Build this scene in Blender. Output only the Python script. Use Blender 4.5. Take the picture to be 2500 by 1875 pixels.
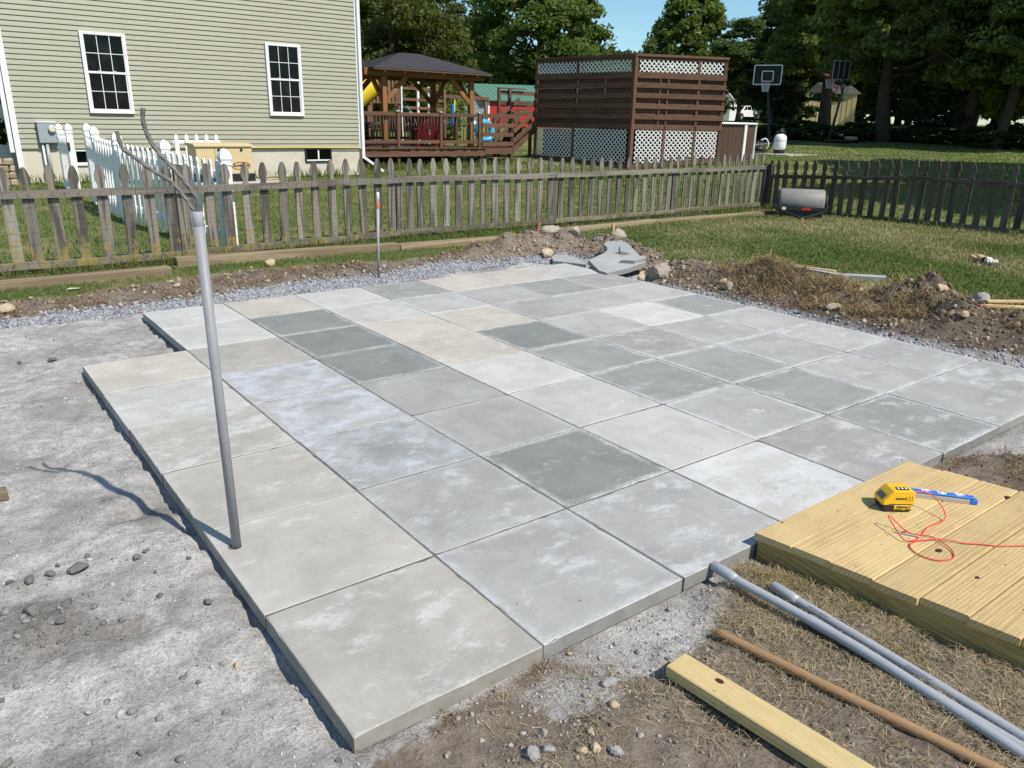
import bpy, math, random
import numpy as np
from mathutils import Vector, Matrix

random.seed(7)
RNG = np.random.default_rng(7)
for o in list(bpy.data.objects):
    bpy.data.objects.remove(o)
SC = bpy.context.scene
COL = SC.collection

# ------------------------------------------------------------------ camera
cam_data = bpy.data.cameras.new('camera')
cam = bpy.data.objects.new('camera', cam_data)
COL.objects.link(cam)
_r = Vector((0.79878326, -0.60128933, 0.01991096))
_u = Vector((0.17869631, 0.26873125, 0.94649413))
_f = Vector((0.57446752, 0.75248565, -0.32210621))
_m = Matrix.Identity(4)
for _i in range(3):
    _m[_i][0], _m[_i][1], _m[_i][2] = _r[_i], _u[_i], -_f[_i]
_m[0][3], _m[1][3], _m[2][3] = -0.62707, -1.43579, 1.44778
cam.matrix_world = _m
cam_data.sensor_width = 36.0
cam_data.lens = 36.0 * 1889.606 / 2500.0
cam_data.clip_start = 0.05
cam_data.clip_end = 3000
SC.camera = cam

# ------------------------------------------------------------------ world, sun, exposure
SUN_EL = math.radians(49.5)
SUN_AZ = math.atan2(0.25, -0.97)          # measured clockwise from +Y
world = bpy.data.worlds.new('World')
SC.world = world
world.use_nodes = True
wn, wl = world.node_tree.nodes, world.node_tree.links
wn.clear()
w_out = wn.new('ShaderNodeOutputWorld')
w_bg = wn.new('ShaderNodeBackground')
w_sky = wn.new('ShaderNodeTexSky')
w_sky.sky_type = 'NISHITA'
w_sky.sun_disc = False
w_sky.sun_elevation = SUN_EL
w_sky.sun_rotation = SUN_AZ
w_sky.altitude = 200
w_sky.air_density = 1.0
w_sky.dust_density = 0.25
w_sky.ozone_density = 2.6
w_bg.inputs['Strength'].default_value = 0.105
# soft white clouds; the unseen cover was added to fill shadows neutrally
w_co = wn.new('ShaderNodeTexCoord')
w_map = wn.new('ShaderNodeMapping')
w_map.inputs['Scale'].default_value = (1.0, 1.0, 3.6)
w_map.inputs['Location'].default_value = (1.7, 0.9, 0.30)
w_noise = wn.new('ShaderNodeTexNoise')
w_noise.inputs['Scale'].default_value = 3.4
w_noise.inputs['Detail'].default_value = 7
w_noise.inputs['Roughness'].default_value = 0.55
w_ramp = wn.new('ShaderNodeValToRGB')
w_ramp.color_ramp.elements[0].position = 0.56
w_ramp.color_ramp.elements[1].position = 0.68
w_mix = wn.new('ShaderNodeMix')
w_mix.data_type = 'RGBA'
w_mix.inputs[7].default_value = (8.2, 8.3, 8.4, 1)
wl.new(w_co.outputs['Generated'], w_map.inputs['Vector'])
wl.new(w_map.outputs['Vector'], w_noise.inputs['Vector'])
wl.new(w_noise.outputs[0], w_ramp.inputs[0])
wl.new(w_ramp.outputs[0], w_mix.inputs[0])
w_tint = wn.new('ShaderNodeMix'); w_tint.data_type = 'RGBA'; w_tint.blend_type = 'MULTIPLY'; w_tint.inputs[0].default_value = 1.0
w_tint.inputs[7].default_value = (0.82, 1.0, 1.03, 1)
wl.new(w_sky.outputs[0], w_tint.inputs[6])
wl.new(w_tint.outputs[2], w_mix.inputs[6])
wl.new(w_mix.outputs[2], w_bg.inputs['Color'])
wl.new(w_bg.outputs[0], w_out.inputs['Surface'])

sun_data = bpy.data.lights.new('sun', 'SUN')
sun_data.energy = 4.1
sun_data.angle = math.radians(0.53)
sun_data.color = (1.0, 0.93, 0.83)
sun = bpy.data.objects.new('sun', sun_data)
COL.objects.link(sun)
_sd = Vector((math.sin(SUN_AZ) * math.cos(SUN_EL), math.cos(SUN_AZ) * math.cos(SUN_EL), math.sin(SUN_EL)))
sun.rotation_euler = _sd.to_track_quat('Z', 'Y').to_euler()
sun.location = (0, -10, 30)

SC.view_settings.view_transform = 'Standard'
SC.view_settings.look = 'None'
SC.view_settings.exposure = 0.36
SC.view_settings.gamma = 1.0
SC.view_settings.use_curve_mapping = False
SC.cycles.max_bounces = 6
SC.cycles.diffuse_bounces = 3
SC.cycles.transparent_max_bounces = 8

# ------------------------------------------------------------------ mesh helpers
class MB:
    """collects vertices and faces of one mesh"""
    def __init__(s):
        s.v, s.f, s.smooth = [], [], []
    def add(s, vs, fs, smooth=False):
        n = len(s.v)
        s.v += [tuple(map(float, v)) for v in vs]
        s.f += [tuple(i + n for i in f) for f in fs]
        s.smooth += [smooth] * len(fs)
        return s
    def box(s, a, b):
        x0, y0, z0 = a; x1, y1, z1 = b
        return s.add([(x0,y0,z0),(x1,y0,z0),(x1,y1,z0),(x0,y1,z0),(x0,y0,z1),(x1,y0,z1),(x1,y1,z1),(x0,y1,z1)],
                     [(0,3,2,1),(4,5,6,7),(0,1,5,4),(1,2,6,5),(2,3,7,6),(3,0,4,7)])
    def bbox(s, a, b, c=0.004):
        """box with all edges chamfered"""
        x = (a[0], b[0]); y = (a[1], b[1]); z = (a[2], b[2])
        vs, idx = [], {}
        for i in (0,1):
            for j in (0,1):
                for k in (0,1):
                    sx, sy, sz = (1,-1)[i]*c, (1,-1)[j]*c, (1,-1)[k]*c
                    idx[i,j,k,0] = len(vs); vs.append((x[i], y[j]+sy, z[k]+sz))
                    idx[i,j,k,1] = len(vs); vs.append((x[i]+sx, y[j], z[k]+sz))
                    idx[i,j,k,2] = len(vs); vs.append((x[i]+sx, y[j]+sy, z[k]))
        fs = []
        for i in (0,1):
            q = [idx[i,0,0,0], idx[i,1,0,0], idx[i,1,1,0], idx[i,0,1,0]]; fs.append(q if i else q[::-1])
            q = [idx[0,i,0,1], idx[1,i,0,1], idx[1,i,1,1], idx[0,i,1,1]]; fs.append(q[::-1] if i else q)
            q = [idx[0,0,i,2], idx[1,0,i,2], idx[1,1,i,2], idx[0,1,i,2]]; fs.append(q if i else q[::-1])
        for i in (0,1):
            for j in (0,1):
                fs.append((idx[i,j,0,0], idx[i,j,1,0], idx[i,j,1,1], idx[i,j,0,1]))
                fs.append((idx[i,0,j,0], idx[i,1,j,0], idx[i,1,j,2], idx[i,0,j,2]))
                fs.append((idx[0,i,j,1], idx[1,i,j,1], idx[1,i,j,2], idx[0,i,j,2]))
                for k in (0,1):
                    fs.append((idx[i,j,k,0], idx[i,j,k,1], idx[i,j,k,2]))
        return s.add(vs, fs)
    def obox(s, p, q, w, h, up=(0,0,1), c=0.0):
        """beam from p to q, w wide sideways, h tall"""
        p, q = Vector(p), Vector(q); d = (q - p); L = d.length; d.normalize()
        side = d.cross(Vector(up)); side.normalize(); u = side.cross(d)
        t = MB()
        if c: t.bbox((0, -w/2, -h/2), (L, w/2, h/2), c)
        else: t.box((0, -w/2, -h/2), (L, w/2, h/2))
        return s.add([p + d*v[0] - side*v[1] + u*v[2] for v in t.v], t.f)
    def prism(s, prof, fn0, fn1, smooth=False):
        n = len(prof)
        vs = [fn0(*a) for a in prof] + [fn1(*a) for a in prof]
        fs = [tuple(range(n))[::-1], tuple(range(n, 2*n))] + [(i, (i+1)%n, n+(i+1)%n, n+i) for i in range(n)]
        return s.add(vs, fs, smooth)
    def tube(s, pts, r, n=8, caps=True):
        pts = [Vector(p) for p in pts]; m = len(pts)
        rr = r if isinstance(r, (list, tuple)) else [r]*m
        ref = None; vs = []; fs = []
        for i, p in enumerate(pts):
            d = (pts[min(i+1,m-1)] - pts[max(i-1,0)]).normalized()
            if ref is None:
                ref = Vector((0,0,1)) if abs(d.z) < .9 else Vector((1,0,0))
            a = d.cross(ref).normalized(); b = a.cross(d).normalized(); ref = b
            for k in range(n):
                t = 2*math.pi*k/n
                vs.append(p + a*math.cos(t)*rr[i] + b*math.sin(t)*rr[i])
        for i in range(m-1):
            for k in range(n):
                fs.append((i*n+k, i*n+(k+1)%n, (i+1)*n+(k+1)%n, (i+1)*n+k))
        s.add(vs, fs, True)
        if caps:
            k0 = len(s.v) - m*n
            s.f += [tuple(range(k0, k0+n))[::-1], tuple(range(k0+(m-1)*n, k0+m*n))]; s.smooth += [False, False]
        return s
    def cyl(s, p, q, r, n=16, r2=None):
        return s.tube([p, q], [r, r if r2 is None else r2], n)
    def lathe(s, prof, cx, cy, z0=0, n=20):
        vs, fs = [], []; m = len(prof)
        for r, z in prof:
            for k in range(n):
                t = 2*math.pi*k/n; vs.append((cx + r*math.cos(t), cy + r*math.sin(t), z0 + z))
        for i in range(m-1):
            for k in range(n):
                fs.append((i*n+k, i*n+(k+1)%n, (i+1)*n+(k+1)%n, (i+1)*n+k))
        s.add(vs, fs, True)
        k0 = len(s.v) - m*n
        s.f += [tuple(range(k0, k0+n))[::-1], tuple(range(k0+(m-1)*n, k0+m*n))]; s.smooth += [False, False]
        return s
    def xf(s, fn):
        s.v = [tuple(fn(Vector(v))) for v in s.v]; return s
    def mesh(s, name, m=None):
        me = bpy.data.meshes.new(name)
        me.from_pydata(s.v, [], s.f)
        me.polygons.foreach_set('use_smooth', s.smooth)
        if m: me.materials.append(m)
        me.update()
        return me

def link(o, parent=None):
    COL.objects.link(o)
    if parent is not None: o.parent = parent
    return o
def thing(name, label, cat, loc=(0,0,0), group=None, rotz=0.0):
    o = bpy.data.objects.new(name, None); o.empty_display_size = .1
    o.location = loc; o.rotation_euler = (0, 0, rotz)
    return tag(link(o), label, cat, group)
def tag(o, label=None, cat=None, group=None, kind=None):
    if label: o['label'] = label
    if cat: o['category'] = cat
    if group: o['group'] = group
    if kind: o['kind'] = kind
    return o
def root_of(p):
    while p.parent is not None: p = p.parent
    return p
def part(name, mb, m, parent, local=False, kind=None):
    """one mesh part; world coordinates unless local"""
    me = mb if isinstance(mb, bpy.types.Mesh) else mb.mesh(name, m)
    o = bpy.data.objects.new(name, me)
    link(o, parent)
    if parent is not None and not local:
        o.location = -wloc(parent)
    if kind: o['kind'] = kind
    return o
def wloc(p):
    v = Vector((0,0,0))
    while p is not None:
        v += p.location; p = p.parent
    return v
def single(name, mb, m, label, cat, group=None, kind=None, loc=None):
    me = mb if isinstance(mb, bpy.types.Mesh) else mb.mesh(name, m)
    o = link(bpy.data.objects.new(name, me))
    if loc is not None: o.location = loc
    return tag(o, label, cat, group, kind)
def structure(name, me):
    o = link(bpy.data.objects.new(name, me)); o['kind'] = 'structure'; return o
def at_base(name, mb, m, label, cat, base, group=None):
    """single mesh built in world coordinates with its origin moved to base"""
    b = Vector(base)
    mb.v = [tuple(Vector(v) - b) for v in mb.v]
    return single(name, mb, m, label, cat, group, loc=b)
def copy_tree(o, parent=None):
    c = o.copy(); COL.objects.link(c)
    if parent is not None: c.parent = parent
    for ch in o.children: copy_tree(ch, c)
    return c
def np_mesh(name, V, F, m, col=None, colname='tint', smooth=False):
    """V (n,3), F (k,3 or 4) numpy -> mesh; col (n,4) point colours"""
    me = bpy.data.meshes.new(name)
    me.vertices.add(len(V)); me.vertices.foreach_set('co', np.ascontiguousarray(V, np.float32).ravel())
    k = F.shape[1]
    me.loops.add(F.size); me.loops.foreach_set('vertex_index', np.ascontiguousarray(F, np.int32).ravel())
    me.polygons.add(len(F))
    me.polygons.foreach_set('loop_start', np.arange(len(F), dtype=np.int32)*k)
    me.polygons.foreach_set('loop_total', np.full(len(F), k, np.int32))
    if smooth: me.polygons.foreach_set('use_smooth', np.ones(len(F), bool))
    if col is not None:
        at = me.color_attributes.new(colname, 'FLOAT_COLOR', 'POINT')
        at.data.foreach_set('color', np.ascontiguousarray(col, np.float32).ravel())
    if m: me.materials.append(m)
    me.update(); me.validate()
    return me

# ------------------------------------------------------------------ noise in numpy
def vnoise(x, y, seed=0):
    xi = np.floor(x).astype(np.int64); yi = np.floor(y).astype(np.int64)
    fx = x - xi; fy = y - yi
    fx = fx*fx*(3-2*fx); fy = fy*fy*(3-2*fy)
    def h(a, b):
        n = (a*374761393 + b*668265263 + seed*974634777) & 0xffffffff
        n = ((n ^ (n >> 13)) * 1274126177) & 0xffffffff
        return ((n ^ (n >> 16)) & 0xffff) / 65535.0
    return (h(xi,yi)*(1-fx) + h(xi+1,yi)*fx)*(1-fy) + (h(xi,yi+1)*(1-fx) + h(xi+1,yi+1)*fx)*fy
def fbm(x, y, s, seed=0, o=4):
    t = 0; a = .5
    for i in range(o):
        t = t + a*vnoise(x/s, y/s, seed+i*17); s *= .5; a *= .5
    return t*16/15 if o == 4 else t
def sstep(a, b, x):
    t = np.clip((x-a)/(b-a), 0, 1); return t*t*(3-2*t)
# ------------------------------------------------------------------ material helpers
class NT:
    def __init__(s, name):
        s.m = bpy.data.materials.new(name); s.m.use_nodes = True
        s.t = s.m.node_tree; s.N = s.t.nodes; s.L = s.t.links
        s.b = s.N['Principled BSDF']
    def n(s, typ, ins=None, **kw):
        nd = s.N.new(typ)
        for k, v in kw.items(): setattr(nd, k, v)
        for k, v in (ins or {}).items(): s.set(nd.inputs[k], v)
        return nd
    def set(s, sock, v):
        if isinstance(v, bpy.types.NodeSocket): s.L.new(v, sock)
        else:
            if isinstance(v, (tuple, list)) and len(v) == 3 and sock.type == 'RGBA': v = (*v, 1)
            sock.default_value = v
    def obj(s, scale=(1,1,1), jitter=True):
        tc = s.n('ShaderNodeTexCoord').outputs['Object']
        if jitter:
            oi = s.n('ShaderNodeObjectInfo').outputs['Random']
            off = s.n('ShaderNodeVectorMath', {0: (13.1, 7.7, 21.3)}, operation='SCALE')
            s.L.new(oi, off.inputs['Scale'])
            tc = s.n('ShaderNodeVectorMath', {0: tc, 1: off.outputs[0]}, operation='ADD').outputs[0]
        return s.n('ShaderNodeMapping', {'Vector': tc, 'Scale': scale}).outputs[0]
    def noise(s, vec, scale, detail=4, rough=.55, dist=0.0):
        return s.n('ShaderNodeTexNoise', {'Vector': vec, 'Scale': scale, 'Detail': detail, 'Roughness': rough, 'Distortion': dist}).outputs[0]
    def voro(s, vec, scale, feature='F1', out='Distance'):
        return s.n('ShaderNodeTexVoronoi', {'Vector': vec, 'Scale': scale}, feature=feature).outputs[out]
    def ramp(s, f, a, b, smooth=True):
        nd = s.n('ShaderNodeMapRange', {0: f, 1: a, 2: b, 3: 0.0, 4: 1.0})
        nd.interpolation_type = 'SMOOTHSTEP' if smooth else 'LINEAR'
        return nd.outputs[0]
    def math(s, op, a, b=0.0, c=None):
        nd = s.n('ShaderNodeMath', {0: a, 1: b}, operation=op)
        if c is not None: s.set(nd.inputs[2], c)
        return nd.outputs[0]
    def mix(s, f, a, b, blend='MIX'):
        nd = s.n('ShaderNodeMix', data_type='RGBA', blend_type=blend)
        s.set(nd.inputs[0], f); s.set(nd.inputs[6], a); s.set(nd.inputs[7], b)
        return nd.outputs[2]
    def bump(s, h, strength=.3, dist=.01, prev=None):
        nd = s.n('ShaderNodeBump', {'Height': h, 'Strength': strength, 'Distance': dist})
        if prev is not None: s.L.new(prev, nd.inputs['Normal'])
        return nd.outputs[0]
    def attr(s, name, typ='GEOMETRY', out='Color'):
        return s.n('ShaderNodeAttribute', attribute_name=name, attribute_type=typ).outputs[out]
    def fin(s, color=None, rough=.8, normal=None, spec=.3, metal=0.0, **kw):
        if color is not None: s.set(s.b.inputs['Base Color'], color)
        s.set(s.b.inputs['Roughness'], rough)
        s.set(s.b.inputs['Specular IOR Level'], spec)
        s.set(s.b.inputs['Metallic'], metal)
        for k, v in kw.items(): s.set(s.b.inputs[k.replace('_', ' ')], v)
        if normal is not None: s.L.new(normal, s.b.inputs['Normal'])
        return s.m

def plain(name, c, rough=.6, spec=.4, var=.12, scale=8, bump=0.0, metal=0.0, dirt=None):
    t = NT(name); v = t.obj()
    f = t.noise(v, scale, 5, .6)
    lo = tuple(x*(1-var) for x in c); hi = tuple(min(1, x*(1+var)) for x in c)
    col = t.mix(f, lo, hi)
    if dirt:
        col = t.mix(t.math('MULTIPLY', t.ramp(t.noise(v, scale*.6, 6, .7), .5, .75), .6), col, dirt)
    nrm = t.bump(t.noise(v, scale*12, 3), bump, .003) if bump else None
    return t.fin(col, t.math('ADD', t.math('MULTIPLY', f, .2), rough-.1), nrm, spec, metal)

def wood(name, c1, c2, axis=0, fine=1.0, rough=.75, bump=.35, dark=.5, ringscale=26, knots=False, lichen=None, var=.2, spec=.25, alt=None, lines=0.0, mud=False):
    """grain runs along the given object axis"""
    t = NT(name)
    sc = [1.0, 1.0, 1.0]; sc[axis] = .06
    v = t.obj(tuple(sc))
    warp = t.noise(v, 4*fine, 3, .5)
    ring = t.math('SINE', t.math('MULTIPLY', t.math('ADD', t.noise(v, 7*fine, 2, .5), t.math('MULTIPLY', warp, .5)), ringscale))
    ring = t.ramp(ring, -.7, 1.0)
    if lines:
        sc2 = [1.0, 1.0, 1.0]; sc2[axis] = .035
        w2 = t.obj(tuple(sc2))
        sx = t.n('ShaderNodeSeparateXYZ', {0: t.obj((1,1,1))})
        across = t.math('ADD', sx.outputs[1 if axis == 0 else 0], t.math('MULTIPLY', sx.outputs[2], .7))
        ph = t.math('ADD', t.math('MULTIPLY', across, lines), t.math('MULTIPLY', t.noise(w2, 9, 3, .5), 30.0))
        ring = t.ramp(t.math('SINE', ph), -.9, .95)
        ring = t.math('MULTIPLY', ring, t.ramp(t.noise(w2, 14, 3, .6), .28, .62))
    fib = t.noise(v, 150*fine, 4, .7)
    col = t.mix(ring, c1, c2)
    col = t.mix(t.math('MULTIPLY', t.ramp(fib, .38, .62), .45), col, tuple(x*dark for x in c1))
    if alt is not None:
        col = t.mix(t.math('MULTIPLY', t.ramp(t.noise(t.obj((1,1,1)), 3.0, 3), .45, .65), .7), col, alt)
    if mud:
        m0 = t.obj((1,1,1))
        mm = t.math('MULTIPLY', t.ramp(t.noise(m0, 3.5, 6, .7), .56, .70), t.ramp(t.noise(m0, 60, 4, .7), .40, .62))
        col = t.mix(t.math('MULTIPLY', mm, .35), col, (.20,.165,.115))
        sp_ = t.math('MULTIPLY', t.ramp(t.voro(m0, 24), .10, .05), t.ramp(t.noise(m0, 8, 2), .56, .62))
        col = t.mix(t.math('MULTIPLY', sp_, .75), col, (.07,.055,.04))
    tone = t.n('ShaderNodeObjectInfo').outputs['Random']
    col = t.mix(1.0, col, t.mix(tone, (1-var,)*3, (1+var*.5,)*3), 'MULTIPLY')
    if lichen is not None:
        z = t.n('ShaderNodeSeparateXYZ', {0: t.n('ShaderNodeNewGeometry').outputs['Position']})
        pos = t.n('ShaderNodeNewGeometry').outputs['Position']
        ln = t.noise(pos, 9, 5, .65)
        low = t.math('SUBTRACT', 1.0, t.ramp(z.outputs[2], .1, .42))
        left = t.math('SUBTRACT', 1.0, t.ramp(z.outputs[0], .3, 7.0))
        m_ = t.math('ADD', t.math('MULTIPLY', low, .15), t.math('MULTIPLY', left, .10))
        f = t.ramp(t.math('ADD', ln, m_), .67, .84)
        col = t.mix(t.math('MULTIPLY', f, .85), col, lichen)
    nrm = t.bump(t.math('ADD', t.math('MULTIPLY', ring, .4), fib), bump, .002)
    return t.fin(col, rough, nrm, spec)

M = {}
# weathered grey fence wood, brown stained wood, new pressure-treated wood
GREY1, GREY2 = (.285,.260,.220), (.105,.094,.078)
M['picket'] = wood('weathered_picket', GREY1, GREY2, 2, 1.3, lichen=(.27,.215,.06), var=.42, bump=.7, dark=.38)
M['rail'] = wood('weathered_rail', (.25,.225,.19), (.15,.135,.115), 0, 1.0, lichen=(.27,.22,.065), var=.25, bump=.6)
M['picket_shaded'] = wood('weathered_picket_shaded', (.150,.122,.092), (.082,.066,.050), 2, 1.0, var=.3, bump=.6)  # side fence wood: its shade is painted in as darker colours
M['rail_shaded'] = wood('weathered_rail_shaded', (.150,.122,.092), (.082,.066,.050), 1, 1.0, var=.3, bump=.6)
M['sleeper'] = wood('sleeper_timber', (.34,.27,.18), (.22,.165,.105), 0, .8, var=.25, bump=.5)
M['stain_x'] = wood('brown_stained_wood_x', (.150,.084,.057), (.112,.060,.040), 0, 1, .65, .15, .8, 14, var=.18)
M['stain_y'] = wood('brown_stained_wood_y', (.150,.084,.057), (.112,.060,.040), 1, 1, .65, .15, .8, 14, var=.18)
M['stain_z'] = wood('brown_stained_wood_z', (.146,.081,.055), (.108,.058,.039), 2, 1, .65, .15, .8, 14, var=.18)
M['cedar'] = wood('cedar_brown_wood', (.30,.145,.06), (.21,.095,.042), 2, 1, .65, .15, .8, 14, var=.15)
M['cedar_x'] = wood('cedar_brown_beam', (.26,.125,.055), (.18,.082,.038), 0, 1, .65, .15, .8, 14, var=.15)
M['treated'] = wood('treated_deck_board', (.63,.475,.235), (.48,.335,.145), 0, 1.5, .62, .3, .55, 34, var=.10, alt=(.59,.46,.22), lines=430, mud=True)
M['treated_y'] = wood('treated_joist', (.44,.325,.13), (.29,.20,.075), 1, 1.6, .65, .35, .6, 30, var=.1, lines=380)
M['lumber'] = wood('treated_lumber', (.65,.50,.25), (.51,.375,.155), 1, 1.8, .6, .3, .6, 34, var=.05, alt=(.50,.45,.21), lines=520, mud=True)
M['handle'] = wood('turned_wood_handle', (.40,.25,.12), (.20,.115,.05), 1, 2.6, .5, .25, .6, 30, var=.05, spec=.4, lines=700)
M['stake'] = wood('pine_stake', (.60,.43,.20), (.48,.32,.13), 2, 1, .7, .2, .8, 18)
M['stake_red'] = wood('reddish_stake', (.42,.22,.13), (.33,.16,.09), 2, 1, .7, .2, .8, 18)
M['pine_x'] = wood('pine_strip', (.66,.50,.26), (.55,.39,.18), 0, 1, .7, .2, .8, 18)
M['play'] = wood('playset_wood', (.25,.14,.09), (.19,.10,.065), 2, 1, .7, .15, .8, 14)

M['white_vinyl'] = plain('white_vinyl', (.80,.80,.79), .45, .4, .03, 5)
M['white_trim'] = plain('white_trim', (.78,.79,.80), .5, .4, .04, 4)
M['lattice'] = plain('white_lattice_plastic', (.72,.73,.73), .55, .4, .06, 6)
M['pvc'] = plain('grey_conduit', (.36,.377,.40), .42, .45, .06, 14, .05, dirt=(.26,.27,.27))
M['pvc_weather'] = plain('grey_conduit_dusty', (.265,.272,.285), .5, .4, .1, 9, .05, dirt=(.22,.22,.22))
M['steel_pipe'] = plain('galvanised_pipe', (.33,.35,.37), .45, .5, .1, 20, dirt=(.24,.24,.24))
M['cable'] = plain('aluminium_cable', (.14,.13,.12), .5, .5, .35, 60, .3, dirt=(.32,.31,.29))
M['joint_sand'] = plain('joint_sand', (.15,.143,.132), .95, .1, .35, 60, .4)
M['black'] = plain('black_plastic', (.018,.018,.02), .45, .4, .2, 20)
M['black_metal'] = plain('black_painted_metal', (.02,.021,.022), .4, .5, .2, 12)
M['grey_metal'] = plain('grey_painted_metal', (.30,.34,.38), .45, .4, .06, 6)
M['concrete'] = plain('concrete_foundation', (.58,.54,.46), .9, .2, .14, 2.2, .25, dirt=(.40,.36,.30))
M['concrete_pad'] = plain('concrete_pad', (.42,.40,.36), .9, .2, .15, 3, .25, dirt=(.3,.28,.25))
M['siding'] = None
M['tan_metal'] = plain('tan_painted_metal', (.62,.49,.29), .5, .35, .04, 4)
M['dark_red'] = plain('dark_red_paint', (.22,.018,.02), .5, .4, .08, 6)
M['red'] = plain('red_paint', (.50,.035,.03), .5, .4, .08, 6)
M['orange'] = plain('orange_tape', (.80,.20,.05), .5, .4, .05, 6)
M['yellow'] = plain('yellow_plastic', (.80,.46,.02), .38, .45, .03, 10)
M['slide_yellow'] = plain('yellow_slide', (.78,.62,.04), .35, .5, .03, 3)
M['slide_green'] = plain('green_slide', (.03,.22,.17), .4, .5, .05, 3)
M['blue'] = plain('blue_plastic', (.02,.16,.62), .4, .45, .05, 10)
M['float_blue'] = plain('light_blue_vinyl', (.07,.38,.58), .3, .5, .06, 3)
M['aluminium'] = plain('aluminium', (.62,.64,.66), .32, .5, .05, 20, metal=.7)
M['red_cord'] = plain('red_cord', (.72,.05,.045), .5, .35, .08, 60)
M['pink_string'] = plain('pink_string', (.70,.16,.16), .7, .2, .05, 30)
M['brass'] = plain('yellow_gas_line', (.70,.52,.10), .5, .4, .05, 10)
M['white_paint'] = plain('white_paint', (.80,.80,.80), .35, .5, .03, 5)
M['green_roof'] = plain('green_metal_roof', (.10,.23,.185), .75, .15, .08, 1)
M['barn_grey'] = plain('grey_barn_siding', (.30,.34,.34), .6, .3, .06, 2)
M['shed_yellow'] = plain('cream_metal_shed', (.72,.60,.36), .55, .3, .05, 2)
M['roof_grey'] = plain('grey_roof_shingle', (.16,.155,.15), .85, .2, .2, 6)
M['asphalt'] = plain('asphalt', (.055,.055,.06), .9, .2, .2, 12, .3)
M['label_ink'] = plain('printed_ink_black', (.015,.015,.015), .6, .2, .0, 5)
M['ink_grey'] = plain('printed_ink_grey', (.07,.08,.09), .6, .2, .0, 5)
M['ink_white'] = plain('printed_ink_white', (.85,.86,.88), .5, .3, .0, 5)
M['ink_red'] = plain('printed_ink_red', (.35,.05,.03), .5, .3, .0, 5)
M['dark_inside'] = plain('dark_interior', (.012,.012,.014), .9, .1, .1, 5)  # near-black that paints the shade into hollows and under decks
M['pool_wall'] = plain('brown_pool_wall', (.085,.052,.038), .5, .4, .1, 6)
M['clear_vinyl'] = plain('pale_clear_vinyl', (.62,.66,.70), .25, .5, .25, 9)
M['drum'] = plain('grey_roller_drum', (.24,.227,.208), .55, .4, .22, 7, .1, dirt=(.20,.215,.22))
M['glove_tan'] = plain('tan_leather', (.55,.42,.25), .8, .2, .2, 20, .2)
M['glove_dark'] = plain('dark_red_fabric', (.10,.03,.035), .9, .1, .2, 20)
M['glove_white'] = plain('white_fabric', (.72,.70,.64), .9, .1, .15, 20)
M['knot'] = plain('dark_wood_knot', (.06,.035,.02), .8, .2, .4, 40, .3)

def glass_mat():
    t = NT('dark_window_glass')
    v = t.obj((1,1,1))
    f = t.ramp(t.noise(v, 2.3, 6, .6), .45, .7)
    return t.fin(t.mix(f, (.003,.0035,.004), (.014,.017,.017)), .05, None, .16)
M['glass'] = glass_mat()

def siding_mat():
    t = NT('vinyl_siding_tan')
    v = t.obj((.4, 1, 9), jitter=False)
    f = t.noise(v, 6, 4)
    col = t.mix(f, (.325,.318,.245), (.358,.352,.272))
    pos = t.n('ShaderNodeNewGeometry').outputs['Position']
    big = t.ramp(t.noise(pos, .5, 3), .35, .7)
    col = t.mix(t.math('MULTIPLY', big, .25), col, (.37,.37,.295))
    return t.fin(col, .5, t.bump(t.noise(t.obj((3,1,60)), 40, 3), .08, .002), .35)
M['siding'] = siding_mat()

def shingle_mat():
    t = NT('charcoal_roof_shingle')
    tone = t.n('ShaderNodeObjectInfo').outputs['Random']
    v = t.obj((1,1,1))
    f = t.noise(v, 3.5, 3)
    col = t.mix(f, (.028,.030,.035), (.062,.064,.072))
    col = t.mix(t.math('MULTIPLY', t.noise(v, 180, 2), .5), col, (.10,.10,.11))
    return t.fin(col, .9, t.bump(t.noise(v, 220, 2), .4, .003), .2)
M['shingle'] = shingle_mat()

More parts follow.
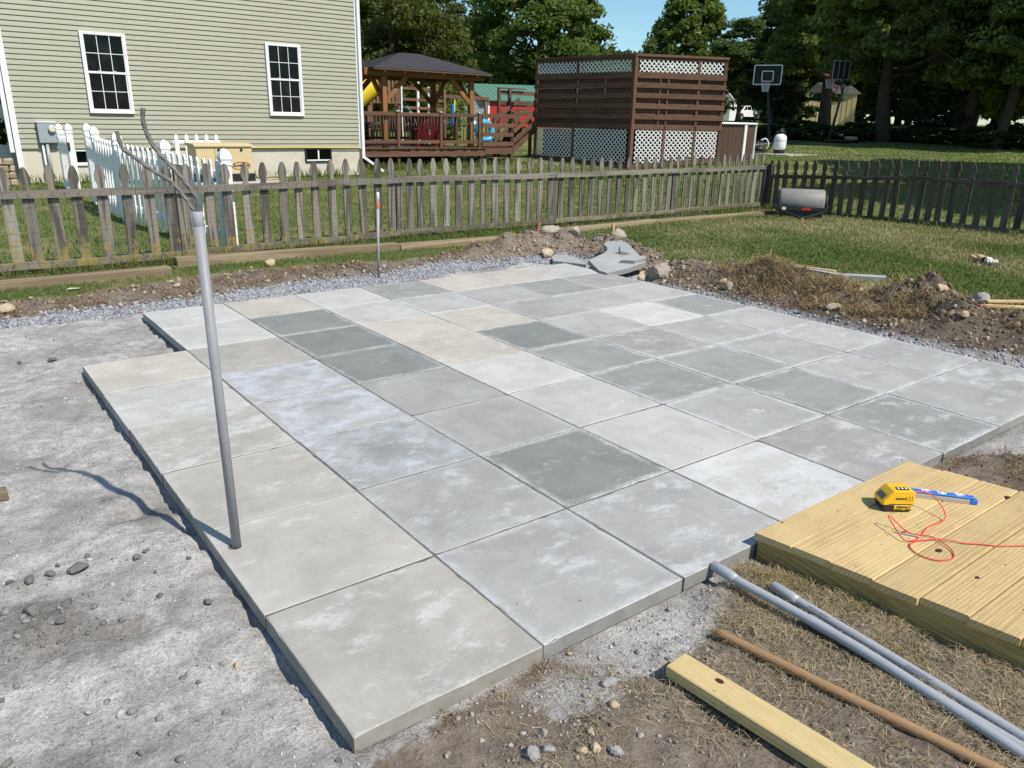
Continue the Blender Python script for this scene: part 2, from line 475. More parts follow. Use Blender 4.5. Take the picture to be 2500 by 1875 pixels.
def paver_mat():
    t = NT('concrete_paver')
    oi = t.n('ShaderNodeObjectInfo')
    base = oi.outputs['Color']; eff = oi.outputs['Alpha']
    tc = t.n('ShaderNodeTexCoord').outputs['Object']
    sp = t.n('ShaderNodeSeparateXYZ', {0: tc})
    v = t.obj((1,1,1))
    blue = t.attr('bluish', 'OBJECT', 'Fac')
    edge_amt = t.attr('edge', 'OBJECT', 'Fac')
    # mottling of the cast concrete
    n1 = t.noise(v, 3.2, 6, .62, .4)
    n2 = t.noise(v, 11, 5, .65)
    n3 = t.noise(v, 260, 2, .6)
    col = t.mix(t.ramp(n1, .3, .72), t.mix(1.0, base, (.86,.86,.865), 'MULTIPLY'), t.mix(1.0, base, (1.10,1.10,1.09), 'MULTIPLY'))
    col = t.mix(t.math('MULTIPLY', t.ramp(n2, .42, .7), .35), col, t.mix(1.0, base, (1.18,1.18,1.18), 'MULTIPLY'))
    col = t.mix(t.math('MULTIPLY', t.ramp(n3, .48, .72), .42), col, t.mix(1.0, base, (.62,.62,.62), 'MULTIPLY'))
    # white lime bloom: soft cloudy patches, dusty flecks and short scuffs
    WHITE = (.64,.655,.66)
    wob = t.n('ShaderNodeVectorMath', {0: v, 1: t.n('ShaderNodeVectorMath', {0: t.n('ShaderNodeTexNoise', {'Vector': v, 'Scale': 5.0, 'Detail': 3}).outputs['Color'], 1: (.09,.09,.0)}, operation='MULTIPLY').outputs[0]}, operation='ADD').outputs[0]
    vs = t.n('ShaderNodeMapping', {'Vector': wob, 'Scale': (1.0, 1.7, 1)}).outputs[0]
    grain = t.noise(v, 75, 4, .75)
    patch = t.ramp(t.math('ADD', t.noise(vs, 4.6, 9, .74), t.math('MULTIPLY', eff, .20)), .60, .80)
    patch = t.math('MULTIPLY', patch, t.ramp(t.math('ADD', grain, t.math('MULTIPLY', patch, .25)), .42, .66))
    fine = t.ramp(t.math('ADD', t.noise(t.obj((1.0, 2.2, 1)), 34, 4, .8, .3), t.math('MULTIPLY', eff, .08)), .66, .71)
    fine = t.math('MULTIPLY', fine, t.ramp(t.noise(v, 4.5, 4, .6), .42, .62))
    rot = t.n('ShaderNodeMapping', {'Vector': wob, 'Scale': (3.0, 34.0, 1.0), 'Rotation': (0,0,.12)}).outputs[0]
    rot2 = t.n('ShaderNodeMapping', {'Vector': wob, 'Scale': (26.0, 3.4, 1.0), 'Rotation': (0,0,.75)}).outputs[0]
    scuff = t.math('MULTIPLY', t.ramp(t.noise(rot, 2.2, 4, .7), .66, .72), t.ramp(t.noise(v, 3.0, 3, .6), .45, .6))
    scuff2 = t.math('MULTIPLY', t.ramp(t.noise(rot2, 2.2, 3, .65), .69, .74), t.ramp(t.noise(v, 3.6, 3, .6), .48, .6))
    lime = t.math('MAXIMUM', t.math('MULTIPLY', patch, .80), t.math('MULTIPLY', t.math('MAXIMUM', fine, t.math('MAXIMUM', scuff, scuff2)), .60))
    # residue along the edges
    ax = t.math('ABSOLUTE', sp.outputs[0]); ay = t.math('ABSOLUTE', sp.outputs[1])
    e = t.math('MAXIMUM', ax, ay)
    e = t.math('ADD', e, t.math('MULTIPLY', t.math('SUBTRACT', n2, .5), .05))
    em = t.math('MULTIPLY', t.ramp(e, .255, .300), t.math('MULTIPLY', t.math('MINIMUM', t.math('MULTIPLY', edge_amt, 1.4), 1.0), t.ramp(t.noise(v, 5, 5, .65), .32, .55)))
    em = t.math('MULTIPLY', em, t.ramp(grain, .25, .6))
    lime = t.math('MAXIMUM', lime, em)
    col = t.mix(t.math('MULTIPLY', lime, .64), col, WHITE)
    # bluish bloom on a few slabs
    bl = t.math('ADD', e, t.math('MULTIPLY', t.math('SUBTRACT', n1, .5), .55))
    ring = t.math('MULTIPLY', t.ramp(bl, .03, .24), t.math('SUBTRACT', 1.0, t.ramp(bl, .24, .33)))
    ring = t.math('MULTIPLY', ring, t.ramp(t.math('ADD', n2, t.math('MULTIPLY', grain, .5)), .45, .95))
    col = t.mix(t.math('MULTIPLY', t.math('MULTIPLY', ring, blue), .85), col, (.52,.55,.60))
    # brown rust smudges and pin holes
    rs = t.math('MULTIPLY', t.ramp(t.noise(v, 1.6, 3), .66, .8), .25)
    col = t.mix(rs, col, (.36,.28,.19))
    pin = t.ramp(t.voro(v, 70), .11, .04)
    pin = t.math('MULTIPLY', pin, t.ramp(t.noise(v, 7, 2), .5, .6))
    col = t.mix(t.math('MULTIPLY', pin, .6), col, (.13,.125,.12))
    # cast side faces are rougher and soiled
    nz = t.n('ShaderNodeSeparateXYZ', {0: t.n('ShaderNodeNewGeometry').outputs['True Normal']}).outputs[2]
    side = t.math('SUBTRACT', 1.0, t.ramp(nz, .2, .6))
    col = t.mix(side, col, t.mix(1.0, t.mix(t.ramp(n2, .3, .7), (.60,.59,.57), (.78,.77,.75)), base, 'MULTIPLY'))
    nrm = t.bump(n3, .30, .0025)
    nrm = t.bump(n2, .12, .006, nrm)
    return t.fin(col, .88, nrm, .2)
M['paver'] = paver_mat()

def ground_mat():
    t = NT('ground_soil')
    mk = t.attr('mask'); sep = t.n('ShaderNodeSeparateColor', {0: mk})
    wet = t.attr('mask', 'GEOMETRY', 'Alpha')
    pos = t.n('ShaderNodeNewGeometry').outputs['Position']
    nA = t.noise(pos, 2.2, 6, .65); nB = t.noise(pos, 14, 6, .7); nC = t.noise(pos, 95, 4, .7)
    jit = t.math('MULTIPLY', t.math('SUBTRACT', nB, .5), .9)
    fd = t.ramp(t.math('ADD', sep.outputs[0], jit), .35, .65)
    fg = t.ramp(t.math('ADD', sep.outputs[1], jit), .35, .65)
    fb = t.ramp(t.math('ADD', sep.outputs[2], jit), .35, .65)
    # lawn soil with dry patches
    grass = t.mix(t.ramp(nB, .3, .7), (.095,.130,.034), (.145,.178,.052))
    dry = t.ramp(t.noise(pos, .9, 5, .65), .45, .66)
    grass = t.mix(t.math('MULTIPLY', dry, .75), grass, (.285,.245,.125))
    grass = t.mix(t.math('MULTIPLY', t.ramp(nC, .4, .7), .35), grass, (.05,.07,.018))
    # brown dirt
    dirt = t.mix(t.ramp(nB, .3, .7), (.17,.138,.108), (.265,.222,.178))
    dirt = t.mix(t.math('MULTIPLY', t.ramp(nC, .5, .72), .6), dirt, (.075,.058,.044))
    dirt = t.mix(t.math('MULTIPLY', t.ramp(nA, .5, .66), .5), dirt, (.105,.08,.06))
    # crushed stone base
    grav = t.mix(t.voro(pos, 45, 'F1', 'Color'), (.20,.205,.22), (.42,.43,.45))
    # stone dust
    dust = t.mix(t.ramp(nB, .28, .72), (.38,.368,.35), (.60,.585,.56))
    dust = t.mix(t.math('MULTIPLY', t.ramp(nA, .42, .62), .62), dust, (.225,.212,.195))
    dust = t.mix(t.math('MULTIPLY', t.ramp(nC, .46, .66), .62), dust, (.235,.232,.226))
    fl = t.ramp(t.voro(pos, 130), .20, .12)
    fl = t.math('MULTIPLY', fl, t.ramp(t.noise(pos, 40, 2), .52, .6))
    dust = t.mix(t.math('MULTIPLY', fl, .45), dust, (.70,.70,.70))
    col = t.mix(fb, grass, dirt)
    col = t.mix(fg, col, grav)
    col = t.mix(fd, col, dust)
    wf = t.ramp(t.math('ADD', wet, t.math('MULTIPLY', t.math('SUBTRACT', t.noise(pos, 22, 6, .75), .5), 1.5)), .25, .8)
    col = t.mix(t.math('MULTIPLY', wf, .62), col, t.mix(1.0, col, (.42,.39,.36), 'MULTIPLY'))
    nrm = t.bump(nC, .9, .008)
    nrm = t.bump(nB, .8, .025, nrm)
    nrm = t.bump(t.noise(pos, 300, 3, .7), .6, .002, nrm)
    return t.fin(col, .95, nrm, .15)
M['ground'] = ground_mat()

def tint_mat(name, rough=.8, spec=.2, trans=0.0, bump=0.0):
    """colour from the per-piece tint attribute"""
    t = NT(name)
    col = t.attr('tint')
    pos = t.n('ShaderNodeTexCoord').outputs['Object']
    nrm = None
    if bump:
        f = t.noise(pos, 60, 4, .65)
        col = t.mix(t.math('MULTIPLY', t.ramp(f, .4, .7), .4), col, t.mix(1.0, col, (.6,.6,.6), 'MULTIPLY'))
        nrm = t.bump(f, bump, .004)
    t.fin(col, rough, nrm, spec)
    if trans:
        tr = t.n('ShaderNodeBsdfTranslucent', {'Color': t.mix(1.0, col, (1.15,1.25,.6), 'MULTIPLY')})
        mx = t.n('ShaderNodeMixShader', {0: trans, 1: t.b.outputs[0], 2: tr.outputs[0]})
        t.L.new(mx.outputs[0], t.N['Material Output'].inputs['Surface'])
    return t.m
M['stones'] = tint_mat('loose_stone', .85, .2, 0, .5)
M['blades'] = tint_mat('grass_blade', .6, .25, .3)
M['straw'] = tint_mat('dry_straw', .8, .15, .15)
M['leaf'] = tint_mat('leaf', .55, .25, .45)

def bark_mat():
    t = NT('tree_bark')
    v = t.obj((6,6,1))
    f = t.noise(v, 3, 5, .65)
    return t.fin(t.mix(f, (.045,.036,.028), (.13,.105,.08)), .95, t.bump(f, .8, .05), .1)
M['bark'] = bark_mat()

def rock_mat(name, c1, c2):
    t = NT(name)
    v = t.obj((1,1,1))
    f = t.noise(v, 9, 6, .65); g = t.noise(v, 60, 4, .65)
    col = t.mix(t.ramp(f, .3, .7), c1, c2)
    col = t.mix(t.math('MULTIPLY', t.ramp(g, .5, .75), .4), col, tuple(x*.55 for x in c1))
    col = t.mix(t.math('MULTIPLY', t.ramp(t.noise(v, 4, 4), .55, .7), .45), col, (.20,.145,.10))
    return t.fin(col, .9, t.bump(t.math('ADD', f, t.math('MULTIPLY', g, .3)), .5, .01), .2)
M['rock'] = rock_mat('field_rock', (.27,.235,.185), (.40,.36,.30))
M['rock_tan'] = rock_mat('tan_rock', (.42,.33,.22), (.52,.43,.31))
M['rock_grey'] = rock_mat('grey_stone', (.26,.255,.25), (.40,.39,.38))
M['clod'] = rock_mat('damp_clod', (.12,.115,.108), (.19,.18,.17))
M['wall_stone'] = rock_mat('retaining_wall_stone', (.36,.29,.20), (.46,.38,.27))
# ------------------------------------------------------------------ terrain
TD = [0,22,23.5,25,27,30,33,36,39.5,55,66,116,200,400,1200]
TZ = [0,0,.1,.25,.32,.37,.43,.58,.78,1.25,1.6,2.1,2.6,3.5,4.0]
def tz(x, y):
    return np.interp(.8*np.asarray(x, float)+.6*np.asarray(y, float), TD, TZ)
def I(pts): 
    a = np.array(pts, float); return lambda t: np.interp(t, a[:,0], a[:,1])
lawn_y = I([(-6,5.95),(-.23,5.83),(.32,5.86),(.67,6.1),(1.34,6.12),(1.86,6.2),(2.86,6.0),(3.6,6.02),(4.2,6.02),(4.74,6.3),(5.4,6.45),(6.0,6.0),(6.35,5.4)])
grav_y = I([(-6,5.15),(-.28,5.24),(.54,5.33),(1.18,5.27),(1.66,5.50),(2.64,5.46),(3.4,5.60),(3.96,5.72),(4.56,5.52),(5.04,5.46),(5.4,5.5),(5.6,5.1)])
dust_y = I([(-6,5.0),(0,5.13),(.63,5.03),(1.2,4.96),(2.6,4.98),(2.9,5.2),(3.32,5.1),(3.8,5.3),(4.7,5.37),(5.0,5.1),(5.1,4.8)])
grav_x = I([(-3,5.6),(0,5.5),(.52,5.36),(.84,5.2),(1.7,5.19),(2.4,5.16),(3.2,5.16),(3.7,5.13),(4.3,5.35),(4.9,5.55),(5.5,5.5)])
lawn_x = I([(-3,6.9),(.6,6.6),(1.0,6.6),(1.4,6.65),(1.7,6.95),(2.04,7.0),(2.27,6.35),(2.8,6.45),(3.5,6.45),(3.7,6.2),(4.15,5.9),(4.8,6.1),(5.5,6.3),(6.5,6.3)])
front_y = I([(-6,-.5),(-.4,-.35),(-.1,-.10),(.03,.01),(.6,.01),(.7,-.06),(.85,-.2),(1.1,-.17),(1.3,-.1),(1.52,-.02),(2.6,-.02),(2.8,.2),(3.2,-.02),(3.6,-.25),(4.4,-.2),(5.5,-.2)])

def gauss(x, y, cx, cy, rx, ry): return np.exp(-((x-cx)/rx)**2 - ((y-cy)/ry)**2)
MOUNDS = [(5.62,3.55,.25,.30,.07),(5.72,3.05,.26,.28,.12),(5.60,2.68,.24,.22,.16),(5.74,2.30,.28,.20,.14),(5.85,1.95,.28,.22,.08),(6.02,1.55,.30,.25,.23),
          (5.75,1.15,.30,.25,.10),(5.95,.75,.35,.35,.07),(5.9,3.95,.25,.25,.07),
          (4.55,5.85,.35,.17,.09),(5.05,5.88,.35,.20,.12),(5.55,5.75,.32,.22,.13),(5.95,5.35,.25,.30,.13),(5.9,4.75,.25,.3,.07)]
def masks(x, y):
    """distribution of materials: stone dust, crushed stone, dirt, damp"""
    n = (fbm(x, y, .55, 5)-.5)*.30
    inside = sstep(-.06, .06, lawn_y(x)-y+n) * sstep(-.06, .06, lawn_x(y)-x+n)
    inside *= np.where(x > 7.5, 0, 1)
    dug = sstep(-.05, .05, grav_y(x)-y+n*.5) * sstep(-.05, .05, grav_x(y)-x+n*.4)
    dust = dug * sstep(-.05, .05, dust_y(x)-y+n*.4)
    fr = sstep(-.10, .10, y-front_y(x)+n*.8)
    strip = sstep(4.93, 5.02, x)*sstep(4.6, 3.6, y)
    gpatch = np.maximum(dug-dust, strip*.35*dug)
    dust = dust*fr
    patch = gauss(x, y, .62, -.14, .20, .12)*.8
    dust = np.maximum(dust, np.clip(patch, 0, 1)*(1-fr))
    grav = np.clip(gpatch, 0, 1)*fr
    dirt = inside
    wet = (gauss(x,y,-.60,1.00,.20,.20)*1.3 + gauss(x,y,-.36,.86,.16,.10)*.65 + gauss(x,y,-.18,.66,.2,.10)*.35 + gauss(x,y,-.12,1.62,.12,.07)*.45 + gauss(x,y,-.2,1.85,.1,.06)*.6 + sstep(.45,.62,fbm(x,y,.8,33))*.28
           + gauss(x,y,-.52,.42,.25,.16)*.5 + gauss(x,y,-.30,2.6,.18,.35)*.2 + gauss(x,y,.1,3.9,.35,.3)*.22)
    wet = wet + strip*.55 + sstep(4.9,5.0,x)*sstep(.6,.1,y)*.5
    wet = np.clip(wet*(.55+.9*fbm(x,y,.18,31)), 0, 1)
    return dust, grav, dirt, wet, dug*fr, inside
def height(x, y):
    x = np.asarray(x, float); y = np.asarray(y, float)
    z = tz(x, y)
    d, g, b, w, dug, ins = masks(x, y)
    near = (x > -8) & (x < 8) & (y > -8) & (y < 7)
    low = -.058*np.maximum(dug, ins*.25)
    front = sstep(.25, -.05, y)*sstep(6.5, 5.5, x)
    low = np.minimum(low, -.050*front*ins)
    m = 0
    for cx, cy, rx, ry, h in MOUNDS: m = m + 1.5*h*gauss(x, y, cx, cy, rx, ry)
    m = m*(1-np.clip(dug,0,1))*(.30 + 1.35*fbm(x, y, .20, 9)) + (fbm(x, y, .08, 12)-.5)*.10*np.clip(m*8,0,1)*(1-dug)
    und = (fbm(x, y, .5, 21)-.5)*.036 + (fbm(x, y, .15, 22)-.5)*.034 - .012*np.abs(fbm(x*1.0+y*.35, y*2.2, .45, 27)-.5)*4*ins
    und = und + (fbm(x, y, .05, 23, 2)-.35)*.010*ins
    # scraped ridges, boot marks and ruts left by screeding
    for cx, cy, rx, ry, ang, wl, am in [(-.45,1.75,.28,.22,.5,.034,.0045),(-.25,2.35,.25,.3,.9,.05,.005),(-.35,.62,.22,.16,.3,.030,.005),(-.1,3.1,.3,.35,1.1,.06,.006),(-.55,2.8,.25,.3,.2,.04,.005),(.1,4.3,.35,.3,.7,.06,.006),(-.15,1.35,.14,.12,1.3,.026,.004),(-.3,1.05,.12,.10,.1,.028,.005),(.8,-.12,.3,.1,.2,.03,.003)]:
        und = und + am*gauss(x,y,cx,cy,rx,ry)*np.sin(((x*math.cos(ang)+y*math.sin(ang))/wl + 2.5*fbm(x,y,.25,61))*2*math.pi)
    rut = lambda ax0, ay0, bx0, by0, w_: np.exp(-((((x-ax0)*(by0-ay0)-(y-ay0)*(bx0-ax0))/math.hypot(bx0-ax0,by0-ay0))/w_)**2)
    und = und - .010*rut(-.75,1.9,.0,3.3,.04)*sstep(1.6,2.0,y)*sstep(3.4,3.0,y) - .012*rut(-.7,1.35,-.05,1.72,.03)*sstep(.02,-.06,x)
    und = und + .016*gauss(x,y,-.16,1.80,.07,.05) + .014*gauss(x,y,-.10,1.55,.06,.04) - .018*gauss(x,y,-.22,1.98,.08,.06) + .015*gauss(x,y,-.28,2.18,.09,.05)
    # trodden hollows in the stone dust
    und = und - .020*gauss(x,y,-.2,.66,.10,.05) - .016*gauss(x,y,-.13,1.66,.13,.05) - .02*gauss(x,y,-.30,.85,.07,.04) + .02*gauss(x,y,-.62,1.02,.2,.14)
    und = und + .012*gauss(x,y,-.45,1.30,.2,.05)
    patio = sstep(-.05,.05,x)*sstep(4.95,4.85,x)*sstep(-.05,.05,y)*sstep(4.95,4.85,y)
    notch = sstep(.66,.60,x)*sstep(3.55,3.62,y)
    patio = patio*(1-notch)
    und = und*(1-patio)
    z = z + np.where(near, low + m + und*np.clip(ins+.25,0,1) - .012*patio, 0)
    # shallow gap beside the slab edges
    e = gauss(x, 0*y, -.012, 0, .022, 1)*sstep(-.05,.0,y)*sstep(3.66,3.62,y) + gauss(x, 0*y, .598, 0, .022, 1)*sstep(3.6,3.66,y)*sstep(4.9,4.85,y)
    z = z - np.where(near, .026*e*np.clip(2.6*(fbm(x,y,.07,41)-.28),0,1.3), 0)
    return z
def axis(dense, step, mid, mstep, far):
    a = list(np.arange(dense[0], dense[1], step))
    b = list(np.arange(dense[1], mid, mstep))
    c = [mid]; s = mstep
    while c[-1] < far: s *= 1.28; c.append(c[-1]+s)
    l = [dense[0]]; s = step
    while l[-1] > -far: s *= 1.35; l.append(l[-1]-s)
    return np.array(l[::-1][:-1] + a + b + c)
def refine(ax_, rules):
    return np.concatenate([ax_[ax_ < rules[0][0]]] + [np.arange(a, b, st) for a, b, st in rules] + [ax_[ax_ >= rules[-1][1]]])
gx = refine(axis((-1.2, 7.2), .026, 26, .3, 900), [(-1.2,.66,.016),(.66,4.85,.045),(4.85,7.2,.026)])
gy = refine(axis((-1.1, 6.6), .026, 26, .3, 900), [(-1.1,-.02,.017),(-.02,3.0,.021),(3.0,4.95,.026),(4.95,6.6,.026)])
GX, GY = np.meshgrid(gx, gy)
hz = height(GX.ravel(), GY.ravel())
d_, g_, b_, w_, _, _ = masks(GX.ravel(), GY.ravel())
nx, ny = len(gx), len(gy)
ii = np.arange(nx*ny).reshape(ny, nx)
F = np.stack([ii[:-1,:-1], ii[:-1,1:], ii[1:,1:], ii[1:,:-1]], -1).reshape(-1, 4)
structure('ground', np_mesh('ground', np.stack([GX.ravel(), GY.ravel(), hz], -1), F, M['ground'],
          np.stack([d_, g_, b_, w_], -1), 'mask', True))

# ------------------------------------------------------------------ loose stones (merged, nobody could count them)
def rock_protos(n, sub, seed, aniso=.45):
    rr = np.random.default_rng(seed); out = []
    t = (1+5**.5)/2
    base = np.array([(-1,t,0),(1,t,0),(-1,-t,0),(1,-t,0),(0,-1,t),(0,1,t),(0,-1,-t),(0,1,-t),(t,0,-1),(t,0,1),(-t,0,-1),(-t,0,1)], float)
    base /= np.linalg.norm(base[0])
    fc = np.array([(0,11,5),(0,5,1),(0,1,7),(0,7,10),(0,10,11),(1,5,9),(5,11,4),(11,10,2),(10,7,6),(7,1,8),(3,9,4),(3,4,2),(3,2,6),(3,6,8),(3,8,9),(4,9,5),(2,4,11),(6,2,10),(8,6,7),(9,8,1)])
    for _ in range(n):
        v, f = base.copy(), fc
        for _s in range(sub):
            cache = {}; vl = list(v); nf = []
            def mid(a, b):
                k = (min(a,b), max(a,b))
                if k not in cache:
                    m = (vl[a]+vl[b]); m = m/np.linalg.norm(m); cache[k] = len(vl); vl.append(m)
                return cache[k]
            for a, b, c in f:
                ab, bc, ca = mid(a,b), mid(b,c), mid(c,a); nf += [(a,ab,ca),(b,bc,ab),(c,ca,bc),(ab,bc,ca)]
            v, f = np.array(vl), np.array(nf)
        # flatten by a few random cutting planes -> angular stone
        for _k in range(5):
            nrm = rr.normal(size=3); nrm /= np.linalg.norm(nrm); h = rr.uniform(.45, .8)
            dd = v@nrm - h; v = v - np.outer(np.maximum(dd, 0)*.92, nrm)
        v = v*(1 + rr.normal(0, .07, (len(v), 1)))
        v = v*rr.uniform(1-aniso, 1+aniso*.4, 3)*np.array([1,1,.8])
        out.append((v, f))
    return out
PROTO0 = rock_protos(14, 0, 3)
PROTO1 = rock_protos(10, 1, 4)
def rand_rot(n, rng, flat=.5):
    a = rng.uniform(0, 2*np.pi, n); b = rng.normal(0, flat, n); c = rng.normal(0, flat, n)
    ca, sa, cb, sb, cc, sc_ = np.cos(a), np.sin(a), np.cos(b), np.sin(b), np.cos(c), np.sin(c)
    R = np.empty((n,3,3))
    R[:,0,0]=ca*cb; R[:,0,1]=ca*sb*sc_-sa*cc; R[:,0,2]=ca*sb*cc+sa*sc_
    R[:,1,0]=sa*cb; R[:,1,1]=sa*sb*sc_+ca*cc; R[:,1,2]=sa*sb*cc-ca*sc_
    R[:,2,0]=-sb;   R[:,2,1]=cb*sc_;          R[:,2,2]=cb*cc
    return R
def scatter(name, P, size, cols, m, protos, rng, sink=.25, flat=.5):
    """merge len(P) stones into one mesh"""
    n = len(P); pk = rng.integers(0, len(protos), n); R = rand_rot(n, rng, flat)
    VV, FF, CC = [], [], []; off = 0
    for k, (v, f) in enumerate(protos):
        ix = np.where(pk == k)[0]
        if not len(ix): continue
        w = np.einsum('nij,vj->nvi', R[ix], v)*size[ix, None, None]
        w += P[ix, None, :]; w[:,:,2] += (size[ix]*(.5-sink))[:, None]
        VV.append(w.reshape(-1, 3))
        FF.append((f[None] + (off + np.arange(len(ix))*len(v))[:, None, None]).reshape(-1, 3))
        CC.append(np.repeat(cols[ix], len(v), 0)); off += len(ix)*len(v)
    o = link(bpy.data.objects.new(name, np_mesh(name, np.concatenate(VV), np.concatenate(FF), m, np.concatenate(CC))))
    o['kind'] = 'stuff'
    return o
def pick(n, x0, x1, y0, y1, prob, rng):
    x = rng.uniform(x0, x1, n); y = rng.uniform(y0, y1, n)
    k = rng.uniform(0, 1, n) < prob(x, y)
    x, y = x[k], y[k]
    return np.stack([x, y, height(x, y)], -1)
def rgba(base, var, n, rng, hue=.03):
    c = np.ones((n, 4)); f = 1 + rng.uniform(-var, var, n)
    c[:, :3] = np.array(base)*f[:, None]*(1 + rng.normal(0, hue, (n, 3)))
    return np.clip(c, 0, 1)
def on_patio(x, y):
    return (x > -.01) & (x < 4.89) & (y > -.01) & (y < 4.89) & ~((x < .60) & (y > 3.67))
rg = np.random.default_rng(11)
def p_grav(x, y): m_ = masks(x, y); return np.where(on_patio(x, y), 0, np.clip(m_[1]*1.2, 0, 1))
P = pick(30000, -1.2, 5.7, 4.8, 5.9, p_grav, rg)
scatter('crushed_stone', P, rg.uniform(.010, .026, len(P)), rgba((.285,.292,.31), .38, len(P), rg, .02), M['stones'], PROTO0, rg, .3, .9)
P = pick(9000, 4.9, 5.6, -.4, 5.2, lambda x, y: np.where(on_patio(x, y), 0, np.clip(masks(x, y)[1]*1.4, 0, 1)), rg)
scatter('edge_gravel', P, rg.uniform(.008, .020, len(P)), rgba((.33,.34,.37), .35, len(P), rg, .02), M['stones'], PROTO0, rg, .3, .9)
P = pick(24000, -1.1, .66, -.2, 5.2, lambda x, y: np.where(on_patio(x, y), 0, masks(x, y)[0]*np.clip(1.3-.18*y, .15, 1)*(.35+fbm(x,y,.3,77))), rg)
P2 = pick(9000, .3, 1.6, -.6, .0, lambda x, y: masks(x, y)[0], rg); P = np.concatenate([P, P2])
sz = .0016 + .0042*rg.uniform(0, 1, len(P))**3
scatter('stone_dust_grit', P, sz, rgba((.40,.40,.40), .5, len(P), rg, .02)*np.concatenate([(1-.75*masks(P[:,0],P[:,1])[3])[:,None]]*3+[np.ones((len(P),1))],1), M['stones'], PROTO0, rg, .3, .9)
Pd = pick(1800, -1.0, .1, .3, 1.45, lambda x, y: np.clip(gauss(x,y,-.60,1.02,.22,.22)+.45*gauss(x,y,-.3,1.28,.3,.05)+.35*gauss(x,y,-.55,.45,.2,.14)+.25*gauss(x,y,-.12,1.22,.12,.05),0,1)*(.3+fbm(x,y,.12,95)), rg)
scatter('damp_crumbs', Pd, .003+.017*rg.uniform(0,1,len(Pd))**3, rgba((.20,.192,.18), .35, len(Pd), rg, .02), M['stones'], PROTO0, rg, .25, .8)
P = pick(1700, -1.1, .66, -.2, 5.1, lambda x, y: np.where(on_patio(x, y), 0, masks(x, y)[0]*sstep(.5,.62,fbm(x,y,.35,78))), rg)
scatter('dust_pebble_litter', P, .004+.014*rg.uniform(0,1,len(P))**5, rgba((.33,.322,.31), .4, len(P), rg, .03), M['stones'], PROTO0, rg, .3, .7)
P = pick(9500, -.1, 2.4, -1.1, .02, lambda x, y: np.where(on_patio(x, y), 0, masks(x, y)[2]*(1-masks(x, y)[0]*.4)*(.3+.9*fbm(x,y,.25,79))), rg)
scatter('dirt_pebble_litter', P, .0018+.011*rg.uniform(0,1,len(P))**7, rgba((.27,.245,.22), .5, len(P), rg, .04), M['stones'], PROTO0, rg, .3, .8)
def p_dirt(x, y):
    d, g, b, w, dug, ins = masks(x, y); return np.where(on_patio(x,y), 0, b*(1-dug)*(.25+.8*fbm(x,y,.3,80)))
P = pick(9000, 4.9, 7.0, -.6, 6.5, p_dirt, rg); P2 = pick(2600, -1.2, 4.9, 5.3, 6.3, p_dirt, rg); P = np.concatenate([P, P2])
scatter('dug_soil_stones', P, .007+.030*rg.uniform(0,1,len(P))**5, rgba((.32,.265,.20), .45, len(P), rg, .05), M['stones'], PROTO0, rg, .3, .8)
# dark crumbs of soil on the mounds
P = pick(16000, 4.9, 6.9, .2, 6.5, p_dirt, rg); P2 = pick(1500, 2.8, 4.6, -.7, .1, p_dirt, rg); P3 = pick(3000, -1.2, 4.9, 5.3, 6.3, p_dirt, rg)
P = np.concatenate([P, P2, P3])
P9 = pick(420, 5.15, 6.7, .3, 4.3, lambda x, y: p_dirt(x, y)*np.clip(sum(h*9*gauss(x,y,cx,cy,rx,ry) for cx,cy,rx,ry,h in MOUNDS),0,1), rg)
scatter('soil_clods', P9, .012+.045*rg.uniform(0,1,len(P9))**2.2, rgba((.16,.118,.082), .45, len(P9), rg, .05), M['stones'], PROTO1, rg, .25, .9)
scatter('loose_soil', P, np.where((P[:,0]<4.7)&(P[:,1]<.2), .5, 1.0)*(.004+.018*rg.uniform(0,1,len(P))**2), rgba((.135,.098,.068), .5, len(P), rg, .05), M['stones'], PROTO0, rg, .3, .9)

# ------------------------------------------------------------------ grass blades
def blades(name, P, h, w, lean, cols, m, rng, curl=.5):
    n = len(P); a = rng.uniform(0, 2*np.pi, n); la = rng.uniform(0, 2*np.pi, n)
    s = np.stack([np.cos(a), np.sin(a), np.zeros(n)], -1)*w[:, None]*.5
    l = np.stack([np.cos(la), np.sin(la), np.zeros(n)], -1)*(lean*h)[:, None]
    up = np.zeros((n,3)); up[:,2] = h
    mid = P + l*.35 + up*.58; tip = P + l + up*(1-.35*np.minimum(lean, 1.2))[:, None]
    V = np.stack([P-s, P+s, mid+s*.75, mid-s*.75, tip], 1).reshape(-1, 3)
    o = (np.arange(n)*5)[:, None]
    F = np.concatenate([o+np.array([0,1,2]), o+np.array([0,2,3]), o+np.array([3,2,4])], 0)
    c = np.repeat(cols, 5, 0)
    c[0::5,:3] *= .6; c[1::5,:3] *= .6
    ob = link(bpy.data.objects.new(name, np_mesh(name, V, F, m, c)))
    ob['kind'] = 'stuff'; return ob
def lawn_cols(P, rng, dryscale=.9, dryness=.5):
    n = len(P); dry = sstep(.48-.12*dryness, .66, fbm(P[:,0], P[:,1], dryscale, 51) + rng.normal(0, .07, n))*dryness
    g = rgba((.125,.185,.043), .35, n, rng, .06); y = rgba((.42,.365,.21), .3, n, rng, .05)
    return g*(1-dry[:, None]) + y*dry[:, None]
def p_lawn(x, y):
    d, g, b, w, dug, ins = masks(x, y); return 1-sstep(.25, .75, ins)
gg = np.random.default_rng(23)
P = pick(30000, -1.6, 6.4, 5.7, 7.2, p_lawn, gg)
k = sstep(6.55, 6.9, P[:,1]); h = gg.uniform(.018, .05, len(P))*(1+.9*k*gg.uniform(0,1.5,len(P)))
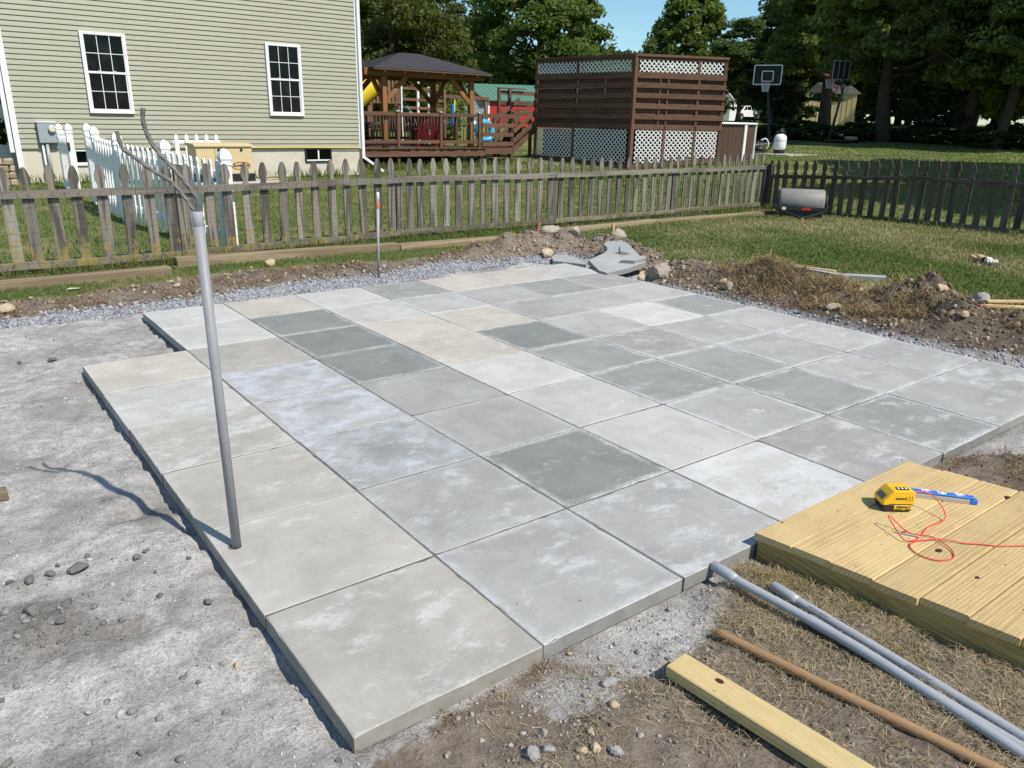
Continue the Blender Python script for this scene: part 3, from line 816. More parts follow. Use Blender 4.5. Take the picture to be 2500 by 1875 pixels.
blades('back_lawn_grass', P, h, gg.uniform(.003,.006,len(P)), gg.uniform(.2,1.1,len(P)), lawn_cols(P, gg, .7, .25), M['blades'], gg)
P = pick(76000, 5.4, 12.4, 1.0, 7.6, lambda x, y: p_lawn(x, y)*(x*.55+y*.75 > 3.2), gg)
blades('side_lawn_grass', P, gg.uniform(.022,.062,len(P)), gg.uniform(.0045,.0105,len(P)), gg.uniform(.3,1.2,len(P)), lawn_cols(P, gg, 1.3, .95), M['blades'], gg)
P = pick(52000, -2, 16, 7.1, 19, lambda x, y: (y < 17.95) | (x > 9.2), gg)
blades('yard_grass', P, gg.uniform(.03,.07,len(P)), gg.uniform(.006,.014,len(P)), gg.uniform(.3,1.2,len(P)), lawn_cols(P, gg, 1.6, .25), M['blades'], gg)
P = pick(52000, 12, 40, 0, 24, lambda x, y: (x*.8+y*.6 < 38)*(x > 12.2+.2*y*0), gg)
blades('far_lawn_grass', P, gg.uniform(.04,.09,len(P)), gg.uniform(.012,.03,len(P)), gg.uniform(.3,1.2,len(P)), lawn_cols(P, gg, 3, .25), M['blades'], gg)
# longer tufts along the fence foot and weeds
def tufts(centres, per, r, h0, h1):
    out = []
    for cx, cy in centres:
        n = int(per*gg.uniform(.5,1.3)); x = cx + gg.normal(0, r, n); y = cy + gg.normal(0, r*.6, n)
        out.append(np.stack([x, y, height(x, y)], -1))
    P = np.concatenate(out); return P, gg.uniform(h0, h1, len(P))
cs = [(gg.uniform(-1.4, 12), 0) for _ in range(190)]
fence_y = I([(-3,6.95),(1.46,6.96),(4.27,7.3),(6.72,7.28),(9.35,7.38),(11.9,7.45)])
cs = [(x, float(fence_y(x))-gg.uniform(.06,.32)) for x, _ in cs]
P, h = tufts(cs, 20, .05, .06, .20)
c = lawn_cols(P, gg, .8, .3); br = gg.uniform(0,1,len(P)) < .22; c[br] = rgba((.17,.13,.06), .3, int(br.sum()), gg, .05)
blades('fence_foot_grass', P, h, gg.uniform(.004,.008,len(P)), gg.uniform(.2,.9,len(P)), c, M['blades'], gg)
cs = [(12.0-.12*gg.uniform(0,1)+.03*(7.4-y), y) for y in gg.uniform(3.0, 7.3, 55)]
P, h = tufts(cs, 18, .07, .06, .17)
blades('side_fence_grass', P, h, gg.uniform(.005,.009,len(P)), gg.uniform(.2,.9,len(P)), lawn_cols(P, gg, .8, .1), M['blades'], gg)
cs = [(gg.uniform(-.5, 9), 17.8-gg.uniform(0,.25)) for _ in range(60)] + [(gg.uniform(9.5,15.5), gg.uniform(19.2,20.0)) for _ in range(60)] + [(17.1+gg.uniform(0,3), 16.1-gg.uniform(0,1.2)) for _ in range(25)]
P, h = tufts(cs, 20, .15, .08, .30)
blades('house_foot_grass', P, h, gg.uniform(.012,.022,len(P)), gg.uniform(.2,.8,len(P)), lawn_cols(P, gg, .8, .1), M['blades'], gg)
# dry thatch: brown sods on the mounds, straw on the front dirt
def p_sod(x, y):
    s = gauss(x,y,5.55,2.72,.30,.42)+gauss(x,y,5.62,2.30,.35,.2)+gauss(x,y,5.55,1.62,.22,.30)+.5*gauss(x,y,5.95,1.95,.3,.2)+.4*gauss(x,y,6.0,.9,.4,.3)+.35*gauss(x,y,5.75,3.2,.25,.3)
    return np.where(on_patio(x,y)|(x<5.2), 0, np.clip(s*sstep(.36,.56,fbm(x,y,.16,93))*1.2, 0, 1))
P = pick(60000, 5.15, 6.7, .3, 4.0, p_sod, gg)
P[:,2] += gg.uniform(-.01, .035, len(P))
blades('dry_sod_thatch', P, gg.uniform(.03,.085,len(P)), gg.uniform(.003,.006,len(P)), gg.uniform(.8,2.4,len(P)), rgba((.36,.275,.16), .6, len(P), gg, .06), M['straw'], gg)
def p_sod2(x, y):
    d, g, b, w, dug, ins = masks(x, y); return np.clip(b*(1-dug)*sstep(.40,.62,fbm(x,y,.35,90)), 0, 1)
P = np.concatenate([pick(16000, -1.3, 4.7, 5.25, 6.3, p_sod2, gg), pick(9000, 2.75, 4.4, -.9, .12, lambda x, y: (1-masks(x,y)[0])*sstep(.38,.58,fbm(x,y,.14,96)), gg)])
P[:,2] += gg.uniform(-.005, .02, len(P))
blades('dug_sod_thatch', P, gg.uniform(.015,.045,len(P)), gg.uniform(.002,.005,len(P)), gg.uniform(.8,2.2,len(P)), rgba((.24,.165,.09), .5, len(P), gg, .06), M['straw'], gg)
def p_straw(x, y):
    d, g, b, w, dug, ins = masks(x, y)
    zone = sstep(.85, 1.3, x + .25*y + .0)*.75 + .22
    return np.where(on_patio(x,y), 0, zone*(1-d)*sstep(.30,.60,fbm(x,y,.16,91)))
P = pick(105000, .3, 2.3, -1.1, .02, p_straw, gg)
P[:,2] += gg.uniform(.0, .006, len(P))
blades('front_straw', P, gg.uniform(.008,.028,len(P)), gg.uniform(.0010,.0024,len(P)), gg.uniform(1.0,3.4,len(P)), rgba((.41,.34,.225), .5, len(P), gg, .06), M['straw'], gg)
cs = [(1.50,-.09),(1.53,-.12),(1.55,-.16),(1.56,-.2),(1.58,-.26),(1.60,-.33),(1.47,-.06),(1.62,-.42),(1.64,-.52)]
P, h = tufts(cs, 110, .022, .02, .055)
blades('tuft_by_landing', P, h, gg.uniform(.0012,.0025,len(P)), gg.uniform(.4,1.6,len(P)), rgba((.38,.31,.17), .4, len(P), gg, .06), M['straw'], gg)
cs = [(1.56,-.30),(1.6,-.40),(1.58,-.22),(1.52,-.55),(1.55,-.62),(1.62,-.60),(1.55,-.42)]
P, h = tufts(cs, 30, .03, .025, .06)
blades('green_tuft_by_landing', P, h, gg.uniform(.0015,.003,len(P)), gg.uniform(.3,1.2,len(P)), rgba((.19,.20,.07), .4, len(P), gg, .06), M['blades'], gg)
cs = [(.57,-.015),(.28,-.02),(.05,-.03),(.70,.0-.02),(.25,-.05),(.42,-.04)]
P, h = tufts(cs, 26, .03, .01, .04)
blades('dry_roots_at_slab_edge', P, h, gg.uniform(.001,.002,len(P)), gg.uniform(.6,2,len(P)), rgba((.24,.15,.08), .4, len(P), gg, .06), M['straw'], gg)
# ------------------------------------------------------------------ concrete slab patio
G_ = .6096
patio = bpy.data.objects.new('patio', None); link(patio); patio['kind'] = 'structure'
TONE = {'L': (.47,.475,.465), 'M': (.345,.35,.35), 'D': (.215,.228,.225), 'T': (.46,.435,.40), 'G': (.39,.38,.355), 'H': (.29,.30,.298), 'P': (.335,.328,.325), 'W': (.54,.54,.53), 'N': (.39,.395,.39)}
# rows of tones per column, front (j = 0) to back (j = 7)
COLS = ['GGGGLT..', 'MMHMMGLL', 'MDMMDDDT', 'LLLLTTLL', 'PMHHDTNH', 'HHHPNMNT', 'MNMNWNHT', 'MMNNHNML']
LIME = ['32243222', '33332212', '42111111', '51222211', '32211112', '32131112', '22221111', '43322222']
EDGE = ['01110100', '21111011', '13102220', '20110011', '03333031', '43332211', '23333322', '22233221']
def slab_mesh(seed):
    """cast slab with slightly ragged, chipped top edges"""
    rr = np.random.default_rng(seed); h = .3012; n = 16; out = []
    for k in range(4):
        for i in range(n):
            u = -h + 2*h*i/n
            out.append([(u,-h),(h,u),(-u,h),(-h,-u)][k])
    m_ = len(out); top, mid, bot = [], [], []
    for i, (x, y) in enumerate(out):
        d = .0022 + abs(rr.normal(0,.0007)) + (rr.uniform(.002,.007) if rr.uniform() < .06 else 0)
        f = 1-d/h; top.append((x*f, y*f, 0)); g = 1-abs(rr.normal(0,.0004))/h
        mid.append((x*g, y*g, -d*.8)); bot.append((x*g, y*g, -.052))
    fs = [tuple(range(m_))]
    for i in range(m_):
        j = (i+1) % m_
        fs += [(i, m_+i, m_+j, j), (m_+i, 2*m_+i, 2*m_+j, m_+j)]
    return MB().add(top+mid+bot, fs).mesh('paver', M['paver'])
pv_meshes = [slab_mesh(600+k) for k in range(7)]
rp = np.random.default_rng(5)
for i in range(8):
    for j in range(8):
        k = COLS[i][j]
        if k == '.': continue
        cx, cy = (i+.5)*G_, (j+.5)*G_
        if (i, j) == (0, 1):
            # this slab has a drilled hole where the conduit stands
            hx, hy, hr, e = .062-cx, 1.064-cy, .0235, .3012
            ang = sorted([2*math.pi*a/20 for a in range(20)] + [math.atan2(sy*e-hy, sx*e-hx) % (2*math.pi) for sx in (-1,1) for sy in (-1,1)])
            inn, out = [], []
            for a in ang:
                c, s = math.cos(a), math.sin(a)
                tx = ((e if c > 0 else -e)-hx)/c if abs(c) > 1e-9 else 1e9
                ty = ((e if s > 0 else -e)-hy)/s if abs(s) > 1e-9 else 1e9
                tt = min(tx, ty)
                inn.append((hx+hr*c, hy+hr*s)); out.append((hx+tt*c, hy+tt*s))
            n = len(ang); vs = [(x,y,0) for x,y in inn] + [(x,y,-.0018) for x,y in out] + [(x,y,-.052) for x,y in inn] + [(x,y,-.052) for x,y in out] + [(x*.993,y*.993,0) for x,y in out]
            fs = []
            for q in range(n):
                w = (q+1) % n
                fs += [(q, 4*n+q, 4*n+w, w), (4*n+q, n+q, n+w, 4*n+w), (q, w, 2*n+w, 2*n+q), (n+q, 3*n+q, 3*n+w, n+w)]
            me = MB().add(vs, fs).mesh('paver_with_hole', M['paver'])
        else:
            me = pv_meshes[(i*3+j*5) % 7]
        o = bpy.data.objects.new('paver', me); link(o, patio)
        o.location = (cx + rp.normal(0,.0011), cy + rp.normal(0,.0011), rp.normal(0,.0004) - (.0011 if (i, j) in ((0,1),(0,4),(2,3)) else 0))
        o.rotation_euler = (rp.normal(0,.0016), rp.normal(0,.0016), rp.normal(0,.0018))
        f = 1 + rp.normal(0, .035); c = TONE[k]
        o.color = (c[0]*f*1.015, c[1]*f, c[2]*f*.965, int(LIME[i][j])/5.0)
        o.rotation_euler.z += 0.0
        o['edge'] = min(1.0, int(EDGE[i][j])/4.0)
        o['bluish'] = {(1,4): 1.0, (1,3): .9, (1,2): .55}.get((i,j), 0.0)
        if (i,j) in ((1,4),(1,3)): o['label'] = 'slab with a pale bluish bloom'

js = MB()
for x0, x1, y0, y1 in ((.006,.6096,.006,3.652),(.6156,4.871,.006,4.871)):
    js.add([(x0,y0,-.0034),(x1,y0,-.0034),(x1,y1,-.0034),(x0,y1,-.0034)], [(0,1,2,3)])
js.v = [v for v in js.v]
js.add([(.6096,.006,-.0034),(.6156,.006,-.0034),(.6156,3.652,-.0034),(.6096,3.652,-.0034)], [(0,1,2,3)])
hole_free = part('joint_sand', js, M['joint_sand'], patio)

# ------------------------------------------------------------------ standing conduit with twisted cable
t = thing('conduit_riser', 'tall grey plastic conduit standing upright in the slab with two bare cables at its top', 'conduit', (.066,1.063,-.05))
part('pipe', MB().tube([(.068,1.063,-.05), (.0575,1.066,1.15)], .0162, 20), M['pvc_weather'], t)
part('collar', MB().tube([(.0578,1.066,1.120), (.0577,1.066,1.122), (.0572,1.066,1.163), (.0572,1.066,1.165)], [.0150,.0167,.0167,.0150], 20), M['pvc'], t)
CA = [(.059,1.066,1.10),(.059,1.066,1.165),(.062,1.063,1.197),(.047,1.073,1.234),(.02,1.091,1.278),(-.017,1.116,1.331),(-.035,1.128,1.366),(-.046,1.135,1.406),(-.048,1.136,1.435),(-.044,1.134,1.461)]
CB = [(.052,1.070,1.10),(.052,1.070,1.163),(.046,1.074,1.176),(.031,1.084,1.207),(.001,1.104,1.254),(-.04,1.131,1.284),(-.071,1.151,1.314),(-.094,1.167,1.334),(-.106,1.175,1.347),(-.112,1.179,1.374),(-.115,1.181,1.395)]
def smooth_path(P, k=5):
    P = [Vector(p) for p in P]; Q = [P[0]]+P+[P[-1]]; out = []
    for i in range(1, len(Q)-2):
        for a in range(k):
            u = a/k; p0, p1, p2, p3 = Q[i-1], Q[i], Q[i+1], Q[i+2]
            out.append(.5*((2*p1)+(p2-p0)*u+(2*p0-5*p1+4*p2-p3)*u*u+(3*p1-p0-3*p2+p3)*u**3))
    out.append(P[-1]); return out
def twisted(P, strands, R, r, pitch):
    P = smooth_path(P, 8); mb = MB(); s = 0
    acc = [0]
    for a, b in zip(P, P[1:]): s += (b-a).length; acc.append(s)
    for k in range(strands):
        pts = []
        for i, p in enumerate(P):
            d = (P[min(i+1,len(P)-1)]-P[max(i-1,0)]).normalized()
            a = d.cross(Vector((0,1,.01))).normalized(); b = a.cross(d)
            th = acc[i]/pitch*2*math.pi + 2*math.pi*k/strands
            pts.append(p + a*math.cos(th)*R + b*math.sin(th)*R)
        mb.tube(pts, r, 7)
    return mb
part('cable', twisted(CA, 4, .0030, .0040, .14), M['cable'], t)
part('cable', twisted(CB, 4, .0028, .0037, .14), M['cable'], t)

t = thing('marker_pipe', 'slim grey pipe standing in the gravel with an orange band near its white top', 'pipe', (2.925,5.442,-.06))
ax = lambda z: (2.925+.019*(z+.05)/.82, 5.442-.01*(z+.05)/.82, z)
part('pipe', MB().tube([ax(-.06), ax(.62)], .0125, 14), M['steel_pipe'], t)
part('orange_band', MB().tube([ax(.618), ax(.622), ax(.675), ax(.679)], [.0135,.0155,.0155,.0135], 14), M['orange'], t)
part('cap', MB().tube([ax(.677), ax(.765), ax(.770)], [.0142,.0142,.012], 14), M['white_paint'], t)

# ------------------------------------------------------------------ wooden landing (treated deck boards)
t = thing('wooden_landing', 'low landing of new yellow treated boards beside the slabs', 'deck landing', (1.6,-.6,-.05))
rl = np.random.default_rng(9)
def landx0(y): return 1.586 - .150*y*.98
def landx1(y): return 2.690 - .19*y
nb = 10
for k in range(nb):
    y1 = -.0015 - k*.1392; y0 = y1 - .1366
    zt = .0562 + rl.normal(0, .0007)
    ex = rl.normal(0, .004)
    mb = MB()
    prof0 = [(landx0(y1)+ex, y1), (landx0(y0)+ex, y0)]
    a, b = landx0((y0+y1)/2)+ex, landx1((y0+y1)/2)+rl.normal(0,.006)
    c = .0045
    pr = [(y0,zt-.026),(y1,zt-.026),(y1,zt-c),(y1-c*.35,zt-c*.3),(y1-c,zt),(y0+c,zt),(y0+c*.35,zt-c*.3),(y0,zt-c)]
    sh = .15*.139/2
    mb.prism(pr, lambda y, z: (a+(y-(y0+y1)/2)*-.15, y, z), lambda y, z: (b+(y-(y0+y1)/2)*-.19, y, z))
    part('deck_board', mb, M['treated'], t)
def jo(x0f, off, y0=-1.38, y1=-.012, top=.0288, bot=-.075, w=.036):
    mb = MB(); p = [(x0f(y1)+off, y1), (x0f(y1)+off+w, y1), (x0f(y0)+off+w, y0), (x0f(y0)+off, y0)]
    return mb.prism(p, lambda x, y: (x, y, bot), lambda x, y: (x, y, top))
part('side_joist', jo(landx0, .012), M['treated_y'], t)
part('side_joist', jo(landx1, -.05), M['treated_y'], t)
part('joist', jo(lambda y: (landx0(y)+landx1(y))/2, 0, y1=-.05), M['treated_y'], t)
part('front_joist', MB().box((1.628,-.047,-.075),(2.64,-.0105,.0286)), M['treated'], t)
for (x, y, r) in [(2.012,-.455,.013),(2.663,-.416,.013),(1.942,-.612,.008),(1.732,-.016,.0045)]:
    o = part('knot', MB().lathe([(r*.3,-.004),(r*.75,-.001),(r,.0008),(r*.55,.0011),(.0005,.0006)], 0, 0, 0, 12).xf(lambda v: Vector((x+v.x*1.25, y+v.y*.8, .0563+v.z))), M['knot'], t)

# little crumbs and chips lying on the landing and the slabs
rcr = np.random.default_rng(15)
P = np.stack([rcr.uniform(1.65,2.75,260), rcr.uniform(-.8,-.01,260), np.full(260,.0575)], -1)
P = P[(P[:,0] > 1.62-.15*P[:,1]) & (P[:,0] < 2.66-.19*P[:,1])]
scatter('crumbs_on_landing', P, .0008+.0022*rcr.uniform(0,1,len(P))**3, rgba((.10,.085,.07), .5, len(P), rcr), M['stones'], PROTO0, rcr, .1, .5)
P = np.stack([rcr.uniform(.02,4.8,2600), rcr.uniform(.02,4.8,2600), np.full(2600,.0012)], -1)
P = P[on_patio(P[:,0], P[:,1]) & ~((P[:,0]<.6)&(P[:,1]>3.64))]
scatter('grit_on_slabs', P, .0007+.0034*rcr.uniform(0,1,len(P))**4, rgba((.36,.35,.34), .6, len(P), rcr), M['stones'], PROTO0, rcr, .1, .5)

# ------------------------------------------------------------------ text
def text_mesh(s, size, m, bold=0.0, xs=1.0, depth=.0):
    c = bpy.data.curves.new('lettering', 'FONT'); c.body = s; c.size = size; c.align_x = 'CENTER'; c.align_y = 'CENTER'
    c.offset = bold; c.extrude = depth
    o = bpy.data.objects.new('lettering_tmp', c); COL.objects.link(o)
    dg = bpy.context.evaluated_depsgraph_get()
    me = bpy.data.meshes.new_from_object(o.evaluated_get(dg)); 
    bpy.data.objects.remove(o); bpy.data.curves.remove(c)
    me.materials.clear(); me.materials.append(m)
    if xs != 1.0: me.transform(Matrix.Diagonal((xs,1,1,1)))
    return me
def lettering(parent, s, size, m, pos, ux, uy, bold=0.0, xs=1.0, name='lettering', depth=.0):
    me = text_mesh(s, size, m, bold, xs, depth)
    ux = Vector(ux).normalized(); uz = ux.cross(Vector(uy)).normalized(); uy = uz.cross(ux)
    mt = Matrix(((ux.x,uy.x,uz.x,0),(ux.y,uy.y,uz.y,0),(ux.z,uy.z,uz.z,0),(0,0,0,1)))
    me.transform(Matrix.Translation(Vector(pos)) @ mt)
    o = link(bpy.data.objects.new(name, me), parent); o.location = -wloc(parent)
    return o

# ------------------------------------------------------------------ battery adapter
B0 = Vector((2.118,-.188,.0572)); BU = Vector((.806,-.592,0)); BV = Vector((.592,.806,0)); BW = Vector((0,0,1))
def bl(u, v, w): return B0 + BU*u + BV*v + BW*w
t = thing('battery_adapter', 'yellow and black power tool battery with its adapter standing on the landing', 'battery', tuple(bl(.06,.035,0)))
base = MB().bbox((0,0,0),(.120,.074,.036),.006).xf(lambda v: bl(v.x + (.006 if v.z < .02 else 0)*(1 if v.x < .06 else -1), v.y, v.z))
part('battery', base, M['black'], t)
prof = [(-.001,.030),(-.001,.046),(.018,.070),(.034,.086),(.040,.088),(.108,.088),(.117,.083),(.120,.076),(.120,.030),(.108,.034),(.024,.034),(.012,.030)]
hs = MB()
n = len(prof)
ring = []
for v, ins in ((-.002,.004),(.003,0),(.071,0),(.076,.004)):
    cx, cz = .06, .058
    ring.append([bl(cx+(p[0]-cx)*(1-ins*14*.9), v, cz+(p[1]-cz)*(1-ins*18)) for p in prof])
vs = [p for r_ in ring for p in r_]; fs = [tuple(range(n)), tuple(range(3*n,4*n))[::-1]]
for a in range(3):
    for k in range(n): fs.append((a*n+k, (a+1)*n+k, (a+1)*n+(k+1)%n, a*n+(k+1)%n))
hs.add(vs, fs); house_ = part('adapter_housing', hs, M['yellow'], t)
# dark grille on the sloping nose, LED panel on top, ribs on the flank
def slab_on(u0, z0, u1, z1, v0, v1, th, m, nm, par):
    d = Vector((u1-u0, z1-z0)); L = d.length; nx_, nz_ = -d.y/L, d.x/L
    vs = [bl(u, v, z) for (u, z) in ((u0,z0),(u1,z1),(u1+nx_*th,z1+nz_*th),(u0+nx_*th,z0+nz_*th)) for v in (v0, v1)]
    return part(nm, MB().add(vs, [(0,2,3,1),(2,4,5,3),(4,6,7,5),(6,0,1,7),(0,6,4,2),(1,3,5,7)]), m, par)
slab_on(.0005,.048,.0150,.0660,.016,.058,.0022,M['black'],'vent_grille',t)
for k in range(4): slab_on(.0018+.0036*k,.0500+.0046*k,.0030+.0036*k,.0515+.0046*k,.019,.055,.0030,M['grey_metal'],'vent_slat',t)
slab_on(.052,.0882,.098,.0882,.012,.034,.0016,M['black'],'led_panel',t)
for k in range(3): slab_on(.057+.0145*k,.0898,.064+.0145*k,.0898,.018,.028,.0010,M['ink_white'],'led',t)
for k in range(3):
    part('grip_rib', MB().bbox((.086+.0105*k,-.0042,.052),(.091+.0105*k,.0005,.072),.0008).xf(lambda v: bl(*v)), M['yellow'], t)
part('battery_label', MB().bbox((.044,-.0020,.008),(.112,.0010,.0295),.0005).xf(lambda v: bl(*v)), M['yellow'], t)
part('label_band', MB().box((.046,-.0026,.0092),(.110,-.0021,.0140)).xf(lambda v: bl(*v)), M['label_ink'], t)
lettering(t, 'DeWALT'.upper(), .0135, M['label_ink'], bl(.079,-.0026,.0222), BU, BW, .0006, 1.0)
lettering(t, 'XR', .0058, M['yellow'], bl(.081,-.0030,.0116), BU, BW, .0002, 1.2)
lettering(t, 'DEWALT', .0100, M['label_ink'], bl(.064,-.0030,.0575), BU, BW, .0005, 1.0)

# ------------------------------------------------------------------ torpedo level
LU = Vector((.615,-.789,0)); LV = Vector((.789,.615,0)); L0 = Vector((2.340,-.172,.0572))
def ll(u, v, w): return L0 + LU*u + LV*v + BW*w
t = thing('torpedo_level', 'short blue and silver spirit level lying behind the battery', 'spirit level', tuple(ll(.12,.01,0)))
part('body', MB().bbox((.02,-.011,0),(.225,.011,.021),.0015).xf(lambda v: ll(*v)), M['aluminium'], t)
for (a, b) in ((-.012,.021),(.224,.252)):
    part('end_cap', MB().bbox((a,-.0115,0),(b,.0115,.0225 if a < 0 else .020),.002).xf(lambda v: ll(*v)), M['blue'], t)
part('top_cover', MB().bbox((-.006,-.0125,.0205),(.240,.0125,.0300),.003).xf(lambda v: ll(*v)), M['blue'], t)
part('groove', MB().box((.022,-.0116,.008),(.223,-.0111,.0115)).xf(lambda v: ll(*v)), M['grey_metal'], t)
for uc, a0, a1 in ((.065,-.5,3.7),(.122,2.2,6.9),(.188,-.6,4.6)):
    pts = [ll(uc+.0155*math.cos(a0+(a1-a0)*i/16), .0098*math.sin(a0+(a1-a0)*i/16), .0302) for i in range(17)]
    part('vial_ring', MB().tube(pts, .0019, 6), M['ink_white'], t)
    part('vial', MB().cyl(ll(uc-.009,0,.0298), ll(uc+.009,0,.0298), .0032, 8), M['clear_vinyl'], t)

# ------------------------------------------------------------------ red cord
cz = [(2.352,-.176,.118),(2.372,-.190,.112),(2.395,-.21,.098),(2.405,-.235,.078),(2.372,-.279,.068),(2.322,-.327,.062),(2.277,-.352,.061),(2.232,-.363,.060),(2.196,-.358,.060),(2.158,-.352,.060),(2.116,-.356,.060),(2.059,-.368,.060),(2.016,-.373,.060),(1.988,-.369,.062),(1.966,-.354,.066),(1.977,-.326,.075),(2.000,-.288,.090),(2.016,-.262,.102),(2.030,-.264,.098),(2.036,-.291,.080),(2.037,-.319,.066),(2.038,-.335,.062),(2.048,-.354,.061),(2.069,-.379,.062),(2.073,-.404,.064),(2.067,-.437,.064),(2.053,-.47,.062),(2.03,-.496,.060),(1.998,-.509,.060),(1.965,-.503,.060),(1.939,-.488,.060),(1.924,-.465,.060),(1.92,-.437,.060),(1.928,-.407,.060),(1.948,-.384,.061),(1.972,-.377,.063),(2.007,-.383,.063),(2.046,-.401,.062),(2.082,-.426,.066),(2.109,-.457,.064),(2.131,-.485,.060),(2.169,-.518,.060),(2.194,-.545,.060),(2.219,-.571,.060),(2.29,-.618,.060),(2.40,-.70,.060),(2.5,-.82,.060)]
cz = [(x, y, max(z, .0592)) for x, y, z in cz]
CORD = [tuple(bl(.118,.022,.072)), (2.235,-.247,.133), (2.258,-.262,.134), (2.275,-.274,.128), (2.290,-.285,.120), (2.282,-.314,.108), (2.268,-.346,.088), (2.252,-.362,.072), (2.226,-.365,.064)] + cz[8:]
at_base('red_cord', MB().tube(smooth_path(CORD, 6), .0021, 7), M['red_cord'], 'thin red cord looped across the yellow landing', 'cord', (2.05,-.4,.0572))
at_base('string_spike', MB().tube([(2.000,-.296,.0612),(2.006,-.305,.0612),(2.042,-.366,.0612),(2.046,-.372,.0612)], [.001,.0026,.0026,.0014], 6), M['aluminium'], 'small grey metal spike tied into the red cord on the landing', 'spike', (2.02,-.33,.0572))
part('cord_plug', MB().tube([tuple(bl(.116,.022,.072)), tuple(bl(.134,.022,.074)), (2.240,-.250,.1335)], [.0045,.0045,.0025], 8), M['red'], bpy.data.objects['red_cord'])
part('knot_of_cord', MB().tube(smooth_path([(2.022,-.318,.064),(2.026,-.330,.068),(2.034,-.322,.069),(2.036,-.334,.064)], 4), .0024, 6), M['red_cord'], bpy.data.objects['red_cord'])

# ------------------------------------------------------------------ conduits, wooden handle, lumber on the front dirt
def conduit(p, q, bend, label, text=None, toff=0):
    p, q = Vector(p), Vector(q); d = (q-p).normalized()
    t = thing('grey_conduit', label, 'conduit', tuple(p), 'grey plastic conduits lying by the landing')
    mid = (p+q)/2 + Vector(bend)
    pts = [p + d*.085, p + d*.12, mid, q]
    part('pipe', MB().tube(smooth_path(pts, 6), .0152, 18), M['pvc'], t)
    part('bell_end', MB().tube([p, p+d*.001, p+d*.002, p+d*.078, p+d*.102], [.0165,.0185,.0192,.0190,.0154], 20), M['pvc'], t)
    part('bore_shade_disc', MB().cyl(p-d*.0008, p+d*.0005, .0158, 18), M['dark_inside'], t)  # flat dark disc stands in for the shaded pipe hollow
    if text:
        side = d.cross(Vector((0,0,1))).normalized()
        nrm = (Vector((0,0,1))*.78 + side*.55).normalized()
        upv = nrm.cross(d)
        k = p + d*toff + nrm*(.0194 if toff < .09 else .0157)
        lettering(t, text, .0075, M['ink_grey'], k, d, upv)
    return t
conduit((1.366,-.001,-.002), (1.338,-1.08,-.034), (.022,0,.004), 'grey conduit reaching nearest the slab edge, its end just over the slab')
c2 = conduit((1.468,-.176,-.030), (1.402,-1.10,-.034), (.002,0,0), 'grey conduit with printed lettering lying closest to the landing', 'SUNLIGHT RESISTANT', .185)
d2 = (Vector((1.402,-1.10,-.034))-Vector((1.468,-.176,-.030))).normalized()
nrm2 = (Vector((0,0,1))*.78 + d2.cross(Vector((0,0,1))).normalized()*.55).normalized()
lettering(c2, 'SCH 40 PVC CONDUIT', .0075, M['ink_grey'], Vector((1.468,-.176,-.030))+d2*.52+nrm2*.0157, d2, nrm2.cross(d2))
conduit((1.402,-.352,-.032), (1.366,-1.10,-.034), (-.002,0,0), 'shortest showing grey conduit tucked between the other two')
t = thing('wooden_pole', 'round brown wooden pole lying between the lumber and the conduits', 'pole', (1.119,-.246,-.05))
part('shaft', MB().tube([(1.112,-.222,-.034),(1.1135,-.226,-.034),(1.119,-.246,-.034),(1.140,-.37,-.036),(1.186,-.65,-.036),(1.240,-.968,-.034),(1.26,-1.10,-.034)], [.009,.0125,.0142,.0148,.0152,.0155,.0155], 18), M['handle'], t)
t = thing('lumber_piece', 'new yellow two by four lying flat at the bottom of the dirt', 'lumber', (.887,-.255,-.05))
lm = MB().bbox((0,-.80,0),(.089,0,.039),.003)
a_ = math.atan2(.072, 1)
o = part('board', lm, M['lumber'], t, local=True); o.location = (-.045,-.005,.004); o.rotation_euler = (-.012, 0, a_)
o = part('knot', MB().lathe([(.0005,.0),(.004,.0006),(.007,.0009),(.009,.0003)], 0, 0, 0, 12).xf(lambda v: Vector((.060+v.x, -.138+v.y*1.5, .0392+v.z))), M['knot'], t, local=True)
o.location = (-.045,-.005,.004); o.rotation_euler = (-.012, 0, a_)

# ------------------------------------------------------------------ rocks
def rock(name, pos, size, seed, m, label, cat='rock', group=None, cuts=4, sink=.15, rot=0.0):
    rr = np.random.default_rng(seed)
    v, f = rock_protos(1, 3, seed, .1)[0]
    v = v/np.abs(v).max(0)
    for k in range(3):
        w = rr.normal(size=3)*2.2; ph = rr.uniform(0, 6)
        v = v*(1 + .05*np.sin(v@w + ph))[:, None]
    v = v*(1+.02*rr.normal(size=(len(v),1)))
    v = v*np.array(size)*.5
    v[:,2] += size[2]*(.5-sink)
    me = np_mesh(name, v, f, m, smooth=cuts == 0)
    o = link(bpy.data.objects.new(name, me)); o.location = (pos[0], pos[1], float(height([pos[0]],[pos[1]])[0]) if len(pos) == 2 else pos[2])
    o.rotation_euler = (0, 0, rot); return tag(o, label, cat, group)
GR = 'field rocks on the dug earth'
rock('boulder', (5.22,3.84,-.05), (.25,.20,.24), 101, M['rock'], 'largest rounded grey boulder standing at the far corner of the slabs', 'boulder', GR, 0, .08)
rock('rock', (4.99,3.86,-.05), (.09,.08,.14), 102, M['rock_tan'], 'upright tan block of rock left of the largest boulder', 'rock', GR)
rock('rock', (6.14,5.35), (.26,.20,.19), 103, M['rock'], 'pointed grey rock on the grass behind the broken slab', 'rock', GR)
rock('boulder', (5.54,5.94), (.34,.22,.18), 104, M['rock'], 'wide rounded boulder on the dirt bank beside the leaning stake', 'boulder', GR, 0)
rock('rock', (5.02,6.02), (.14,.12,.16), 105, M['rock'], 'pale pointed rock on top of the dirt bank by the fence', 'rock', GR)
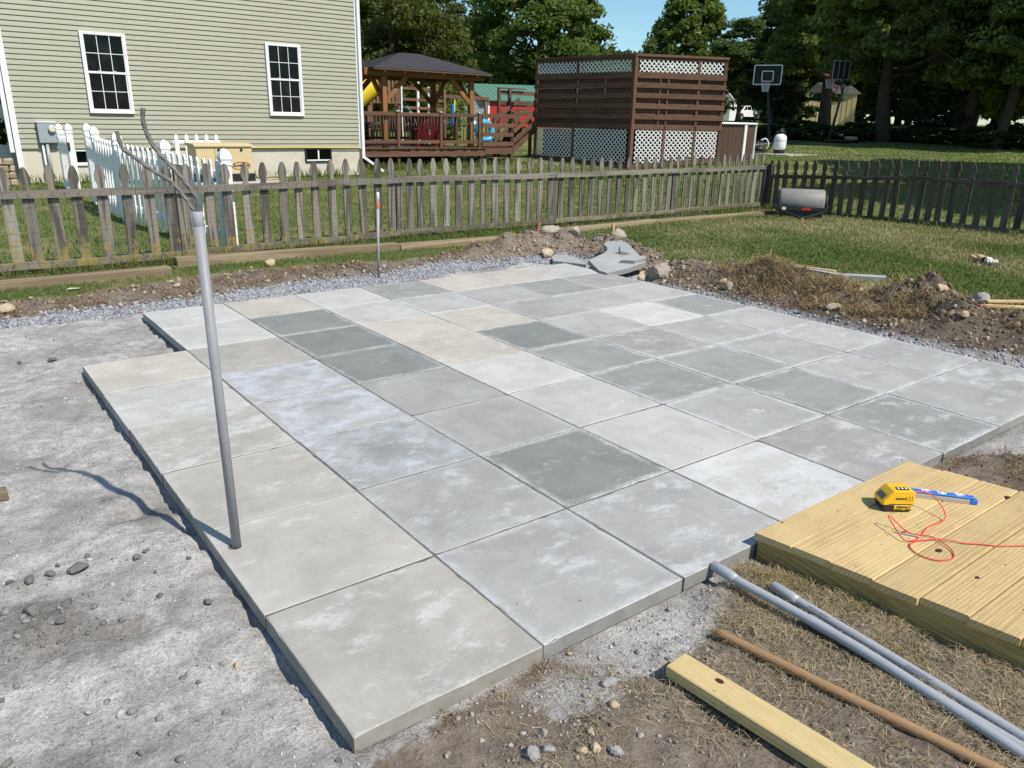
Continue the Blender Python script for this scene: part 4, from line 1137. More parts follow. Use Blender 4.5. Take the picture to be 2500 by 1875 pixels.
rock('rock', (5.20,5.93), (.13,.10,.10), 106, M['rock_tan'], 'small tan rock at the foot of the leaning stake', 'rock', GR)
rock('rock', (5.10,5.45), (.16,.12,.15), 107, M['rock_tan'], 'light tan angular rock on the front face of the dirt bank', 'rock', GR)
rock('rock', (5.66,5.62), (.15,.12,.14), 108, M['rock'], 'grey rock in the middle of the dirt bank', 'rock', GR)
rock('rock', (5.25,5.32), (.11,.09,.09), 109, M['rock'], 'small reddish grey rock above the flat broken slab', 'rock', GR)
rock('rock', (6.02,5.55), (.20,.15,.13), 110, M['rock'], 'brown rock behind the broken slab at the yellow stake', 'rock', GR)
rock('rock', (5.95,1.86), (.15,.12,.09), 111, M['rock_tan'], 'smooth yellowish rock lying between the two sod mounds', 'rock', GR, 0)
rock('rock', (5.93,1.42), (.13,.10,.09), 112, M['rock_tan'], 'tan angular rock on the face of the right mound', 'rock', GR)
rock('rock', (6.68,1.40), (.20,.15,.15), 113, M['rock_grey'], 'square grey rock on the grass right of the mounds', 'rock', GR)
rock('rock', (5.33,1.98), (.16,.12,.08), 114, M['rock'], 'flat tan rock at the bottom between the mounds beside the slabs', 'rock', GR)
rock('rock', (5.24,2.98), (.08,.07,.10), 115, M['rock'], 'dark narrow rock in the soil left of the shaggy mound', 'rock', GR)
rock('rock', (5.36,3.14), (.10,.08,.09), 116, M['rock_tan'], 'small yellowish rock in the soil below the shaggy mound', 'rock', GR)
rock('rock', (6.30,1.60), (.20,.15,.10), 117, M['rock'], 'grey rock cresting the right mound', 'rock', GR)
for k, (x, y, s, l) in enumerate([(5.98,2.13,.10,'rounded pebble by the plank, left of its pair'),(6.04,2.06,.09,'rounded pebble by the plank, right of its pair'),(5.55,1.05,.09,'tan stone low on the right mound beside the slabs'),(5.48,1.75,.07,'small stone below the brown sod of the right mound')]):
    rock('stone', (x, y), (s, s*.8, s*.6), 130+k, M['rock_tan'], l, 'stone', GR)
rock('stone', (2.15,6.27), (.13,.10,.09), 140, M['rock_tan'], 'tan half buried stone in the grass in front of the timber edging', 'stone', None, 0)
rock('stone', (-.22,5.50), (.14,.10,.08), 141, M['rock_tan'], 'orange tan stone at the far left by the crushed gravel', 'stone')
rock('stone', (1.10,5.76), (.07,.05,.05), 142, M['rock_tan'], 'small tan stone on the brown sod edge behind the conduit', 'stone')
FS = 'loose stones in the foreground'
for k, (x, y, s, l, m) in enumerate([
    (.71,-.17,.050,'pale angular stone lying in the dust between slab and lumber','rock_grey'),(.65,-.25,.036,'oblong brown stone in the dust left of the lumber','rock_tan'),
    (.62,-.38,.026,'small bluish stone on the dirt left of the lumber','rock_grey'),(.46,-.33,.036,'brown stone left of its pair at the bottom of the dirt','rock_tan'),
    (.495,-.345,.040,'brown stone right of its pair at the bottom of the dirt','rock_tan'),(.535,-.38,.046,'jagged light grey stone right of the brown pair','rock_grey'),
    (.35,-.27,.055,'largest grey stone at the bottom edge of the dirt','rock_grey'),(.39,-.28,.040,'grey stone just right of the largest bottom stone','rock_grey'),
    (.52,-.30,.032,'small brown stone above the brown pair','rock_tan'),(.69,.0-.02,.022,'small brown pebble touching the front slab edge','rock_tan'),
    (.43,-.22,.030,'grey stone above the cluster of bottom stones','rock_grey'),
    (-.15,.55,.024,'dark grey pebble on the stone dust left of the front slab','rock_grey'),(-.12,.52,.032,'flat pinkish pebble beside the dark pebble on the dust','rock_tan'),
    (-.035,.43,.022,'angular pebble on the dust close to the front slab','rock_grey'),(.0-.015,.33,.020,'pebble resting against the left side of the front slab','rock_grey'),
    (-.26,.56,.026,'thin flat dark chip of stone on the dust','clod'),(-.23,.51,.016,'small dark chip below the flat chip on the dust','clod'),
    (-.31,.54,.018,'reddish pebble at the trodden hollow in the dust','rock_tan'),(-.50,.56,.022,'white pebble on the dust near the left bottom','rock_grey')]):
    rock('stone', (x, y), (s, s*.75, s*.55), 150+k, M[m], l, 'stone', FS, rot=k*1.7)
CL = 'damp clods on the stone dust'
for k, (x, y, s, l) in enumerate([(-.40,1.305,.075,'largest flat damp clod on the stone dust'),(-.485,1.33,.042,'damp clod left of the largest clod'),(-.545,1.31,.045,'dark clod second from the left in the row'),(-.60,1.36,.030,'small dark clod at the left end of the row'),(-.455,1.395,.022,'smallest clod above the row'),
        (-.36,1.40,.024,'small clod above the largest clod'),(-.225,1.26,.038,'square damp clod standing apart to the right of the row'),(-.565,1.11,.060,'big dark clod in the damp heap'),(-.47,1.09,.045,'clod at the right of the damp heap'),(-.50,1.00,.040,'lowest clod of the damp heap'),
        (-.105,.84,.035,'grey clod in the pebbly dust left of the second slab'),(-.28,4.14,.035,'round dark clod on the far stone dust'),(-.10,4.10,.060,'black crumpled clod on the far stone dust')]):
    rock('clod', (x, y), (s, s*.75, s*.62), 180+k, M['clod'], l, 'clod', CL, rot=k*2.1)

# ------------------------------------------------------------------ broken slabs, stakes, planks, string, gloves
def slab_piece(name, top, thick, m, label, cat='slab piece', group=None):
    b = Vector(top[0]); t = [Vector(p) for p in top]; n = len(t)
    nrm = Vector((0,0,0))
    for i in range(n): nrm += t[i].cross(t[(i+1)%n])
    nrm.normalize()
    if nrm.z < 0: t = t[::-1]; nrm = -nrm
    mb = MB().add(t + [p - nrm*thick for p in t], [tuple(range(n)), tuple(range(2*n-1, n-1, -1))] + [(i, n+i, n+(i+1)%n, (i+1)%n) for i in range(n)])
    o = at_base(name, mb, m, label, cat, (sum((p for p in t), Vector())/n), group)
    o.color = (.37,.385,.38,.3); o['edge'] = .0; o['bluish'] = 0.0
    return o
SG = 'broken pieces of concrete slab'
BT = [(4.979,4.618),(4.801,4.254),(4.797,4.135),(5.042,4.1),(5.331,4.116),(5.725,4.789),(5.735,4.93),(5.607,5.016),(5.50,4.93),(5.45,4.83),(5.37,4.74),(5.25,4.68),(5.10,4.64)]
def bz(x, y): return .022 + .155*((x-4.80)*.80 + (y-4.2)*.32)/1.0
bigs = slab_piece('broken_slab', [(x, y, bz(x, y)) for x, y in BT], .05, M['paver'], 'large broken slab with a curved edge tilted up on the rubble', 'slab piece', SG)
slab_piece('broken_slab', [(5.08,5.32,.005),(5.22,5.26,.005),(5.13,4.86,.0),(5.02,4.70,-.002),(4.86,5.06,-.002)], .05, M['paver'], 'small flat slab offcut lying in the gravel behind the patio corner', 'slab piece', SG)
slab_piece('slab_offcut', [(x, y, bz(x, y)+.034) for x, y in [(5.12,4.28),(5.20,4.16),(5.36,4.14),(5.40,4.22),(5.19,4.31)]], .034, M['paver'], 'small chunk of slab lying on the large broken slab', 'slab piece', SG)
pts = [(5.36,4.55),(5.43,4.50),(5.38,4.42),(5.33,4.50)]
slab_piece('slab_offcut', [(5.36,4.60,bz(5.36,4.60)+.004),(5.44,4.56,bz(5.44,4.56)+.004),(5.42,4.44,bz(5.42,4.44)+.004),(5.34,4.48,bz(5.34,4.48)+.004)], .004, M['clod'], 'dark flat chip lying on the large broken slab', 'slab piece', SG)
slab_piece('slab_offcut', [(5.355,4.555,bz(5.35,4.55)+.010),(5.375,4.53,bz(5.37,4.53)+.010),(5.357,4.55,bz(5.35,4.55)+.095)], .010, M['clod'], 'thin dark splinter standing on the large broken slab', 'slab piece', SG)
def stake(p, q, w, m, label):
    return at_base('wooden_stake', MB().obox(p, q, w, w*.7, (0,1,0), .002), m, label, 'stake', p, 'stakes marking the dug area')
stake((5.290,5.915,.0), (5.325,5.885,.30), .034, M['stake_red'], 'leaning reddish stake tied with string on the dirt bank')
stake((6.20,5.50,.0), (6.185,5.505,.27), .036, M['stake'], 'upright yellow wooden stake behind the broken slab')
at_base('marking_string', MB().tube(smooth_path([(5.316,5.893,.215),(5.33,5.88,.21),(5.40,5.80,.12),(5.48,5.70,.13),(5.60,5.50,.03),(5.75,5.40,.10)], 4), .0022, 5), M['pink_string'], 'pink string running from the leaning stake into the dirt', 'string', (5.32,5.89,.2))
zz = lambda x, y, d=.012: (x, y, float(height([x],[y])[0])+d)
at_base('marking_string', MB().tube(smooth_path([zz(5.148,2.46),zz(5.266,2.246),zz(5.43,2.05,.02),zz(5.60,1.70,.03),zz(5.75,1.52,.03),zz(5.95,1.45,.03),zz(6.15,1.35,.03),zz(6.30,1.27,.04),(6.52,1.20,.05),(6.60,1.12,.05),(6.50,1.03,.03),(6.40,.97,.02)], 5), .0024, 5), M['pink_string'], 'pink string lying over the right mound', 'string', (5.9,1.5,.1))
st_ = lambda p, q, w, h, m, l, n='plank', g='boards lying on the side lawn': at_base(n, MB().obox(p, q, w, h, (0,0,1), .003), m, l, 'plank', p, g)
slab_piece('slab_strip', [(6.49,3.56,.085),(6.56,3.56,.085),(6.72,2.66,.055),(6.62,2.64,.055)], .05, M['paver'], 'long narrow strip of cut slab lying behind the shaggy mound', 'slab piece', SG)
st_((6.58,3.25,.075), (6.70,2.80,.068), .035, .018, M['pine_x'], 'thin yellow wooden strip lying on the narrow slab strip')
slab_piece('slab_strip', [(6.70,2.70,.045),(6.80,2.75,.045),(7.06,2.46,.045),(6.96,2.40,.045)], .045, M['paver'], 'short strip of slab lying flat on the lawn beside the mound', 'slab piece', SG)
st_((6.60,1.32,.055), (7.25,.86,.06), .05, .02, M['pine_x'], 'yellow pine strip lying on the grass at the right edge, upper of the pair')
st_((6.52,1.30,.030), (7.10,.72,.035), .05, .02, M['pine_x'], 'yellow pine strip lying on the grass at the right edge, lower of the pair')
at_base('wood_block', MB().bbox((-.62,2.06,-.062),(-.535,2.12,-.024),.003), M['sleeper'], 'short wooden block end on the stone dust at the left edge', 'wood block', (-.57,2.09,-.06))
t = thing('work_gloves', 'pair of tan and white work gloves dropped on the side lawn', 'gloves', (9.06,2.36,0))
def glove(c, d, m, m2):
    d = Vector(d).normalized(); s = Vector((-d.y, d.x, 0)); c = Vector(c)
    mb = MB().tube([c-d*.09, c-d*.085, c-d*.02, c+d*.03, c+d*.06], [.02,.038,.044,.042,.03], 9)
    for k in range(4):
        o_ = (k-1.5)*.021
        mb.tube([c+d*.045+s*o_, c+d*.10+s*o_*1.25+Vector((0,0,.012)), c+d*(.14-.01*abs(k-1.5))+s*o_*1.4+Vector((0,0,-.006))], [.012,.0115,.008], 7)
    mb.tube([c-d*.01+s*.035, c+d*.035+s*.07+Vector((0,0,.01)), c+d*.07+s*.078], [.013,.012,.008], 7)
    part('glove', mb, m, t)
    part('cuff', MB().tube([c-d*.13, c-d*.125, c-d*.085, c-d*.075], [.03,.042,.040,.03], 9), m2, t)
glove((9.10,2.44,.05), (.5,.8,.05), M['glove_tan'], M['glove_dark'])
glove((9.02,2.31,.045), (-.75,-.62,.02), M['glove_white'], M['glove_tan'])
at_base('white_scrap', MB().add([(.27,6.02,.012),(.36,5.98,.02),(.38,6.03,.014),(.30,6.06,.016),(.27,6.02,.009),(.36,5.98,.017),(.38,6.03,.011),(.30,6.06,.013)],[(0,1,2,3),(7,6,5,4),(0,4,5,1),(1,5,6,2),(2,6,7,3),(3,7,4,0)]), M['glove_white'], 'white scrap lying in the grass by the timber edging', 'scrap', (.32,6.02,0))
# ------------------------------------------------------------------ weathered picket fence
def picket_mesh(name, m, h=.97, w=.045, th=.019, axis='x'):
    prof = [(-w,0),(w,0),(w,h-.235),(w*.78,h-.222),(w*.56,h-.200),(w*.60,h-.172),(w*.88,h-.142),(w*1.0,h-.115),(w*.84,h-.072),(w*.52,h-.026),(w*.26,h-.001),(-w*.26,h-.001),(-w*.52,h-.026),(-w*.84,h-.072),(-w*1.0,h-.115),(-w*.88,h-.142),(-w*.60,h-.172),(-w*.56,h-.200),(-w*.78,h-.222),(-w,h-.235)]
    if axis == 'x': return MB().prism(prof, lambda a, z: (a, 0, z), lambda a, z: (a, th, z)).mesh(name, m)
    return MB().prism(prof, lambda a, z: (0, a, z), lambda a, z: (th, a, z)).mesh(name, m)
FX = [(-.16,.963),(.04,.963),(.2,.964),(.41,.981),(.6,.97),(.81,.975),(1.02,.98),(1.23,.977),(1.43,.973),(1.62,.969),(1.83,.973),(2.02,.969),(2.23,.97),(2.43,.969),(2.64,.971),(2.85,.974),(3.05,.973),(3.27,.98),(3.47,.986),(3.69,.986),(3.9,.984),(4.1,.986),(4.31+.06,.978),(4.52,.975),(4.71,.976),(4.91,.974),(5.1,.972),(5.3,.97),(5.49,.968),(5.68,.975),(5.88,.971),(6.07,.971),(6.27,.972),(6.46,.972),(6.65,.966),(6.85,.964),(7.06,.961),(7.27,.959),(7.46,.956),(7.67,.954),(7.86,.952),(8.06,.949),(8.26,.947),(8.46,.953),(8.66,.95),(8.86,.948),(9.05,.954),(9.24,.952),(9.43,.959),(9.64,.957),(9.83,.964),(10.03,.962),(10.23,.96),(10.43,.958),(10.62,.965),(10.81,.972),(11.01,.971),(11.2,.978),(11.38,.977),(11.57,.985),(11.76,.989)]
fy = lambda x: float(fence_y(x))
t = thing('picket_fence', 'long weathered grey picket fence behind the patio with wire mesh', 'fence', (4.3,7.2,0))
rf = np.random.default_rng(31)
pm = [picket_mesh('picket', M['picket'], .97, .0455+.0015*k, .019) for k in range(3)]
for k, (x, h) in enumerate([(-.76,.965),(-.56,.965),(-.36,.965)] + FX):
    o = link(bpy.data.objects.new('picket', pm[k % 3]), t)
    o.location = Vector((x, fy(x)+.004, h-.97+rf.normal(0,.003)))-t.location
    o.rotation_euler = (rf.normal(0,.006), rf.normal(0,.009), rf.normal(0,.03))
def rail_seg(x0, x1, za, zb, h=.068, th=.036, off=-.037):
    mb = MB(); p = Vector((x0, fy(x0)+off+.018, za)); q = Vector((x1, fy(x1)+off+.018, zb))
    n_ = 9; d = q-p; side = Vector((0,0,1)).cross(d).normalized()
    rings = []
    for i in range(n_+1):
        c = p + d*i/n_ + Vector((0,0,rf.normal(0,.0022))) + side*rf.normal(0,.0015)
        rings.append([c+side*th/2+Vector((0,0,h/2)), c-side*th/2+Vector((0,0,h/2-.003)), c-side*th/2-Vector((0,0,h/2)), c+side*th/2-Vector((0,0,h/2))])
    vs = [v for r_ in rings for v in r_]; fs = [(0,1,2,3), tuple(len(vs)-4+i for i in (3,2,1,0))]
    for i in range(n_):
        for k in range(4): fs.append((4*i+k, 4*i+4+k, 4*i+4+(k+1)%4, 4*i+(k+1)%4))
    return mb.add(vs, fs)
PX = [-.95, 1.47, 4.265, 6.72, 9.40, 11.86]
for a, b in zip(PX, PX[1:]):
    z = .724 if a < 4 else (.732 if a < 6 else .726)
    part('rail', rail_seg(a+.004, b-.004, z, .726 if b < 11 else .738), M['rail'], t)
    part('rail', rail_seg(a+.004, b-.004, .086, .078 if b < 11 else .082), M['rail'], t)
for x, h in [(1.535,.985),(4.215,.80),(6.735,.79),(9.375,.77)]:
    y = fy(x)
    mb = MB().prism([(-.042,0),(.042,0),(.042,h-.02),(.03,h),(-.03,h),(-.042,h-.02)], lambda a, z: (x+a, y+.002, z-.02), lambda a, z: (x+a, y+.088, z-.02))
    part('post', mb, M['picket'], t)
part('post', MB().box((11.80,7.40,-.02),(11.89,7.49,.80)), M['picket'], t)
wire = MB()
def w3(p, q, r=.0011):
    p, q = Vector(p), Vector(q); d = (q-p).normalized(); a = d.cross(Vector((.3,1,.2))).normalized()*r; b = d.cross(a).normalized()*r
    tri = [a, -a*.5+b*.87, -a*.5-b*.87]
    wire.add([p+v for v in tri]+[q+v for v in tri], [(0,1,4,3),(1,2,5,4),(2,0,3,5)])
xs = np.arange(-.9, 11.8, .1)
for x in xs: w3((x+rf.normal(0,.004), fy(x)-.041, .045), (x+rf.normal(0,.006), fy(x)-.041, .755-.02*rf.uniform()))
for z in (.05,.13,.22,.32,.43,.545,.66):
    for a, b in zip(xs[::4], list(xs[4::4])+[11.8]): w3((a, fy(a)-.041, z+rf.normal(0,.004)), (b, fy(b)-.041, z+rf.normal(0,.004)))
part('wire_mesh', wire, M['black_metal'], t, kind='stuff')

# side fence along the right of the lawn (faces away from the sun)
SP, SQ = Vector((11.86,7.45,0)), Vector((12.25,3.0,0))
sf = lambda y: SP.x + (SP.y-y)/(SP.y-SQ.y)*(SQ.x-SP.x)
t = thing('picket_fence', 'dark shaded picket fence closing the right side of the lawn', 'fence', (12.05,5.2,0))
pmd = picket_mesh('picket', M['picket_shaded'], .97, .047, .020, 'y')
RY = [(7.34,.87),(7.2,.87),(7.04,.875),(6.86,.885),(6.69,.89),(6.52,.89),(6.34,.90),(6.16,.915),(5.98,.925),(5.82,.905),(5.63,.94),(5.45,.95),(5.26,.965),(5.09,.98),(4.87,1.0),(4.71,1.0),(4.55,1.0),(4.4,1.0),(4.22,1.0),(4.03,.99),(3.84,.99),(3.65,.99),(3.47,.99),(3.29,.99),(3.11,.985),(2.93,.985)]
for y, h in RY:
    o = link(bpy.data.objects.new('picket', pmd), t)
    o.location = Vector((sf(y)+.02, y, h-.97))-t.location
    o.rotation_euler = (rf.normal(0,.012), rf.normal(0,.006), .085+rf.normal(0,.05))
def srail(y0, y1, z0, z1, h=.062):
    return MB().obox((sf(y0)-.005, y0, z0), (sf(y1)-.005, y1, z1), .036, h, (0,0,1), .003)
part('rail', srail(7.42,5.02,.58,.694), M['rail_shaded'], t)
part('rail', srail(4.93,2.8,.716,.705), M['rail_shaded'], t)
part('rail', srail(7.42,5.02,-.02,.045,.06), M['rail_shaded'], t)
part('rail', srail(4.93,2.8,.05,.06,.06), M['rail_shaded'], t)
part('post', MB().bbox((11.845,7.30,-.05),(11.93,7.385,.80),.004), M['picket_shaded'], t)
wire = MB()
for y in np.arange(2.9, 7.3, .1): w3((sf(y)+.045, y, .0), (sf(y)+.045, y, .62))
for z in (.08,.2,.32,.44,.56): w3((sf(2.9)+.045, 2.9, z), (sf(7.3)+.045, 7.3, z))
part('wire_mesh', wire, M['black_metal'], t, kind='stuff')

# timber edging in front of the fences
TG = 'edging timbers along the fence'
def timber(p, q, label, m='sleeper', w=.14, h=.10):
    at_base('edging_timber', MB().obox(p, q, w, h, (0,0,1), .006), M[m], label, 'timber', (Vector(p)+Vector(q))/2-Vector((0,0,h/2)), TG)
timber((-1.2,6.32,.022), (1.20,6.36,.025), 'leftmost edging timber, lying lowest in the grass')
timber((1.335,6.68,.05), (3.76,6.56,.03), 'edging timber raised on a block behind the conduit')
timber((3.765,6.55,.015), (6.18,6.47,.012), 'edging timber behind the slim marker pipe, thick with weeds')
timber((6.20,6.70,.015), (8.36,6.87,.012), 'edging timber left of the lawn roller, behind the broken slab')
timber((8.365,6.86,.005), (11.3,6.78,.002), 'edging timber next to the fence corner')
timber((12.12,4.10,-.01), (12.25,2.6,-.03), 'dark edging timber at the foot of the side fence')
at_base('wood_block', MB().box((1.30,6.60,-.02),(1.40,6.74,.018)), M['sleeper'], 'small block under the raised edging timber', 'wood block', (1.35,6.67,0))

# ------------------------------------------------------------------ white vinyl picket fence with gate
WP = [(2.06,7.16,1.11),(1.89,8.86,1.15),(1.715,10.62,1.195),(1.71,12.10,1.24),(1.80,13.20,1.27)]
t = thing('white_fence', 'white vinyl picket fence running back towards the house', 'fence', (1.8,10,0))
def vpost(x, y, top, par):
    s = .052
    mb = MB().bbox((x-s,y-s,-.02),(x+s,y+s,top-.17),.004)
    mb.bbox((x-s-.010,y-s-.010,top-.17),(x+s+.010,y+s+.010,top-.145),.004)
    part('post', mb, M['white_vinyl'], par)
    vs, fs = [], []
    rr_ = [(.046,-.145),(.050,-.125),(.060,-.105),(.062,-.085),(.050,-.050),(.030,-.018),(.006,0)]
    for r_, z in rr_: vs += [(x-r_,y-r_,top+z),(x+r_,y-r_,top+z),(x+r_,y+r_,top+z),(x-r_,y+r_,top+z)]
    for i in range(len(rr_)-1):
        for k in range(4): fs.append((4*i+k,4*i+(k+1)%4,4*i+4+(k+1)%4,4*i+4+k))
    fs.append(tuple(range(len(vs)-4,len(vs))))
    part('post_cap', MB().add(vs, fs), M['white_vinyl'], par)
def vbay(a, b, par, nrm=None, za=None, zb=None, n=9):
    (ax_, ay_, at_), (bx_, by_, bt_) = a, b
    d = Vector((bx_-ax_, by_-ay_, 0)); L = d.length; d.normalize(); side = Vector((d.y, -d.x, 0))
    for f in (.20, .78):
        z0 = (at_-.02)*f-.02; z1 = (bt_-.02)*f-.02
        part('rail', MB().obox(Vector((ax_,ay_,z0))+d*.05, Vector((bx_,by_,z1))-d*.05, .038, .075, (0,0,1), .003), M['white_vinyl'], par)
    for k in range(n):
        u = (k+.75)/(n+.5); c = Vector((ax_,ay_,0))+d*L*u; top = (at_+(bt_-at_)*u) - .13
        w, th = .034, .022
        prof = [(-w,.05),(w,.05),(w,top-.12),(w*.72,top-.10),(w*.78,top-.075),(w,top-.05),(w*.7,top-.02),(w*.2,top),(-w*.2,top),(-w*.7,top-.02),(-w,top-.05),(-w*.78,top-.075),(-w*.72,top-.10),(-w,top-.12)]
        part('picket', MB().prism(prof, lambda s_, z: c+d*s_-side*(.019+th)+Vector((0,0,z)), lambda s_, z: c+d*s_-side*.019+Vector((0,0,z))), M['white_vinyl'], par)
for p in WP: vpost(*p, t)
for a, b, n in zip(WP, WP[1:], (9,9,8,5)): vbay(a, b, t, n=n)
t = thing('white_gate', 'narrow white vinyl gate panel near the electric meter', 'gate', (1.83,15.6,0))
vpost(1.80,15.0,1.24,t); vpost(1.86,16.5,1.22,t)
vbay((1.80,15.0,1.24),(1.86,16.5,1.22),t,n=7)
part('latch', MB().bbox((1.74,14.92,.78),(1.78,14.96,.92),.004), M['black_metal'], t)
t = thing('white_fence', 'short white picket panel standing behind the generator', 'fence', (4.4,17.2,0))
for k in range(5):
    x = 4.20 + k*.215
    prof = [(-.045,0),(.045,0),(.045,.90),(.03,.92),(.045,.95),(.03,1.0),(.008,1.02),(-.008,1.02),(-.03,1.0),(-.045,.95),(-.03,.92),(-.045,.90)]
    part('picket', MB().prism(prof, lambda a, z: (x+a,17.18,z), lambda a, z: (x+a,17.205,z)), M['white_vinyl'], t)
for z in (.25,.82): part('rail', MB().bbox((4.12,17.206,z),(5.15,17.245,z+.075),.003), M['white_vinyl'], t)
# ------------------------------------------------------------------ house
HX0, HX1, HY, HD = 1.235, 9.075, 18.0, 9.0
EAVE = 6.1
house = thing('house', 'two storey house with tan vinyl siding and white trim behind the fences', 'house', (5.1,18,0))
part('foundation', MB().box((HX0+.03,HY+.03,-.3),(HX1-.03,HY+HD,.69)), M['concrete'], house)
wall = MB().box((HX0+.01,HY+.012,.69),(HX1-.01,HY+HD,EAVE))
part('wall', wall, M['siding'], house)
C_ = .1016
for k in range(53):
    z = .695 + k*C_
    if z+C_ > EAVE: break
    prof = [(0.002,z),(-.017,z),(-.021,z+.003),(-.021,z+.009),(-.019,z+.016),(-.0165,z+.030),(0.0,z+C_+.004),(.008,z+C_)]
    part('siding_course', MB().prism(prof, lambda y, zz_: (HX0+.07,HY+y,zz_), lambda y, zz_: (HX1-.07,HY+y,zz_)), M['siding'], house)
part('corner_trim', MB().bbox((HX0-.012,HY-.028,.30),(HX0+.095,HY+.09,EAVE),.004), M['white_trim'], house)
part('corner_trim', MB().bbox((HX1-.095,HY-.028,.66),(HX1+.012,HY+.09,EAVE),.004), M['white_trim'], house)
# gutter and downspout
part('downspout', MB().bbox((HX1-.05,HY-.095,.42),(HX1+.03,HY-.030,EAVE-.1),.008), M['white_trim'], house)
part('downspout_elbow', MB().obox((HX1-.01,HY-.063,.46),(HX1+.42,HY-.35,.10),.08,.06,(0,0,1),.008), M['white_trim'], house)
part('downspout', MB().bbox((HX0-.115,HY-.07,.62),(HX0-.035,HY-.0,EAVE-.1),.008), M['white_trim'], house)
rx = MB()
ym = HY+HD/2
part('roof', MB().prism([(HY-.45,EAVE-.12),(ym,EAVE+2.9),(HY+HD+.45,EAVE-.12),(HY+HD+.45,EAVE),(ym,EAVE+3.05),(HY-.45,EAVE)], lambda y, z: (HX0-.35,y,z), lambda y, z: (HX1+.35,y,z)), M['roof_grey'], house)
part('gutter', MB().bbox((HX0-.35,HY-.56,EAVE-.13),(HX1+.35,HY-.451,EAVE-.01),.01), M['white_trim'], house)
for x in (HX0+.01, HX1-.03):
    part('gable', MB().prism([(HY+.02,EAVE-.1),(ym,EAVE+2.75),(HY+HD-.02,EAVE-.1)], lambda y, z: (x,y,z), lambda y, z: (x+.02,y,z)), M['siding'], house)
def window(x0, x1, z0, z1, meet, name='window'):
    y = HY - .018
    fr = MB(); w = .058
    fr.bbox((x0,y-.052,z0),(x0+w,y+.01,z1),.004).bbox((x1-w,y-.052,z0),(x1,y+.01,z1),.004)
    fr.bbox((x0+w,y-.052,z1-w),(x1-w,y+.01,z1),.004).bbox((x0+w,y-.058,z0),(x1-w,y+.01,z0+w),.004)
    f = part(name, fr, M['white_trim'], house)
    iw0, iw1 = x0+w, x1-w
    zm = meet
    sash = MB(); s = .026
    # upper sash sits outside, lower sash sits further in
    sash.bbox((iw0,y-.044,zm-.022),(iw1,y-.026,zm+.022),.003)
    sash.box((iw0,y-.040,zm+.022),(iw0+s*.7,y-.024,z1-w)).box((iw1-s*.7,y-.040,zm+.022),(iw1,y-.024,z1-w))
    sash.box((iw0,y-.028,z0+w),(iw0+s,y-.012,zm-.022)).box((iw1-s,y-.028,z0+w),(iw1,y-.012,zm-.022))
    sash.box((iw0+s,y-.028,z0+w),(iw1-s,y-.012,z0+w+.034))
    for xx in (.3,.7): sash.bbox((iw0+(iw1-iw0)*xx-.025,y-.052,zm+.020),(iw0+(iw1-iw0)*xx+.025,y-.030,zm+.036),.003)
    part('sash', sash, M['white_trim'], f)
    def grid(a0, a1, b0, b1, yy):
        m_ = MB(); g = .0065
        for k in (1,2): m_.box((a0+(a1-a0)*k/3-g, yy-.006, b0),(a0+(a1-a0)*k/3+g, yy, b1))
        for k in range(3):
            xa = a0+(a1-a0)*k/3+(g if k else 0); xb = a0+(a1-a0)*(k+1)/3-(g if k < 2 else 0)
            m_.box((xa, yy-.006, (b0+b1)/2-g),(xb, yy, (b0+b1)/2+g))
        part('muntin', m_, M['white_trim'], f)
        for i in range(3):
            for j in range(2):
                xa = a0+(a1-a0)*i/3+(g if i else 0); xb = a0+(a1-a0)*(i+1)/3-(g if i < 2 else 0)
                za = b0+(b1-b0)*j/2+(g if j else 0); zb = b0+(b1-b0)*(j+1)/2-(0 if j else g)
                part('pane', MB().box((xa,yy-.003,za),(xb,yy+.004,zb)), M['glass'], f)
    grid(iw0+s*.7, iw1-s*.7, zm+.022, z1-w, y-.026)
    grid(iw0+s, iw1-s, z0+w+.034, zm-.022, y-.014)
window(6.63, 7.50, 1.445, 3.075, 2.275)
window(2.705, 3.585, 1.42, 3.03, 2.24)
for x0, x1, z0, z1 in ((7.48,8.20,.345,.665),(2.05,2.56,.345,.665)):
    f = part('basement_window', MB().box((x0,HY+.0,z0),(x0+.04,HY+.04,z1)).box((x1-.04,HY+.0,z0),(x1,HY+.04,z1)).box((x0+.04,HY+.0,z1-.025),(x1-.04,HY+.04,z1)).box((x0+.04,HY-.012,z0),(x1-.04,HY+.04,z0+.03)), M['black_metal'] if x0 > 5 else M['white_trim'], house)
    part('sash', MB().box((x0+.04,HY+.005,z0+.03),(x1-.04,HY+.030,z0+.062)).box(((x0+x1)/2-.018,HY+.005,z0+.062),((x0+x1)/2+.018,HY+.030,z1-.025)), M['white_trim'], f)
    for a, b in ((x0+.04,(x0+x1)/2-.018),((x0+x1)/2+.018,x1-.04)):
        part('pane', MB().box((a,HY+.012,z0+.062),(b,HY+.024,z1-.025)), M['glass'], f)
for k, x in enumerate(np.arange(1.75, 9, .61)):
    for z in (.22,.58):
        if 7.4 < x < 8.25 or 2.0 < x < 2.6: continue
        part('form_tie_mark', MB().cyl((x,HY+.031,z),(x,HY+.026,z),.010,6), M['roof_grey'], house)
part('gas_line', MB().tube([(5.85,HY-.045,.66),(5.95,HY-.045,.705),(7.2,HY-.040,.705),(9.0,HY-.040,.69)], .012, 8), M['brass'], house)

